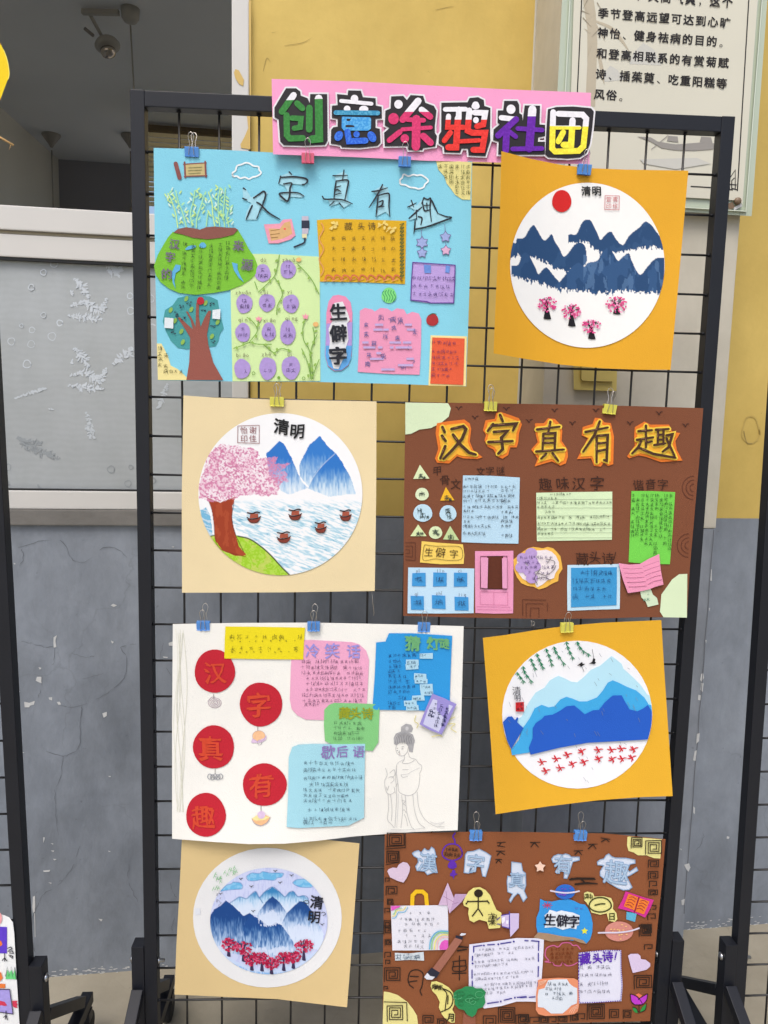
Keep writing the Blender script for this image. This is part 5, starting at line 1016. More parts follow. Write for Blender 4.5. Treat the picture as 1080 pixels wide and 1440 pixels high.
for (cx, cy) in ((976, 686), (969, 767)):
    for r_ in (16.5, 11, 5.5): cc_.stroke([(cx + r_ * math.cos(t_), cy + r_ * math.sin(t_)) for t_ in np.linspace(math.pi * .52, math.pi * 1.5, 12)], .8)
cc_.strokes([[(570, 763), (584, 763), (584, 788), (570, 787)], [(570, 768), (580, 768), (580, 783), (570, 782)], [(570, 773), (576, 773), (576, 778), (570, 778)], [(735, 866), (735, 843), (768, 844)], [(740, 868), (740, 849), (764, 849)], [(746, 868), (746, 855), (758, 855), (758, 868)], [(770, 848), (770, 860)]], .8, 0, False); cc_.done(each=1)
def token(P, c, rows):
    t_ = card(s4, 'oracle_card', P, c, p4, .0008); cx = sum(x for x, y in P) / len(P); cy = sum(y for x, y in P) / len(P)
    a_ = Art(s4, 'oracle_sign', ink((52, 66, 60)), t_, .0014, 0)
    for (dx, dy, z_) in rows: a_.scrawl(cx + dx, cy + dy, z_, 1.0); a_.scrawl(cx + dx, cy + dy, z_ * .9, 1.0)
    a_.done()
token([(590.5, 653.5), (604, 673), (581, 673.5)], (226, 240, 190), [(0, 3, 8), (5, 5, 4)]); token(ell(593.5, 695, 9.5, 9, 16, .02), (226, 240, 200), [(0, 0, 9)])
token([(627, 685), (639, 703.5), (619, 704)], (250, 192, 44), [(0, 3, 9), (5, 5, 5)]); token(ell(594.5, 721.5, 13.5, 12.5, 18, .02), (196, 228, 244), [(-4, -3, 8), (0, 4, 9), (7, 6, 5)])
token(ell(630, 722, 12, 11.5, 18, .02), (196, 228, 244), [(0, -3, 9), (2, 5, 8)]); token([(588, 737.5), (600, 754), (577, 754)], (222, 238, 180), [(0, 2, 8), (5, 2, 5)]); token(ell(612.5, 749, 9.5, 9, 16, .02), (222, 238, 190), [(0, 0, 10), (4, 3, 4)]); token([(633, 739.5), (645.5, 759.5), (623, 758.5)], (200, 222, 160), [(0, 3, 9)])
def note(sheet, par, name, P, c, lift, wr, ic=(62, 70, 84), step=None):
    n_ = card(sheet, name, P, c, par, lift); a_ = Art(sheet, 'writing', ink(ic), n_, lift + .0006, 0); wr(a_); a_.done(); return n_
note(s4, p4, 'pale_blue_note', [(651, 668.5), (690, 669), (731, 671.5), (730, 715), (729, 764.5), (690, 764), (649, 762.5), (650, 715)], (190, 224, 244), .0008, lambda a: (a.lines(655, 674, 675, 1, 8, 5.5, .6, ragged=0), [a.lines(653, y, x1, 1, 8, 5.8, .65, ragged=.06) for y, x1 in ((684, 728), (691, 690), (698, 728), (704, 718), (713, 729), (719, 668), (727, 728), (733, 662), (740, 690), (750, 686))], [a.lines(706, y, 720, 1, 8, 5.5, .7, ragged=0) for y in (690, 704, 720, 733, 739, 753)]))
def lined(a):
    for y in (699, 711, 722, 735, 740, 746, 753): a.stroke([(756, y + 3.5), (861, y + 3.3)], .35, 0, False)
    for y, x0, x1 in ((695, 775, 806), (701, 757, 785), (707, 757, 861), (713, 757, 783), (720, 768, 783), (728, 757, 860), (736, 757, 860), (744, 757, 861), (751, 757, 778)): a.lines(x0, y, x1, 1, 8, 5, .6, ragged=.02)
note(s4, p4, 'lined_green_note', [(754, 693), (800, 692), (861, 691.3), (861, 725), (860.5, 759), (810, 760), (755, 761)], (222, 244, 200), .0008, lined, (70, 86, 64))
note(s4, p4, 'bright_green_note', [(888, 690.5), (915, 690.6), (949.5, 692), (946, 745), (942, 793.5), (910, 793), (884, 790.5), (886, 740)], (118, 214, 80), .0008, lambda a: a.columns(891, 697, 780, 9, 6.6, 5.6, .7, ragged=.45, lean=-.03), (40, 86, 36))
note(s4, p4, 'yellow_title_note', [(593, 761), (620, 763.5), (651, 765.5), (653, 780), (652, 793), (620, 793.5), (590.5, 791), (592, 775)], (252, 216, 104), .0008, lambda a: (a.glyph('生', 603, 776.5, 12, jit=.02), a.glyph('僻', 619.5, 777, 14, jit=.02), a.glyph('字', 638.5, 779, 12, jit=.02), a.stroke([(597, 766), (612, 768), (630, 768), (648, 770), (649, 786), (630, 788), (612, 786), (596, 788), (595, 776), (597, 766)], .6)), (84, 62, 30))
gd = card(s4, 'pale_blue_grid', [(574, 798), (620, 798.5), (667, 799.5), (666.5, 830), (666, 862.3), (620, 862.8), (573, 862.5), (573.5, 830)], (196, 228, 248), p4, .0008)
a_ = Art(s4, 'writing', [ink((40, 70, 110)), ink((90, 96, 120))], gd, .0022, 0)
for (x, y, t_) in ((589, 815, 'yǐ'), (618.5, 815, 'lǐn'), (648, 815, 'cì'), (587, 847.5, 'qí'), (617, 846.5, 'zhǐ'), (649, 848.5, 'líq')):
    card(s4, 'blue_square', rect(x - 9.5, y - 9.5, x + 9.5, y + 9.5, .3, .6), (66, 156, 220), gd, .0014); a_.scrawl(x - 2, y, 8, .8); a_.scrawl(x + 2, y, 8, .8); a_.latin(t_, x - 4, y - 12.5, 6, 1, 3.6)
a_.done()
pkc = card(s4, 'pink_door_card', [(668, 775), (695, 775), (722, 774.5), (722, 820), (721.5, 862.5), (695, 863), (668.5, 862), (668, 820)], (240, 160, 196), p4, .0008)
a_ = Art(s4, 'door_opening', [ink((96, 46, 28)), ink((200, 112, 150)), ink((60, 24, 20))], pkc, .0013, 0); a_.poly([(685, 782), (707.5, 782), (707, 828), (685, 828)], 0)
a_.strokes([[(675.5, 828), (676, 782.5), (713, 782), (713, 828.5), (675.5, 828)]], .8, 2, False); a_.strokes([[(675, 832), (714, 833), (714, 851), (675.5, 850), (675, 832)], [(694.5, 833), (694.5, 850)], [(671, 857), (720, 858)], [(670, 853), (718, 854)], [(684, 782), (684, 828)]], .45, 1, False); a_.done()
for P in ([(676, 784), (686.5, 784.5), (685.5, 827.5), (676.5, 826.5)], [(706, 785), (713, 784.5), (713, 827.5), (706.5, 827)]): Art(s4, 'door_flap', paper((236, 164, 200)), pkc, .004, 0, .0004).poly(P).done()
cl = card(s4, 'scalloped_card', [(722, 787), (729, 781), (735, 776), (742, 771), (750, 769), (757, 770), (764, 771), (770, 769), (778, 771), (783, 776), (788, 782), (790, 792), (791, 800), (786, 808), (785, 817), (776, 821), (768, 826), (758, 829), (750, 825), (742, 824), (733, 820), (727, 812), (723, 802)], (246, 190, 80), p4, .0008)
card(s4, 'white_scallop', [(727, 789), (733, 783), (739, 777), (746, 773), (753, 774), (760, 774), (768, 773), (776, 776), (782, 782), (786, 791), (786, 799), (781, 806), (779, 813), (770, 816), (763, 822), (755, 826), (752, 820), (743, 818), (735, 814), (729, 806), (727, 797)], (244, 234, 236), cl, .0013)
a_ = Art(s4, 'cloud_drawing', [ink((190, 160, 216)), ink((90, 70, 120)), ink((120, 112, 116))], cl, .0019, 0)
for (x, y) in ((735, 785), (747, 778), (748, 789), (733, 798), (744, 803), (752, 796), (748, 813)): a_.poly(ell(x, y, 8.5, 7.5, 14), 0)
a_.lines(733, 784, 784, 3, 7, 6, .6, 1, ragged=.2).lines(745, 806, 776, 2, 7, 6, .6, 1, ragged=.3); a_.strokes([[(757, 806), (768, 809), (778, 802), (782, 795)], [(754, 814), (765, 812), (775, 816)], [(760, 800), (752, 812), (756, 822)], [(768, 786), (780, 790), (776, 800)], [(770, 792), (775, 784)]], .9, 2); a_.done()
bk_ = card(s4, 'pale_backing', [(798, 794.5), (835, 794), (872, 793), (872, 825), (871.5, 856.5), (835, 857.5), (798, 859), (797.5, 825)], (200, 230, 246), p4, .0008)
note(s4, p4, 'blue_note', [(803, 798.5), (835, 798), (867.5, 797.5), (867.5, 825), (867, 851), (835, 852.5), (803, 854), (803, 825)], (62, 156, 214), .0014, lambda a: a.lines(809, 806, 863, 4, 11, 8.5, .75, ragged=.02), (30, 80, 130))
bk2 = Art(s4, 'pink_book_leaf', [paper((242, 158, 190)), ink((176, 100, 132))], p4, .003, 0, .0004); bk2.poly([(870, 792), (885, 794), (900, 793), (907, 810), (912, 829), (898, 832), (883, 834), (876, 815)], 0).poly([(900, 793), (912, 786), (927, 779), (929, 800), (933, 822), (922, 825), (912, 829), (907, 812)], 0)
for k in range(5): bk2.stroke([(876 + k * 2.0, 799 + k * 6.5), (888 + k, 800 + k * 6.3), (903 + k * 1.6, 799 + k * 6.2)], .4, 1); bk2.stroke([(904 + k * 1.8, 797 + k * 6.2), (915 + k, 793 + k * 6.2), (927 + k, 789 + k * 6.5)], .4, 1)
bk2.done()
card(s4, 'torn_note', [(900, 831), (915, 828), (918, 836), (924, 841), (926, 850), (911, 853.5), (908, 846), (902, 840)], (214, 232, 200), p4, .001)
Art(s4, 'writing', ink((110, 150, 130)), p4, .0018, 0).lines(906, 836, 917, 2, 7, 6, .8, ragged=0).done()

# ---------------------------------------------------------- white poster with red discs and pencil lady
P5o = [(243, 877.5), (330, 876), (440, 875.5), (560, 878), (652, 880.5), (650, 960), (647.5, 1060), (643.5, 1167.5), (580, 1170), (500, 1176), (445, 1182.5), (400, 1186.5), (350, 1187), (300, 1184), (242, 1179.5), (242, 1020)]
p5, s5 = hung('wall_poster', P5o, (246, 245, 238), -.014, 'white handmade poster with five red discs and a pencil drawn lady in robes', 'poster', 'handmade posters hung on the rack', lambda x, y: .008 * ((x - 440) / 200) ** 2 + .018 * max(0, (y - 1000) / 180) ** 2 * (0.4 + .6 * math.cos((x - 370) / 60)))
a_ = Art(s5, 'curtain_sketch', ink((226, 226, 208)), p5, .0003, 0)
for k in range(3): a_.stroke([(247 + k * 4 + 3 * math.sin(j * 1.1 + k), 884 + j * 32 + k) for j in range(9)], .4)
for k in range(4): a_.stroke([(250 + k * 3 + 4 * math.sin(j * .9 + k * 2), 890 + j * 36) for j in range(8)], .6)
a_.done()
for (cx, cy, a, b_, ch_, dx, dy, z_) in ((302, 944, 28.5, 30.5, '汉', 0, 2, 30), (367, 990.5, 30, 31, '字', -4, 1, 34), (300.5, 1050.5, 29, 30.5, '真', -5, 2, 34), (372, 1103.5, 31, 30, '有', -5, 1, 34), (289.5, 1146, 28, 31, '趣', -4, 3, 32)):
    d_ = card(s5, 'red_disc', ell(cx, cy, a, b_, 30, .012, 0, cx), (196, 32, 50), p5, .0008)
    g2 = Art(s5, 'lettering', ink((214, 72, 44)), d_, .0014, 0); g2.glyph(ch_, cx + dx, cy + dy, z_, 0, -.05, False, .02); g2.glyph(ch_, cx + dx + 1.2, cy + dy + .6, z_ * .98, 0, -.05, False, .03); g2.done()
a_ = Art(s5, 'pendant_drawing', [ink((182, 160, 172)), ink((150, 152, 160)), ink((246, 196, 150)), ink((222, 196, 226)), ink((240, 228, 160)), ink((240, 190, 140)), ink((120, 110, 104))], p5, .0004, 0)
a_.strokes([[(300.5, 976), (300.5, 983)], [(362.5, 1021), (362.5, 1030)], [(302.5, 1081), (302.5, 1088)], [(367, 1133), (367, 1141)]], .7, 6, False)
for k in range(26): t_ = k * .9; r_ = 1.0 + k * .36; a_.stroke([(302.5 + r_ * math.cos(t_), 988 + r_ * .8 * math.sin(t_)), (302.5 + (r_ + .4) * math.cos(t_ + .6), 988 + (r_ + .4) * .8 * math.sin(t_ + .6)), (302.5 + r_ * math.cos(t_ + 1.1), 988 + r_ * .8 * math.sin(t_ + 1.1))], .7, 0)
a_.poly(ell(364, 1035, 9, 7.5, 16), 2).poly([(353, 1044), (355, 1038), (362, 1042), (371, 1038), (375, 1034), (374, 1040), (368, 1044), (357, 1045)], 3).stroke(closed(ell(365, 1044, 3, 3.5, 8)), .5, 0).stroke(closed(ell(364, 1035, 9, 7.5, 16)), .4, 0)
for k in range(5): a_.stroke(closed(ell(295 + k * 3.8, 1092 + (k % 2), 3, 3.6, 9)), .9, 1)
a_.poly([(354, 1152), (362, 1146), (373, 1146), (380, 1149), (375, 1157), (367, 1161), (359, 1158)], 5).poly([(354, 1151), (362, 1146), (380, 1149), (372, 1153), (360, 1154)], 4).poly(ell(367.5, 1146, 5.5, 5.5, 14), 3).stroke([(354, 1151), (358, 1158), (367, 1161), (376, 1156), (380, 1149)], .6, 0).done(each=1)
note(s5, p5, 'yellow_slip', [(317, 881), (370, 881.5), (429, 882.5), (427.5, 904), (426.5, 927.5), (370, 927), (315.5, 926), (316, 900)], (240, 222, 28), .0014, lambda a: (a.lines(326, 896, 424, 1, 10, 8, .7, ragged=0, step=12.3), a.lines(327, 912, 420, 1, 10, 8, .7, ragged=0, step=11.5), a.lines(326, 902, 424, 1, 10, 3, .5, ragged=0, step=11), a.lines(326, 917.5, 420, 1, 10, 3, .5, ragged=0, step=10)), (96, 92, 20))
pn = note(s5, p5, 'pink_story_note', [(411, 900), (440, 900), (495, 903), (505, 906), (515, 915), (519, 928), (518, 950), (516, 990), (515, 1012), (470, 1013), (430, 1012), (418, 1006), (410, 997), (407.5, 983), (409, 940)], (240, 172, 204), .0008, lambda a: (a.lines(426, 931, 514, 3, 7.6, 6.6, .6, ragged=.08), a.lines(432, 954, 514, 3, 7.8, 6.6, .6, ragged=.08), a.lines(427, 978, 512, 2, 7.8, 6.6, .6, ragged=.05), a.lines(430, 991, 450, 1, 8, 6.6, .6, ragged=0)), (104, 66, 96))
a_ = Art(s5, 'lettering', ink((158, 152, 224)), pn, .0015, 0); a_.text('冷', 439, 915, 19, jit=.02).text('笑', 467, 915, 21, jit=.02).text('话', 497, 916, 19, jit=.02); a_.text('冷', 439.7, 915.4, 19, jit=.02).text('笑', 467.6, 915.4, 21, jit=.02).text('话', 497.5, 916.3, 19, jit=.02).done()
grn = card(s5, 'green_note', [(456, 998), (463, 991), (470, 988.5), (500, 989), (534, 990.5), (533, 1015), (532, 1044), (524, 1056), (500, 1054), (470, 1048), (457, 1042), (455.5, 1020)], (134, 206, 132), p5, .0014)
a_ = Art(s5, 'writing', [ink((70, 110, 74)), ink((156, 166, 40))], grn, .0021, 0); a_.lines(471, 1017, 512, 4, 7.2, 6.6, .65, ragged=.05)
for ch_, x in (('藏', 485, ), ('头', 500), ('诗', 517)): a_.glyph(ch_, x, 1003, 16, 1, 0, True, .04)
a_.done()
blu = card(s5, 'blue_note', [(529, 903.5), (542, 902), (547, 890.5), (580, 890.5), (636, 894), (634, 940), (632, 1000), (580, 999), (523.5, 998), (527, 950)], (46, 156, 226), p5, .0014)
a_ = Art(s5, 'writing', [ink((22, 62, 120)), ink((110, 178, 120))], blu, .0021, 0)
for (y, x1) in ((922, 586), (929.5, 563), (937, 563), (944, 562), (951, 575), (958.5, 578), (966, 584), (973, 581), (981.5, 574), (989, 563), (995, 560)): a_.lines(548, y, x1, 1, 8, 6.4, .65, ragged=0)
for (ch_, x, z_) in (('猜', 580, 20), ('灯', 609, 17), ('谜', 624, 14)): [a_.glyph(ch_, x + o_, 905, z_, 1, 0, True, .05) for o_ in (0, .8)]
a_.done()
for (x, y) in ((599, 922), (580, 931.5), (579, 937.5), (591, 951), (592, 958), (600, 966), (600.5, 974), (588, 982), (577, 989), (580, 995.5)):
    wl_ = card(s5, 'answer_slip', rect(x - 9, y - 3.8, x + 9, y + 3.8, 0, .8), (178, 220, 240), blu, .0024, thick=.0003); a_ = Art(s5, 'writing', ink((60, 90, 120)), wl_, .0029, 0); a_.lines(x - 6, y, x + 7, 1, 8, 4.6, .6, ragged=.1); a_.done()
lb = note(s5, p5, 'pale_blue_note', [(411, 1050.5), (420, 1047), (440, 1046), (480, 1046.5), (513.5, 1046), (512.5, 1100), (512, 1150), (500, 1156), (490, 1161), (450, 1163), (420, 1164.5), (403, 1163), (405, 1120), (406, 1065)], (166, 218, 232), .0018, lambda a: [a.lines(429, y, x1, 1, 8, 7, .65, ragged=.04) for y, x1 in ((1073, 497), (1083, 500), (1094, 509), (1103, 494), (1111, 508), (1119, 492), (1126, 498), (1139, 495), (1152, 505), (1157, 470))], (72, 96, 116))
a_ = Art(s5, 'lettering', ink((148, 126, 190)), lb, .0025, 0); [a_.text('歇', 461 + o_, 1058, 19, jit=.02).text('后', 481 + o_, 1057, 16, jit=.02).text('语', 504 + o_, 1057, 16, jit=.02) for o_ in (0, .5)]; a_.done()
pu = Art(s5, 'purple_pocket_card', [paper((156, 146, 214)), paper((206, 208, 238)), ink((40, 44, 92))], p5, .004, 0, .0012); pu.poly([(608, 975.5), (625, 982), (642, 990), (632, 1012), (621, 1033), (605, 1027), (590, 1018.5), (599, 996)], 0).poly([(609, 983), (624, 988), (637, 993), (628, 1008), (617, 1029), (606, 1025), (595, 1018), (601, 1000)], 1)
for (x, y0, n_) in ((613, 991, 4), (621, 993, 6), (606, 1000, 2), (629, 997, 5)): [pu.scrawl(x - k * 1.6, y0 + k * 5.5, 5.4, .8, 2) for k in range(n_)]
pu.done()
a_ = Art(s5, 'string_tail', ink((226, 216, 140)), p5, .002, 0); a_.strokes([[(585, 1006), (583, 1014), (588, 1018), (586, 1024)], [(630, 1018), (640, 1018), (634, 1024), (642, 1030)], [(607, 1036), (617, 1034), (622, 1036)], [(632, 1012), (640, 1008)]], 1.1); a_.done()
ld = Art(s5, 'pencil_lady', [ink((172, 172, 174)), ink((128, 128, 132)), ink((204, 204, 206)), ink((170, 90, 90))], p5, .0004, 0); q = T(400, 1010, 4.154)
ld.poly(q([(640, 150), (638, 115), (650, 90), (680, 78), (720, 80), (750, 95), (762, 130), (755, 160), (750, 200), (728, 195), (722, 165), (705, 140), (675, 142), (655, 160)]), 0); ld.poly(q([(680, 78), (682, 50), (710, 32), (740, 38), (752, 60), (742, 82)]), 0); ld.poly(q(ell(716, 60, 10, 12, 10)), 2)
for k in range(22): x = 645 + k * 5; ld.stroke(q([(x, 150 - abs(k - 10) * .5), (x + 4, 115), (700 + (x - 700) * .5, 84)]), .5, 1 if k % 2 else 2)
for L_ in ([(655, 160), (650, 180), (658, 205), (680, 220), (702, 215), (718, 195), (722, 170)], [(702, 215), (700, 240), (690, 262), (730, 262), (760, 245)], [(722, 200), (735, 230), (765, 240), (785, 265), (800, 275), (800, 300), (790, 320)], [(700, 240), (670, 255), (655, 275), (655, 330)], [(655, 330), (662, 380), (670, 430), (710, 450), (750, 445), (780, 410), (790, 350), (790, 320)], [(680, 330), (720, 325), (745, 310), (790, 290)], [(680, 330), (690, 345), (720, 340)], [(690, 300), (725, 300)], [(655, 275), (650, 350), (655, 440), (650, 560), (645, 640)], [(590, 290), (600, 330), (585, 370), (595, 430), (620, 445), (645, 430)], [(615, 320), (640, 300), (645, 330), (625, 350)], [(605, 350), (630, 340), (640, 360), (620, 380)], [(595, 400), (600, 420), (610, 395)], [(605, 440), (608, 520), (602, 590), (625, 620), (640, 640)], [(620, 445), (628, 530), (625, 600)],
          [(665, 440), (662, 540), (655, 640)], [(685, 450), (690, 540), (680, 640)], [(705, 450), (715, 550), (740, 630), (760, 650)], [(750, 445), (760, 540), (785, 610), (820, 640)], [(775, 430), (785, 520), (820, 590), (880, 630), (935, 635)], [(620, 650), (680, 652), (750, 650), (820, 640)], [(850, 605), (890, 615), (935, 605), (900, 625)], [(685, 480), (705, 485), (695, 500), (708, 510)], [(690, 540), (700, 535), (712, 555)], [(700, 560), (712, 590), (720, 630)], [(660, 380), (650, 400)], [(640, 400), (648, 440)]): ld.stroke(q(L_), .5, 0 if random.random() < .7 else 2)
ld.strokes([q([(655, 188), (664, 190)]), q([(684, 180), (696, 178)]), q([(656, 176), (664, 174)]), q([(684, 168), (698, 166)]), q([(672, 190), (668, 200), (673, 201)])], .6, 1); ld.stroke(q([(670, 209), (677, 210)]), .8, 3); ld.done()

# ---------------------------------------------------------- golden layered mountain picture (lower right)
P6o = [(679, 897), (710, 893), (750, 886.5), (797, 880), (850, 875.5), (930, 872), (934, 940), (940, 1030), (946, 1119.5), (900, 1121), (840, 1125.5), (770, 1134), (697, 1145), (690, 1040), (684, 960)]
p6, s6 = hung('wall_poster', P6o, (232, 176, 44), -.016, 'tilted golden square picture of layered cut paper mountains in three blues', 'painting', GR, lambda x, y: .02 * max(0, (800 - x) / 120) ** 2 + .012 * max(0, (x - 800) / 140) ** 2 + .02 * max(0, (y - 880) / 260) ** 2)
q = T(670, 860, 3.6); dE = ell(811.7, 1005, 105.6, 104, 48)
card(s6, 'white_disc', dE, (244, 245, 248), p6, .0006)
def clip_disc(P):      # keep the cut paper inside the disc
    out = []
    for x, y in P:
        k = math.hypot((x - 811.7) / 105.2, (y - 1005) / 103.6); out.append((811.7 + (x - 811.7) / max(1, k), 1005 + (y - 1005) / max(1, k)))
    return out
arcR = lambda y0, y1, n=8: [(890 - 0, y) for y in np.linspace(y0, y1, n)]
rgt = lambda y0, y1: [(811.7 + 105.2 * math.sqrt(max(0, 1 - ((y - 1005) / 103.6) ** 2)), y) for y in np.linspace(y0, y1, 9)]
lft = lambda y0, y1: [(811.7 - 105.2 * math.sqrt(max(0, 1 - ((y - 1005) / 103.6) ** 2)), y) for y in np.linspace(y0, y1, 9)]
card(s6, 'pale_blue_mountain', q([(190, 560), (230, 530), (265, 460), (300, 410), (345, 385), (370, 350), (395, 335), (415, 325), (440, 335), (480, 355), (510, 358), (540, 335), (580, 295), (625, 275), (660, 245), (683, 225), (705, 240), (735, 265), (745, 290), (790, 330), (830, 370), (865, 420)]) + rgt(978, 1005) + q([(700, 560), (300, 600), (240, 640)]), (186, 230, 246), p6, .0012)
card(s6, 'mid_blue_mountain', q([(175, 700), (215, 650), (235, 590), (270, 540), (295, 490), (330, 472), (365, 485), (395, 480), (425, 445), (455, 432), (485, 440), (520, 455), (560, 455), (610, 435), (640, 400), (665, 360), (690, 348), (720, 360), (760, 380), (810, 400), (850, 435), (872, 470)]) + rgt(992, 1010) + q([(800, 600), (500, 650), (262, 715), (180, 727)]), (64, 172, 230), p6, .0020)
card(s6, 'dark_blue_mountain', q([(274, 725), (265, 690), (285, 640), (285, 590), (300, 565), (330, 545), (345, 528), (385, 522), (420, 505), (455, 480), (495, 475), (520, 495), (548, 520), (590, 500), (620, 498), (650, 460), (690, 425), (735, 424), (752, 455), (775, 495), (815, 505), (845, 490), (868, 473), (885, 500)]) + rgt(1003, 1040) + q([(700, 657), (560, 665), (420, 690)]), (32, 92, 196), p6, .0030)
card(s6, 'dark_blue_mountain', clip_disc(q([(130, 560), (160, 532), (180, 530), (195, 550), (205, 535), (213, 538), (206, 560), (238, 590), (210, 640), (170, 700), (150, 650)])), (32, 92, 196), p6, .0030)
a_ = Art(s6, 'willow_sprig', ink((34, 132, 92)), p6, .0010, 0)
for L_ in ([(205, 310), (235, 350)], [(235, 280), (245, 310), (275, 350)], [(275, 240), (295, 285)], [(305, 215), (320, 250), (335, 280)], [(352, 190), (370, 230), (380, 265)], [(392, 180), (405, 210), (440, 260)], [(455, 155), (465, 190), (485, 230)], [(510, 155), (530, 190), (565, 215)]):
    p = smooth_line(L_, 3) if len(L_) > 2 else [L_[0], ((L_[0][0] + L_[1][0]) / 2, (L_[0][1] + L_[1][1]) / 2), L_[1]]
    a_.stroke(q(p), 1.1, 0, False)
    for (x, y) in p[:: max(1, len(p) // 3)]:
        for dx, dy in ((-13, 14), (2, 20), (15, 12)): a_.poly(q([(x, y - 5), (x + dx * .6 + 3, y + dy * .5), (x + dx, y + dy), (x + dx * .5 - 3, y + dy * .6)]))
a_.done()
a_ = Art(s6, 'painted_swallow', ink((26, 26, 30)), p6, .0018, 0)
a_.poly(q([(508, 275), (525, 262), (535, 255), (538, 264), (552, 265), (540, 272), (530, 280), (522, 272)])).poly(q([(568, 265), (585, 255), (592, 235), (602, 240), (600, 255), (606, 258), (598, 266), (580, 264)])).strokes([q([(586, 190), (594, 235)]), q([(535, 280), (545, 305)])], .5).done()
a_ = Art(s6, 'vertical_title', [ink((60, 60, 70)), ink((196, 30, 40)), ink((90, 10, 20))], p6, .0036, 0); a_.glyph('清', 670 + 203 / 3.6, 860 + 400 / 3.6, 12, 0, 0, False, .04); a_.glyph('明', 670 + 208 / 3.6, 860 + 436 / 3.6, 9, 0, 0, False, .04); a_.poly(q([(198, 460), (240, 457), (241, 507), (199, 506)]), 1)
for (x, y) in ((210, 472), (229, 470), (210, 493), (229, 492)): a_.scrawl(670 + x / 3.6, 860 + y / 3.6, 3.6, .6, 2)
a_.done()
a_ = Art(s6, 'red_figure', ink((214, 34, 50)), p6, .0010, 0)
for k, (x, y) in enumerate([(332, 762), (405, 745), (462, 725), (535, 708), (618, 700), (685, 700), (735, 694), (797, 697), (352, 806), (425, 792), (488, 772), (546, 762), (620, 745), (690, 748), (738, 745), (788, 740)]):
    r_ = 21; t0_ = random.uniform(-.4, .4) - .5
    for d_ in (0, 2.2, 3.4, 4.3): a_.stroke(q([(x, y), (x + math.cos(t0_ + d_) * r_ * .6, y + math.sin(t0_ + d_) * r_ * .55), (x + math.cos(t0_ + d_ + .2) * r_ * 1.1, y + math.sin(t0_ + d_ + .2) * r_ * .95)]), 1.7, 0, True, .4)
    a_.stroke(q([(x - 8, y - 14), (x + 6, y + 12)]), 1.4, 0, False)
a_.done(each=.01)
a_ = Art(s6, 'rain_stroke', ink((120, 130, 146)), p6, .0037, 0)
for _ in range(46):
    t_ = random.uniform(0, 6.28); d_ = math.sqrt(random.random()) * .93; x = 811.7 + 105 * d_ * math.cos(t_); y = 1005 + 103 * d_ * math.sin(t_); a_.stroke([(x, y), (x + random.uniform(1, 4), y + random.uniform(2, 7))], .45, 0, False)
a_.done(each=True)

# ---------------------------------------------------------- beige painting with red trees below blue peaks (lower left)
P7o = [(256, 1176), (330, 1185), (400, 1186), (450, 1180), (505.5, 1186), (500, 1260), (494, 1340), (488, 1416.5), (440, 1411), (390, 1405), (330, 1402.5), (245.5, 1398.5), (248, 1330), (252, 1260)]
p7, s7 = hung('wall_poster', P7o, (222, 196, 142), -.008, 'beige square painting at the lower left with navy peaks and a row of crimson trees', 'painting', GR, lambda x, y: .006 * ((x - 370) / 130) ** 2 + .012 * ((y - 1180) / 230) ** 2 * max(0, (x - 400) / 90))
card(s7, 'white_disc', ell(376, 1290.5, 104.6, 98.3, 48), (234, 235, 236), p7, .0006)
cv = Canvas(378, 1295.3, 82.5, 74.8, (206, 214, 246)); X, Y = cv.X, cv.Y; q = T(240, 1170, 3.857)
ns_ = vnoise(X, Y, 1.3, 8, 51, 2); cv.put(ns_ > .62, (180, 190, 236), .5)
cld = [[(412, 240), (440, 222), (480, 225), (500, 215), (540, 222), (580, 222), (612, 225), (600, 245), (580, 248), (560, 262), (500, 258), (450, 265), (420, 262)], [(270, 320), (300, 290), (330, 280), (340, 272), (375, 275), (390, 290), (385, 308), (340, 312), (300, 316)], [(662, 275), (680, 260), (720, 255), (755, 258), (775, 285), (760, 300), (710, 300), (680, 290)]]
for P in cld: m = cv.inside(q(P), .3); cv.put(m, (110, 186, 232)); cv.put(m & (vnoise(X, Y, 4, seed=52) > .55), (150, 206, 240), .7); cv.line(q(closed(P)), 1.0, (54, 120, 186), .9)
def mnt(P, top, bot, c, c2, seed, w0=.75):
    m = cv.inside(q(P), .3, 4, seed); t = chop((Y - (1170 + top / 3.857)) / ((bot - top) / 3.857)); n_ = vnoise(X, Y, 1.3, 7, seed, 2); k = chop(1.3 - t * w0 * 1.15 + (n_ - .5) * 1.2 * t + .25 * (vnoise(X, Y, 9, 14, seed + 30) - .5))
    cv.put(m, (216, 230, 250)); cv.put(m, c2, k); cv.put(m, c, chop(k * 1.9 - .85))
for P in ([(480, 360), (510, 325), (552, 298), (590, 325), (620, 352), (640, 330), (665, 322), (690, 350), (720, 345), (745, 360), (750, 430), (700, 440), (480, 440)], [(318, 388), (345, 370), (375, 352), (410, 362), (430, 345), (460, 322), (480, 355), (500, 385), (500, 450), (330, 450)]):
    mnt(P, 300, 440, (54, 132, 190), (128, 194, 234), 60, 1.5); cv.line(q(P[:-2]), 1.4, (40, 110, 170), .8)
mnt([(460, 470), (480, 430), (520, 375), (552, 348), (590, 380), (628, 435), (640, 520), (560, 540), (470, 530)], 350, 530, (24, 72, 140), (50, 132, 200), 62, 1.55)
mnt([(600, 500), (630, 440), (670, 400), (700, 375), (730, 380), (760, 420), (790, 470), (830, 555), (820, 640), (640, 620)], 378, 580, (24, 74, 142), (60, 140, 206), 63, 1.35)
mnt([(205, 470), (235, 420), (270, 400), (300, 372), (340, 400), (370, 430), (395, 455), (430, 438), (455, 460), (480, 470), (500, 510), (530, 640), (480, 680), (200, 640)], 378, 690, (20, 70, 138), (56, 140, 208), 64, 1.0)
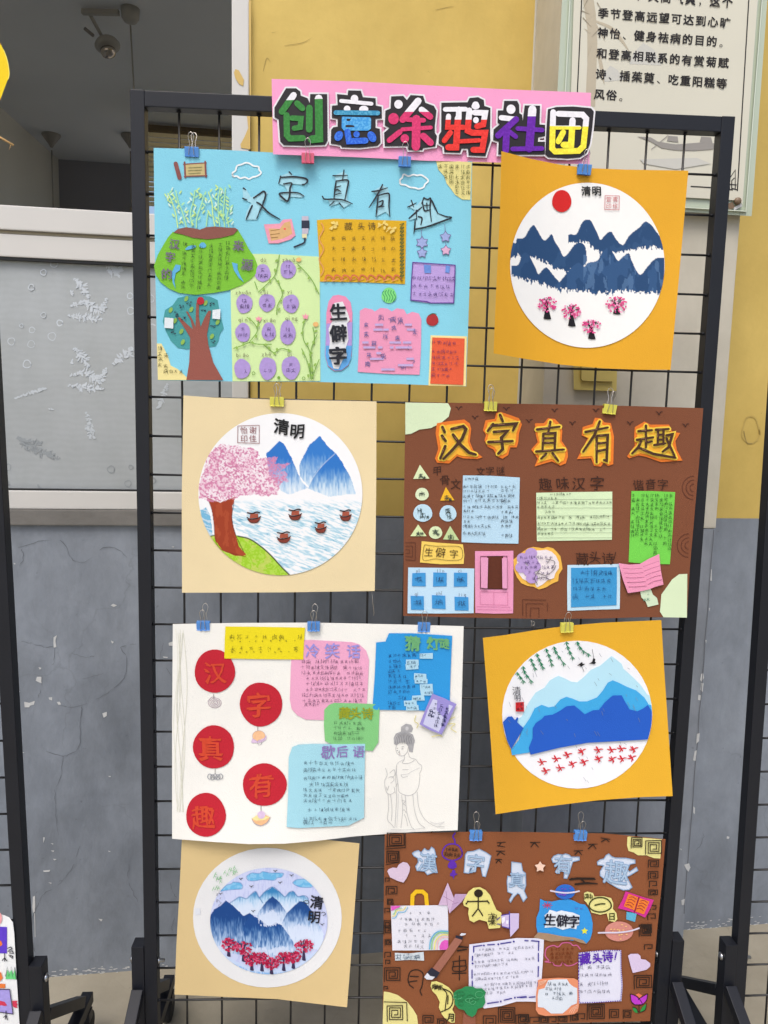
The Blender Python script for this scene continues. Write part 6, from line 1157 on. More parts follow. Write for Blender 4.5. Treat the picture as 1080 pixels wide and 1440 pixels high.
mnt([(390, 520), (430, 450), (480, 470), (530, 510), (548, 505), (570, 488), (600, 505), (650, 570), (690, 650), (640, 700), (420, 700)], 440, 700, (24, 76, 146), (60, 146, 212), 65, 1.05)
for k, (cx, cy) in enumerate(((540, 470), (700, 540), (470, 650), (600, 650), (310, 630))):
    x0, y0 = q([(cx, cy)])[0]; d_ = np.hypot((X - x0) / 20, (Y - y0) / (13 if k < 2 else 9)); cv.put(chop(1.1 - d_ + (vnoise(X, Y, 1.4, 6, 70 + k, 2) - .5) * .9) > .35, (216, 228, 250), .8)
cv.put(cv.inside(q([(290, 660), (350, 700), (420, 730), (500, 745), (600, 740), (700, 700), (760, 660), (860, 620), (860, 900), (250, 900)]), .5), (200, 218, 248)); cv.put(cv.inside(q([(300, 700), (360, 720), (440, 755), (560, 765), (640, 755), (700, 730), (700, 850), (250, 850)]), .5) & (ns_ > .4), (120, 180, 236), .8)
cv.obj('painted_disc', s7, p7, .0014)
for (x, y, r_, tb) in ((315, 616, 44, 672), (395, 632, 46, 700), (440, 694, 44, 748), (495, 690, 44, 752), (547, 718, 40, 768), (613, 690, 42, 750), (665, 682, 40, 738), (722, 622, 50, 694)):
    X0, Y0 = q([(x, y)])[0]; blossom(s7, p7, .0020, X0, Y0, r_ / 3.857, (186, 26, 74), 1170 + tb / 3.857, 2.6, 75, (226, 90, 130), (58, 46, 84))
a_ = Art(s7, 'title_writing', [ink((34, 36, 48)), ink((110, 190, 120)), ink((140, 140, 160))], p7, .0022, 0); a_.glyph('清', 240 + 792 / 3.857, 1170 + 382 / 3.857, 18, 0, .15, True, .03); a_.glyph('明', 240 + 778 / 3.857, 1170 + 460 / 3.857, 17, 0, .1, True, .03)
for (x, y) in ((380, 255), (437, 296), (567, 212), (655, 236), (593, 275), (447, 430), (822, 502), (270, 335)): p = q([(x - 10, y - 5), (x - 2, y), (x, y + 4), (x + 3, y - 2), (x + 12, y - 5)]); a_.stroke(p, .8, 0)
a_.strokes([q([(715, 380), (740, 370), (750, 385), (725, 388)]), q([(815, 440), (830, 435), (840, 445), (825, 455)])], .8, 0)
for _ in range(18): x, y = random.choice(((250, 240), (265, 260), (330, 205), (345, 215), (240, 300), (300, 215))); x += random.uniform(-18, 18); y += random.uniform(-14, 14); a_.strokes([q([(x, y + 12), (x + 4, y), (x + 10, y - 10)]), q([(x + 4, y), (x + 14, y + 6)])], .6, 1)
for _ in range(10): x = random.uniform(238, 270); y = random.uniform(345, 400); a_.stroke(q([(x, y), (x + random.uniform(-8, 12), y - random.uniform(5, 14))]), .6, 2)
a_.done(each=1)
Art(s7, 'white_patch', paper((226, 230, 238)), p7, .0012, 0).poly(q([(133, 415), (160, 412), (162, 448), (134, 450)])).done()
# ---------------------------------------------------------- brown poster with spirals and white cut-out title (lower right)
P8o = [(541, 1173), (600, 1171), (665, 1169.5), (735, 1170), (850, 1172), (885, 1175), (936, 1180), (931, 1240), (924, 1310), (919, 1370), (914, 1436), (820, 1438), (730, 1440), (640, 1444), (538, 1448), (539, 1310)]
p8, s8 = hung('wall_poster', P8o, (142, 84, 50), -.010, 'brown handmade poster with black square spirals, white cut out title and paper hearts', 'poster', 'handmade posters hung on the rack', lambda x, y: .008 * ((x - 740) / 200) ** 2)
q = T(530, 1160, 5.143); r = T(730, 1160, 4.909); t2 = T(530, 1300, 5.143); u = T(730, 1300, 4.909)
SPK = ink((44, 30, 24))
card(s8, 'pale_corner', r([(748, 82), (760, 80), (985, 100), (975, 232), (930, 230), (880, 210), (820, 210), (790, 190), (755, 180), (745, 140)]), (236, 228, 150), p8, .0008)
card(s8, 'pale_corner', t2([(50, 485), (90, 490), (150, 510), (220, 560), (260, 610), (290, 660), (300, 740), (40, 750)]), (236, 226, 150), p8, .0008)
sp = Art(s8, 'drawn_spiral', SPK, p8, .0014, 0)
for P, z_, tn, rx in ((q([(135, 110)]), 19, 3, 1.25), (q([(115, 235)]), 17, 3, 1.0), (q([(105, 478)]), 13, 2, 1.15), (q([(75, 725)]), 12, 2, .8), (t2([(110, 365)]), 20, 3, 1.1), (t2([(78, 222)]), 8, 1, 1), (t2([(78, 275)]), 6, 1, 1), (t2([(80, 130)]), 8, 2, 1), (t2([(75, 40)]), 12, 2, .8), (t2([(65, 460)]), 5, 1, 1), (q([(95, 560)]), 8, 2, 1), (q([(75, 620)]), 7, 1, 1), (q([(75, 400)]), 6, 1, 1),
                      (t2([(130, 645)]), 22, 3, 1.0), (t2([(940, 660)]), 22, 4, 1.05), (t2([(1050, 690)]), 14, 2, 1.2), (t2([(815, 700)]), 15, 2, 1.2), (t2([(370, 690)]), 12, 2, 1.2), (t2([(470, 710)]), 10, 2, 1.2), (r([(812, 125)]), 15, 3, 1.0), (r([(928, 158)]), 20, 3, 1.1), (r([(928, 270)]), 11, 2, 1.3), (r([(925, 350)]), 11, 2, 1.2), (r([(925, 410)]), 9, 1, 1.1), (r([(925, 470)]), 8, 2, 1.5), (r([(925, 575)]), 7, 1, 1.1), (r([(915, 635)]), 8, 1, 1.3), (r([(878, 720)]), 13, 3, 1.1),
                      (u([(870, 45)]), 16, 3, 1.0), (u([(892, 158)]), 7, 1, 1.5), (u([(855, 400)]), 19, 3, 1.3), (u([(530, 605)]), 22, 4, 1.1), (u([(655, 620)]), 13, 2, 1.0), (u([(745, 620)]), 12, 2, .9), (u([(30, 650)]), 12, 2, 1.2), (u([(105, 660)]), 8, 1, 1.6), (u([(170, 660)]), 9, 2, 1.2), (u([(230, 660)]), 8, 1, 1.3), (u([(300, 655)]), 8, 2, 1.6), (u([(380, 645)]), 10, 2, 1), (u([(430, 640)]), 9, 1, 1)):
    sp.spiral(P[0][0], P[0][1], z_, tn, 1.25, rx=rx)
for L_ in (q([(60, 175), (205, 165), (205, 60)]), q([(65, 160), (185, 150)]), t2([(50, 560), (215, 565), (220, 700)]), q([(62, 290), (160, 270), (155, 195)]), r([(720, 0)]) * 2): sp.stroke(L_, 1.2, 0, False)
sp.done(each=True)
bdw = Art(s8, 'drawn_bird', SPK, p8, .0006, 0)
for L_ in (q([(870, 130), (930, 125)]), q([(872, 150), (925, 160)]), q([(900, 128), (880, 155)]), q([(865, 190), (925, 190)]), q([(870, 220), (890, 195), (925, 215)]), q([(860, 250), (905, 250)]), q([(862, 275), (880, 252), (900, 275)]), r([(78, 122), (145, 120)]), r([(82, 152), (105, 122), (135, 154)]), r([(380, 180), (440, 176)]), r([(385, 205), (410, 180), (432, 206)]), r([(480, 135), (540, 132)]), r([(478, 165), (510, 135), (532, 166)]), r([(565, 90), (628, 100)]), r([(568, 117), (600, 97), (622, 117)])): bdw.stroke(L_, 1.6, 0, False, .4)
for L_ in (r([(350, 378), (400, 370), (520, 368)]), r([(360, 372), (525, 376)]), r([(388, 410), (470, 402), (540, 406)]), r([(430, 376), (460, 404)]), t2([(590, 160), (660, 165)]), t2([(585, 190), (650, 180)])): bdw.stroke(L_, 3.2, 0, False, .5)
for L_ in (t2([(548, 270), (640, 258)]), t2([(555, 275), (552, 335), (640, 330), (640, 262)]), t2([(550, 305), (640, 300)]), t2([(545, 355), (645, 352)]), t2([(597, 228), (597, 402)]), t2([(237, 440), (225, 400), (240, 345), (280, 328), (320, 340), (335, 370), (325, 450), (312, 480), (325, 512)]), t2([(240, 375), (300, 378)]), t2([(235, 415), (290, 408)]), t2([(237, 440), (265, 460)])): bdw.stroke(L_, 1.5, 0)
bdw.done(each=1.2)
# white title cut-outs
cuts = [q([(255, 205), (275, 192), (300, 185), (320, 200), (345, 170), (362, 185), (380, 185), (395, 160), (415, 175), (425, 215), (420, 250), (428, 300), (437, 345), (405, 345), (380, 355), (365, 360), (345, 335), (290, 330), (280, 300), (300, 270), (295, 240), (268, 225)]),
        q([(640, 215), (655, 195), (700, 190), (740, 175), (790, 200), (825, 225), (808, 300), (785, 375), (765, 370), (755, 320), (750, 292), (720, 305), (700, 335), (690, 345), (672, 345), (690, 310), (675, 312), (665, 350), (630, 345), (636, 280)]),
        [(719.5, 1212), (733, 1214), (735, 1225), (739, 1228), (739.5, 1245), (737, 1253), (741, 1262), (736, 1268), (731, 1258), (728, 1256), (722, 1262), (718, 1269), (716, 1266), (721, 1257), (714, 1254), (713, 1240), (714, 1232), (719, 1233)],
        r([(225, 235), (240, 215), (270, 203), (300, 207), (320, 200), (345, 207), (360, 222), (415, 222), (416, 243), (370, 255), (355, 300), (348, 330), (330, 370), (310, 368), (312, 325), (290, 318), (262, 335), (250, 325), (270, 290), (288, 262), (235, 260)]),
        r([(540, 255), (560, 240), (585, 235), (600, 210), (620, 200), (640, 220), (665, 228), (740, 230), (800, 242), (800, 265), (765, 272), (748, 310), (762, 325), (810, 292), (820, 315), (762, 350), (742, 356), (780, 430), (760, 447), (720, 450), (680, 435), (620, 400), (560, 350), (560, 320), (585, 280), (542, 275)])]
ins = [[q(L) for L in ([(268, 208), (300, 215), (318, 245), (315, 285), (298, 318)], [(258, 215), (290, 228), (305, 255)], [(345, 195), (410, 188)], [(365, 180), (372, 215)], [(400, 170), (392, 220)], [(350, 225), (415, 220)], [(350, 245), (350, 285), (412, 280), (408, 240)], [(382, 225), (385, 320)], [(345, 305), (428, 300)], [(385, 320), (365, 350)], [(388, 318), (425, 342)])],
       [q(L) for L in ([(652, 215), (730, 190), (805, 225)], [(655, 215), (640, 335)], [(810, 228), (780, 365)], [(700, 250), (740, 235), (745, 265), (705, 275), (700, 250)], [(690, 270), (720, 262)], [(705, 285), (760, 270), (725, 300), (690, 335)])],
       [[(721, 1219), (735, 1222)], [(722, 1227), (736, 1230)], [(721, 1235), (737, 1238)], [(720, 1243), (737, 1246)], [(716, 1236), (717, 1251), (736, 1254)], [(724, 1256), (718, 1266)], [(731, 1256), (737, 1266)]],
       [r(L) for L in ([(238, 240), (290, 220), (345, 218)], [(300, 215), (330, 235), (400, 232)], [(295, 240), (345, 245)], [(300, 262), (298, 310)], [(298, 262), (348, 260), (325, 360)], [(300, 285), (340, 282)], [(290, 275), (258, 325)])],
       [r(L) for L in ([(550, 262), (655, 258)], [(610, 212), (612, 285)], [(575, 300), (600, 290), (630, 300), (590, 325), (575, 310)], [(560, 340), (640, 395), (740, 435), (770, 432)], [(665, 245), (670, 345)], [(665, 248), (740, 245)], [(735, 240), (735, 320), (705, 390)], [(670, 290), (730, 288)], [(670, 322), (730, 318)], [(760, 250), (790, 255)], [(765, 340), (808, 305)], [(690, 345), (680, 330)])]]
GLY = [('漢', 601, 1213, 25, .1), ('字', 669, 1214, 25, .1), ('真', 727, 1238, 22, .1), ('有', 792, 1216, 25, .05), ('趣', 867, 1227, 33, .12)]
for P, I_, gl in zip(cuts, ins, GLY):
    o_ = card(s8, 'title_cutout', P, (216, 226, 242), p8, .001); a_ = Art(s8, 'blue_outline', [ink((140, 172, 206)), ink((174, 200, 226))], o_, .0016, 0); a_.stroke(closed(P)[:-1], 1.1, 0, False)
    a_.glyph(gl[0], gl[1], gl[2], gl[3], 0, gl[4], True); a_.k = 12; a_.glyph(gl[0], gl[1], gl[2], gl[3], 1, gl[4])
    a_.done()
# paper hearts, star, boat, handle
card(s8, 'paper_heart', q([(75, 335), (85, 320), (115, 308), (145, 312), (160, 285), (190, 268), (220, 275), (240, 305), (235, 340), (215, 385), (192, 418), (150, 405), (95, 378)]), (222, 200, 222), p8, .0022, thick=.001)
card(s8, 'paper_heart', u([(752, 215), (770, 203), (820, 202), (838, 218), (840, 238), (875, 245), (905, 268), (905, 290), (880, 312), (830, 325), (785, 335), (768, 280)]), (222, 204, 234), p8, .0022, thick=.001)
sx_, sy_ = r([(145, 290)])[0]; so_ = card(s8, 'folded_star', star(sx_, sy_, 8, 4.6), (250, 214, 192), p8, .004, thick=.003)
Art(s8, 'yellow_handle', paper((244, 196, 30)), p8, .0014, 0, .0004).stroke(q([(255, 578), (258, 510), (285, 482), (330, 482), (355, 505), (362, 578)]), 5.6, 0, False).done()
pb = Art(s8, 'paper_boat', [paper((214, 186, 216)), paper((198, 166, 202)), ink((150, 110, 150))], p8, .003, 0, .0006); pb.poly(q([(445, 580), (512, 418), (570, 560), (525, 640), (510, 582)]), 0).poly(q([(565, 500), (655, 500), (610, 560), (525, 640), (545, 575)]), 1).strokes([q([(480, 515), (560, 560)]), q([(500, 480), (510, 580)]), q([(545, 575), (590, 560)])], .5, 2, False); pb.done()
# yellow silhouette note with stick man
sm_ = card(s8, 'yellow_silhouette', q([(640, 520), (665, 480), (700, 455), (745, 450), (785, 470), (820, 510), (845, 570), (865, 615), (900, 635), (905, 680), (890, 745), (810, 752), (795, 700), (740, 685), (700, 705), (670, 690), (660, 640), (665, 600), (630, 585), (622, 560)]), (240, 230, 140), p8, .0034)
a_ = Art(s8, 'drawn_figure', [ink((40, 30, 20)), ink((60, 60, 40))], sm_, .0042, 0); a_.poly(q(ell(735, 495, 32, 29, 18)), 0).strokes([q([(733, 515), (733, 610)]), q([(655, 555), (800, 552)]), q([(733, 605), (690, 660)]), q([(733, 605), (765, 655)]), q([(658, 552), (645, 572)]), q([(798, 548), (812, 568)])], 1.7, 0, False)
for (x, y, z_) in ((830, 665, 11), (830, 705, 12), (850, 700, 10), (850, 660, 8)): X0, Y0 = q([(x, y)])[0]; a_.scrawl(X0, Y0, z_, 1.1)
a_.done()
a_ = Art(s8, 'pocket_flap', [paper((212, 196, 234)), ink((240, 240, 255)), ink((72, 60, 160))], p8, .004, 0, .0006); a_.poly(q([(960, 640), (1028, 640), (1026, 745), (965, 812), (958, 700)]), 0).poly(q([(898, 655), (955, 645), (955, 748), (905, 735)]), 0).poly(q([(905, 672), (925, 665), (925, 700), (905, 715)]), 1).poly(q([(935, 690), (953, 690), (950, 715), (935, 715)]), 1); a_.strokes([q([(958, 625), (960, 755)]), q([(898, 655), (955, 645)]), q([(905, 735), (955, 748)]), q([(865, 690), (890, 668)]), q([(870, 715), (895, 722)])], 1.3, 2, False); a_.done()
# purple drawn lantern
a_ = Art(s8, 'drawn_lantern', [ink((96, 44, 176)), ink((70, 40, 30))], p8, .0006, 0); a_.strokes([q([(565, 60), (550, 85), (562, 110), (565, 138)])], 2.0); a_.stroke(q(closed(ell(545, 198, 72, 60, 20, .03))), 1.8); a_.poly(q(ell(545, 290, 32, 30, 12, .08))); a_.poly(q(ell(555, 345, 14, 22, 8))); a_.poly(q([(530, 350), (545, 345), (560, 350), (585, 355), (560, 370), (555, 395), (548, 372), (530, 370)]))
for (x, y) in ((515, 180), (545, 178), (575, 182), (500, 212), (530, 216), (560, 218), (590, 220)): X0, Y0 = q([(x, y)])[0]; a_.scrawl(X0, Y0, 6, 1.0, 1)
a_.done()
nw = note(s8, p8, 'white_note', q([(100, 585), (512, 580), (516, 700)]) + t2([(516, 60), (516, 183), (320, 188), (112, 188), (108, 60)]), (234, 234, 244), .0018, lambda a: ([a.lines(X0, Y0, X1, 1, 8, 5.6, .55, ragged=0, step=z_) for X0, Y0, X1, z_ in ((577, 1284, 612, 13), (563, 1293, 610, 8), (571, 1300, 616, 9), (561, 1309, 598, 10), (571, 1316, 614, 10), (561, 1324, 600, 8), (570, 1331, 598, 8))]), (90, 94, 110))
a_ = Art(s8, 'rainbow_corner', [ink((228, 96, 196)), ink((248, 200, 196)), ink((240, 232, 130)), ink((110, 190, 226)), ink((150, 210, 150))], nw, .0026, 0)
a_.poly(q([(102, 587), (175, 585), (150, 605), (104, 622)]), 0); a_.stroke(q([(108, 660), (130, 655), (145, 620), (190, 615), (210, 590)]), 1.2, 2); a_.stroke(q([(110, 675), (135, 670), (155, 635), (200, 630), (225, 595)]), 1.0, 3); a_.stroke(q([(112, 645), (128, 640), (140, 610), (180, 600)]), 1.0, 4)
a_.poly(t2([(515, 115), (490, 112), (465, 130), (452, 160), (455, 183), (515, 183)]), 0)
for L_, mi in ((t2([(514, 92), (470, 95), (440, 130), (435, 180)]), 1), (t2([(514, 76), (465, 78), (425, 120), (415, 180)]), 2), (t2([(514, 62), (450, 62), (405, 110), (395, 180)]), 4), (t2([(514, 50), (440, 52), (392, 105), (380, 178)]), 3)): a_.stroke(L_, 1.7, mi)
a_.done()
note(s8, p8, 'pale_strip', t2([(130, 205), (235, 210), (338, 198), (342, 262), (240, 256), (132, 262)]), (216, 226, 232), .0014, lambda a: a.lines(559, 1346, 594, 1, 8, 9, .9, ragged=0, step=7), (90, 110, 130))
# drawn writing brush
a_ = Art(s8, 'writing_brush_cutout', [paper((166, 108, 90)), ink((40, 42, 60)), ink((226, 230, 240))], p8, .0032, 0, .0005)
a_.poly(t2([(405, 315), (570, 90), (618, 108), (612, 125), (450, 350)]), 0).poly(t2([(395, 312), (455, 348), (432, 385), (400, 395), (345, 380), (365, 345)]), 1).poly(t2([(365, 350), (385, 372), (420, 380), (400, 400), (360, 398), (342, 380)]), 2).poly(t2([(572, 78), (622, 90), (618, 112), (566, 96)]), 1).poly(t2([(598, 78), (612, 62), (645, 66), (640, 75), (615, 82)]), 2).done()
mn = card(s8, 'yellow_moon_cutout', t2([(395, 415), (430, 410), (470, 425), (520, 455), (550, 490), (562, 540), (560, 580), (545, 615), (565, 650), (562, 710), (540, 712), (500, 690), (470, 650), (448, 600), (455, 560), (430, 510), (400, 480), (388, 445)]), (240, 230, 140), p8, .0018)
a_ = Art(s8, 'drawn_moon', ink((50, 40, 24)), mn, .0026, 0); a_.stroke(t2([(480, 465), (530, 490), (550, 540), (530, 600), (460, 635)]), 1.5); a_.stroke(t2([(480, 470), (505, 500), (500, 560), (492, 625)]), 1.4); a_.stroke(t2([(515, 515), (512, 575)]), 1.5); X0, Y0 = t2([(537, 672)])[0]; a_.glyph('月', X0, Y0, 11, 0, .1, True)
for (x, y) in ((415, 450), (435, 455), (460, 460)): X0, Y0 = t2([(x, y)])[0]; a_.scrawl(X0, Y0, 8, 1.1); a_.scrawl(X0, Y0, 7, 1.1)
a_.done()
tc_ = card(s8, 'tree_trunk_cutout', t2([(628, 620), (640, 650), (712, 650), (715, 740), (618, 740)]), (150, 92, 70), p8, .0016)
tco = card(s8, 'green_tree_cutout', t2([(552, 500), (575, 475), (610, 465), (640, 448), (690, 448), (715, 462), (760, 462), (788, 490), (778, 520), (785, 565), (765, 600), (730, 610), (715, 650), (690, 670), (655, 655), (630, 620), (590, 610), (565, 580), (560, 540)]), (44, 140, 84), p8, .0044, thick=.0008)
a_ = Art(s8, 'leaf_scribble', [ink((36, 122, 70)), ink((86, 176, 120))], tco, .0050, 0)
for k in range(9): x, y = random.uniform(580, 750), random.uniform(485, 600); a_.stroke(t2(ell(x, y, random.uniform(15, 32), random.uniform(12, 24), 9)), .9, k % 2)
a_.done()
# white framed note with dashed violet border
fn_ = note(s8, p8, 'white_story_note', t2([(668, 145), (800, 128), (920, 112), (1010, 98)]) + u([(60, 95), (172, 95), (165, 240), (155, 380), (120, 535), (60, 532)]) + t2([(1010, 558), (900, 590), (775, 608), (740, 560), (665, 450), (664, 300)]), (232, 232, 248), .0022, lambda a: [a.lines(x0, y, x1, 1, 8, 5.0, .5, ragged=.05, slope=-.06) for x0, y, x1 in ((675, 1336, 756), (670, 1343, 728), (668, 1353, 756), (669, 1359, 715), (668, 1371, 756), (669, 1377, 733), (682, 1385, 756), (683, 1391, 752), (684, 1397, 712))], (84, 84, 110))
a_ = Art(s8, 'dashed_border', ink((58, 48, 150)), fn_, .003, 0)
for L_ in (t2([(700, 200), (700, 160), (760, 152)]), t2([(800, 148), (850, 145)]), t2([(895, 140), (970, 128)]), u([(40, 112), (62, 113)]), u([(85, 113), (138, 117)]), u([(136, 118), (134, 180)]), u([(133, 200), (133, 255)]), u([(133, 290), (131, 360)]), u([(130, 400), (129, 430)]), u([(110, 500), (70, 503)]), u([(50, 502), (10, 505)]), t2([(1080, 522), (1015, 528)]), t2([(975, 535), (920, 548)]), t2([(880, 560), (800, 572)]), t2([(688, 330), (688, 390)]), t2([(690, 410), (690, 450)]), t2([(692, 230), (690, 260)])): a_.stroke(L_, 1.6, 0, False)
for P in (t2([(774, 152), (878, 144), (990, 124), (998, 530), (896, 557), (692, 282)])): a_.poly(ell(P[0], P[1], 1.4, 1.4, 8))
a_.done()
# blue fish shaped card, planets
bc = card(s8, 'blue_title_card', r([(145, 510), (175, 525), (225, 530), (280, 518), (340, 512), (380, 525), (420, 545), (455, 550), (475, 575), (495, 620), (508, 680), (505, 740), (490, 790), (462, 822), (440, 800), (400, 790), (370, 800), (320, 790), (250, 780), (190, 770), (130, 760), (118, 700), (120, 640), (140, 590)]), (54, 156, 230), p8, .0018)
Art(s8, 'sand_strip', ink((170, 140, 112)), bc, .0024, 0).poly(u([(100, 90), (130, 55), (200, 62), (300, 82), (380, 90), (440, 108), (468, 135), (420, 125), (370, 105), (300, 112), (220, 118), (150, 100)])).done()
bt_ = Art(s8, 'lettering', ink((30, 30, 50)), bc, .0034, 0)
a_ = Art(s8, 'white_ribbon', [ink((232, 240, 250)), ink((30, 30, 50)), ink((232, 232, 70)), ink((206, 60, 100)), ink((90, 110, 200))], bc, .0024, 0); a_.poly(r([(175, 625), (200, 605), (210, 585), (260, 600), (290, 590), (330, 598), (370, 605), (418, 625), (415, 690), (400, 695), (395, 720), (350, 712), (300, 725), (250, 705), (175, 710), (190, 660)]), 0)
for ch_, x, y in (('生', 214, 655), ('僻', 298, 662), ('字', 378, 668)): X0, Y0 = r([(x, y)])[0]; bt_.glyph(ch_, X0, Y0, 16.5, 0, .05, True, .02)
a_.poly(star(*u([(452, 45)])[0], 5, 2.5), 2)
for k in range(8): X0, Y0 = r([(195, 555)])[0]; a_.stroke([(X0, Y0), (X0 + 7 * math.cos(k * .8), Y0 + 5 * math.sin(k * .8))], .9, 3, False)
a_.strokes([r([(385, 572), (395, 580), (408, 572)]), r([(420, 572), (430, 580), (440, 572)])], .8, 4); a_.done(); bt_.done()
def planet(P, c, c2, rr_, ang, lift):
    x, y = P; o_ = card(s8, 'planet_cutout', ell(x, y, rr_[0], rr_[1], 26), c, p8, lift); a_ = Art(s8, 'planet_ring', [ink(c2), ink((222, 216, 236))], o_, lift + .0006, 0)
    for k in range(14): t_ = random.uniform(0, 6.28); d_ = random.random() * .8; a_.poly(ell(x + rr_[0] * d_ * math.cos(t_), y + rr_[1] * d_ * math.sin(t_), 1.6, 1.0, 8), 0)
    a_.stroke([(x - rr_[0] * 1.45, y - 1 - ang), (x - rr_[0] * .8, y + .5 - ang * .4), (x, y + 1.5), (x + rr_[0] * .8, y + .5 + ang * .4), (x + rr_[0] * 1.4, y - 1.5 + ang)], 2.2, 1); a_.done()
planet(r([(318, 462)])[0], (46, 110, 204), (110, 80, 200), (14, 10.5), .5, .0030); planet(u([(690, 48)])[0], (216, 144, 132), (240, 190, 130), (20, 14), -3, .0018)
yn = card(s8, 'yellow_sun_cutout', r([(448, 470), (470, 460), (510, 470), (520, 495), (580, 492), (635, 505), (650, 540), (648, 580), (672, 610), (678, 650), (660, 670), (618, 662), (605, 610), (560, 620), (500, 605), (480, 560), (465, 535), (448, 520)]), (238, 230, 150), p8, .0018)
a_ = Art(s8, 'drawn_sun', ink((66, 70, 30)), yn, .0025, 0); a_.stroke(r(closed(ell(560, 552, 76, 50, 22, .02))), 1.9); a_.stroke(r([(525, 555), (560, 546), (592, 545)]), 2.0); X0, Y0 = r([(641, 632)])[0]; a_.glyph('日', X0, Y0, 10.5, 0, 0, True)
for (x, y) in ((465, 495), (490, 495)): X0, Y0 = r([(x, y)])[0]; a_.scrawl(X0, Y0, 8, 1); a_.scrawl(X0, Y0, 7, 1)
a_.done()
bko = card(s8, 'open_book_cutout', r([(735, 458), (800, 480), (860, 500), (930, 518), (905, 580), (870, 640), (800, 608), (740, 590), (682, 575), (712, 520)]), (212, 50, 150), p8, .0022)
a_ = Art(s8, 'book_page', [ink((240, 128, 48)), ink((150, 30, 60)), ink((110, 20, 80))], bko, .0028, 0); a_.poly(r([(755, 475), (822, 500), (795, 590), (722, 562)]), 0).poly(r([(832, 505), (900, 528), (862, 618), (802, 598)]), 0).stroke(r([(828, 500), (798, 600)]), 1.6, 1, False)
for k in range(4): a_.stroke(r([(760 - k * 9, 500 + k * 18), (785 - k * 9, 498 + k * 18), (810 - k * 9, 515 + k * 18)]), .8, 1); a_.stroke(r([(838 - k * 9, 525 + k * 18), (862 - k * 9, 522 + k * 18), (888 - k * 9, 540 + k * 18)]), .8, 1)
a_.done(); card(s8, 'blue_tag', r([(742, 600), (812, 612), (800, 670), (740, 652)]), (94, 180, 214), p8, .0016)
a_ = Art(s8, 'speech_bubble', [ink((206, 100, 150)), ink((120, 54, 20))], p8, .0006, 0); a_.stroke(u([(180, 255), (205, 250), (180, 215), (190, 165), (235, 145), (270, 155), (300, 128), (350, 128), (372, 145), (400, 145), (422, 170)]), 1.6); a_.stroke(u([(180, 258), (230, 265), (245, 282), (285, 285), (300, 262), (330, 285), (370, 280), (405, 262)]), 1.5)
X0, Y0 = u([(225, 165)])[0]; a_.lines(X0, Y0 + 2, X0 + 32, 4, 6, 5.6, .9, 1, ragged=.1, slope=-.05); a_.done()
vn_ = note(s8, p8, 'verse_note', u([(412, 195), (500, 185), (600, 176), (705, 178), (706, 300), (715, 420), (706, 530), (600, 535), (500, 542), (412, 545), (408, 400)]), (232, 232, 248), .0024, lambda a: [a.lines(817, y, 858, 1, 8, 6.4, .6, ragged=0, slope=-.03, step=6.4) for y in (1361, 1372, 1384, 1395)], (84, 84, 110))
a_ = Art(s8, 'lettering', ink((92, 42, 180)), vn_, .0032, 0)
for ch_, x, y, z_ in (('藏', 455, 238, 16), ('头', 540, 235, 14), ('诗', 612, 222, 15)): X0, Y0 = u([(x, y)])[0]; a_.glyph(ch_, X0, Y0, z_, 0, -.08, True, .03)
a_.strokes([u([(672, 195), (664, 230)])], 1.8, 0, False).poly(ell(*u([(662, 240)])[0], 1.1, 1.1, 8)); B_ = u([(414, 198), (560, 182), (702, 180), (703, 300), (710, 420), (702, 526), (560, 536), (416, 541), (411, 400), (414, 198)])
for i in range(len(B_) - 1):
    n_ = 9
    for k in range(0, n_): a_.stroke([(B_[i][0] + (B_[i + 1][0] - B_[i][0]) * (k + .1) / n_, B_[i][1] + (B_[i + 1][1] - B_[i][1]) * (k + .1) / n_), (B_[i][0] + (B_[i + 1][0] - B_[i][0]) * (k + .72) / n_, B_[i][1] + (B_[i + 1][1] - B_[i][1]) * (k + .72) / n_)], 1.1, 0, False)
a_.done()
ob = card(s8, 'orange_framed_note', u([(130, 385), (160, 375), (270, 368), (380, 372), (410, 388), (412, 480), (414, 560), (405, 600), (380, 620), (300, 628), (180, 632), (135, 620), (115, 590), (118, 480)]), (236, 150, 110), p8, .0034)
note(s8, ob, 'white_inset', u([(200, 385), (240, 380), (330, 378), (350, 410), (375, 430), (400, 440), (402, 500), (398, 545), (360, 560), (330, 590), (300, 615), (220, 615), (195, 595), (170, 575), (130, 570), (128, 500), (135, 450), (175, 440)]), (226, 234, 244), .0040, lambda a: (a.lines(772, 1384, 798, 1, 8, 6, .7, ragged=0), a.lines(769, 1391, 790, 1, 8, 6, .7, ragged=0), a.lines(768, 1398, 806, 1, 8, 6, .7, ragged=0, slope=-.05), a.lines(778, 1404, 790, 1, 8, 6, .7, ragged=0)), (60, 80, 100))
a_ = Art(s8, 'corner_curve', ink((250, 200, 170)), ob, .0044, 0)
for k in range(3): a_.stroke(u([(345 + k * 14, 610), (365 + k * 12, 580), (405, 555 + k * 12)]), .8); a_.stroke(u([(135, 420 - k * 10), (170, 405 - k * 8), (190 - k * 5, 385)]), .8)
a_.done()
tu = Art(s8, 'tulip_drawing', [ink((196, 62, 206)), ink((50, 150, 70)), ink((36, 24, 30)), ink((240, 130, 90))], p8, .001, 0); tu.poly(u([(805, 485), (825, 475), (850, 490), (835, 510)]), 3).poly(u([(768, 480), (815, 500), (850, 550), (800, 552), (775, 530)]), 0).poly(u([(888, 478), (840, 505), (820, 520), (855, 552), (880, 520)]), 0).poly(u([(783, 570), (810, 580), (822, 612), (800, 608), (786, 590)]), 1).poly(u([(880, 545), (870, 590), (832, 608), (850, 570)]), 1)
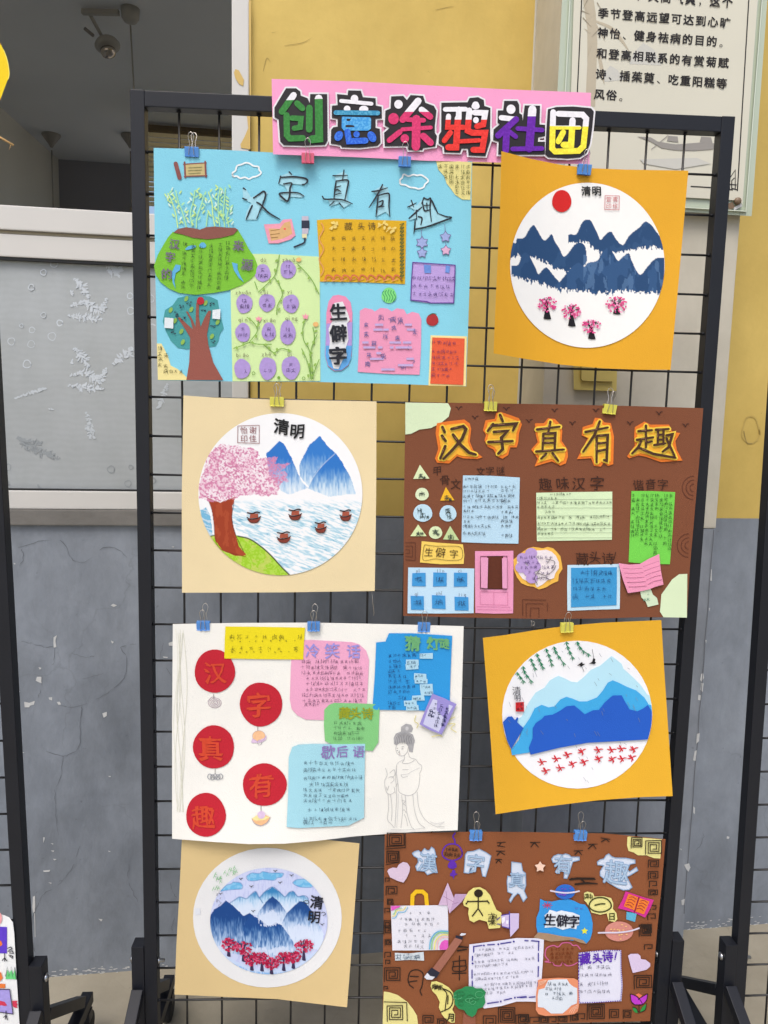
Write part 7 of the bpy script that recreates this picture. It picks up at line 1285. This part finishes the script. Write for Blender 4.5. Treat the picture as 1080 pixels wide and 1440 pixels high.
tu.strokes([u([(768, 480), (815, 500), (852, 552), (800, 554), (775, 530), (768, 480)]), u([(888, 478), (840, 505), (822, 520)]), u([(888, 478), (880, 522), (855, 552)]), u([(828, 555), (828, 612)]), u([(783, 570), (810, 580), (822, 612)]), u([(880, 545), (870, 590), (832, 608)])], 1.0, 2).done()

# ================================================================== BINDER CLIPS (each its own thing)
CLC = {'blue': (86, 150, 226), 'yellow': (232, 226, 96), 'pink': (238, 108, 140)}
def clip(px, py, c, label, depth=-.016, wpx=17, lean=0.0, open_=0.0, k=1.15):
    P = Vector(at(px, py, depth)); sc = (Vector(at(px + 10, py, depth)) - P).length / 10
    W_ = wpx * sc * k; H_ = 11.5 * sc * k; t_ = .0006
    root = empty('binder_clip', P, label, 'binder clip', 'binder clips holding the posters on the mesh')
    m_ = mat('clip_' + c, alb(CLC[c]), .3, spec=.5, coat=.3); mw = mat('clip_wire', lin((196, 190, 182)), .28, 1)
    up = Vector((lean, 0, 1)).normalized(); rt = Vector((1, 0, -lean)).normalized(); fwv = Vector((0, -1, 0))
    def pt(x, y, z): return tuple(P + rt * x + fwv * y + up * z)
    # folded spring steel body: front jaw, spine, back jaw with rolled lips
    prof = [(.0022, -H_ * .5), (.0032, -H_ * .5 + .0006), (.0022, -H_ * .42), (.0036, 0), (.0050, H_ * .42), (.0050, H_ * .5), (-.0050, H_ * .5), (-.0050, H_ * .42), (-.0036, 0), (-.0022, -H_ * .42), (-.0032, -H_ * .5 + .0006), (-.0022, -H_ * .5)]
    V, Fc = [], []; n_ = len(prof); inn = [(y * .78, z - (.0006 if z > 0 else 0)) for y, z in prof]
    for x in (-W_ / 2, W_ / 2): V += [pt(x, y, z) for y, z in prof] + [pt(x, y, z) for y, z in inn]
    for i in range(n_ - 1): Fc += [(i, i + 1, 2 * n_ + i + 1, 2 * n_ + i), (n_ + i + 1, n_ + i, 3 * n_ + i, 3 * n_ + i + 1), (i, n_ + i, n_ + i + 1, i + 1), (2 * n_ + i, 2 * n_ + i + 1, 3 * n_ + i + 1, 3 * n_ + i)]
    mk('body', V, Fc, m_, root)
    # rolled sockets show as two notches on the front jaw
    for x in (-W_ * .17, W_ * .17): tube('socket', [pt(x - W_ * .07, .0034, -H_ * .48), pt(x + W_ * .07, .0034, -H_ * .48)], .0008, m_, root, 6)
    hh = 16 * sc * k; ww = 4.6 * sc
    for s_, tilt in ((1, .18 + open_), (-1, -.28 - open_ * .5)):
        L_ = [(-ww * .8, 0), (-ww * .62, .30), (-ww * .42, .52), (-ww * .75, .72), (-ww * .88, .86), (-ww * .5, .98), (0, 1.02), (ww * .5, .98), (ww * .88, .86), (ww * .75, .72), (ww * .42, .52), (ww * .62, .30), (ww * .8, 0)]
        z0 = -H_ * .35 if s_ > 0 else H_ * .1
        pts = [pt(x + (0 if s_ > 0 else 1.2 * sc), s_ * .0042 + (h_ * hh) * math.sin(tilt) + .0012 * s_, z0 + h_ * (hh + H_ * .85) * math.cos(tilt)) for x, h_ in L_]
        tube('handle', [Vector(p) for p in pts], .00058, mw, root, 6)
    return root
clip(270, 214.5, 'blue', 'blue binder clip at the top left corner of the sky blue poster', -.016)
clip(433, 223, 'pink', 'pink binder clip under the pink banner, below its first green character', -.026, 15, 0, .05)
clip(569, 228, 'blue', 'blue binder clip under the pink banner, between its blue and its crimson character', -.025, 15)
clip(821.5, 239, 'blue', 'pale blue binder clip at the lower right end of the pink banner', -.036, 16, .05)
clip(389.5, 565, 'yellow', 'yellow binder clip on top of the beige boat painting', -.016)
clip(689.5, 571.5, 'yellow', 'left one of two yellow binder clips on the brown poster with orange title', -.016, 15.5)
clip(857, 575.5, 'yellow', 'right one of two yellow binder clips on the brown poster with orange title', -.016, 15.5, .08, .1)
clip(286, 880, 'blue', 'blue binder clip at the left corner of the white poster, above the red discs', -.018, 16)
clip(441, 881, 'blue', 'blue binder clip at the middle of the white poster top edge', -.018, 15)
clip(596, 882, 'blue', 'blue binder clip on the right of the white poster, above its bright blue note', -.018, 15)
clip(797, 882.5, 'yellow', 'yellow binder clip on the tilted golden mountain picture', -.020, 15, -.05, .1)
clip(669, 1175, 'blue', 'blue binder clip on the brown spiral poster, beside the white pencil poster', -.014, 15)
clip(816, 1175, 'blue', 'blue binder clip on the brown spiral poster, right half near the yellow corner', -.014, 15, .03)

# small wire hooks left on the mesh
mw = mat('clip_wire', None)
def hook(pts, label):
    W_ = [at(x, y, -.006) for x, y in pts]; o = tube('wire_hook', [tuple(p) for p in W_], .0006, mw, None); tag(o, label, 'hook')
hook([(523, 831), (524, 845), (526, 862), (525, 866)], 'thin straight wire end dangling below the beige boat painting')
hook([(746, 871), (748, 876), (747, 879), (751, 880), (752, 875), (748, 873)], 'tiny bent wire hook on the mesh under the brown poster, left of the yellow clip')

# ================================================================== on the left neighbouring rack
YL = -.075
P9 = [(-90, 1279), (-40, 1281), (-6, 1284), (6, 1287), (13, 1290), (18, 1297), (20, 1312), (22, 1350), (25, 1400), (28, 1450), (29, 1475), (-90, 1475)]
p9, s9 = hung('bird_drawing', P9, (244, 246, 246), YL, 'white round cornered drawing of purple square birds at the left picture edge', 'drawing', None, None)
a_ = Art(s9, 'drawn_bird', [ink((98, 64, 206)), ink((172, 160, 230)), ink((40, 36, 50)), ink((236, 128, 60)), ink((214, 60, 90)), ink((110, 214, 130)), ink((250, 250, 246)), ink((240, 170, 170))], p9, .0006, 0); q = T(0, 1240, 7.2)
a_.poly(q([(-160, 450), (70, 458), (70, 725), (-160, 720)]), 0).poly(q([(-140, 1085), (98, 1090), (132, 1340), (-150, 1300)]), 1).poly(q([(-30, 1030), (55, 1035), (50, 1078), (-30, 1075)]), 3).poly(q(ell(-5, 625, 28, 30, 12, .05)), 3).poly(q([(-30, 1230), (0, 1205), (45, 1215), (72, 1250), (50, 1258), (10, 1250), (-30, 1260)]), 4).poly(q([(122, 1205), (180, 1205), (165, 1225), (180, 1240), (168, 1260), (180, 1278), (150, 1275), (128, 1260)]), 4)
a_.poly(q(ell(-8, 370, 28, 60, 14)), 7); a_.poly(q([(55, 985), (75, 890), (95, 930), (115, 890), (130, 940), (150, 890), (168, 990), (120, 985)]), 5); a_.poly(q([(-20, 905), (10, 920), (28, 975), (0, 1010), (-20, 990)]), 3)
a_.strokes([q([(72, 675), (110, 660), (122, 680), (85, 695)]), q([(78, 705), (125, 700), (135, 725), (90, 720)]), q([(85, 740), (130, 755), (125, 775), (95, 752)]), q([(45, 725), (45, 770)]), q([(20, 800), (45, 770), (72, 805)]), q([(45, 770), (48, 808)]), q([(60, 1305), (60, 1350)]), q([(35, 1375), (60, 1350), (75, 1400)]), q([(60, 1350), (52, 1395)]), q([(55, 960), (75, 860), (88, 960), (112, 860), (126, 965), (150, 865), (165, 990)]), q([(-140, 1085), (98, 1090), (132, 1340), (-150, 1300)])], 1.1, 2, False); a_.done()
lathe_c = at(-20, 105, YL)
pY = [(-60, 70), (-30, 62), (-8, 58), (0, 60), (5, 70), (10, 84), (12.8, 98), (13.3, 105), (12, 111), (10.5, 113), (6, 125), (0, 141), (-10, 150), (-35, 155), (-60, 140)]
p10, s10 = hung('paper_sun', pY, (250, 216, 30), YL - .01, 'bright yellow round paper cut-out at the upper left picture edge', 'paper cut-out', None, None)
Art(s10, 'pale_rim', ink((250, 236, 110)), p10, .0006, 0).stroke([(5, 70), (10, 84), (12.5, 98), (12.8, 105), (11.5, 111)], 1.2).done()
a_ = at(-30, 176, YL - .01); b_ = at(19, 204, YL - .01)
o = tube('wooden_stick', [tuple(a_), tuple(b_)], .0016, mat('raffia_straw', lin((196, 160, 108)), .8), None, 8); tag(o, 'straw coloured stick with frayed tip poking out below the yellow paper cut-out', 'stick')
for (dx, dy) in ((3, 4), (-2, 9), (0, 6)): tube('straw_fibre', [tuple(at(15, 202, YL - .01)), tuple(at(15 + dx, 202 + dy, YL - .01))], .0003, mat('raffia_straw', None), o, 4)
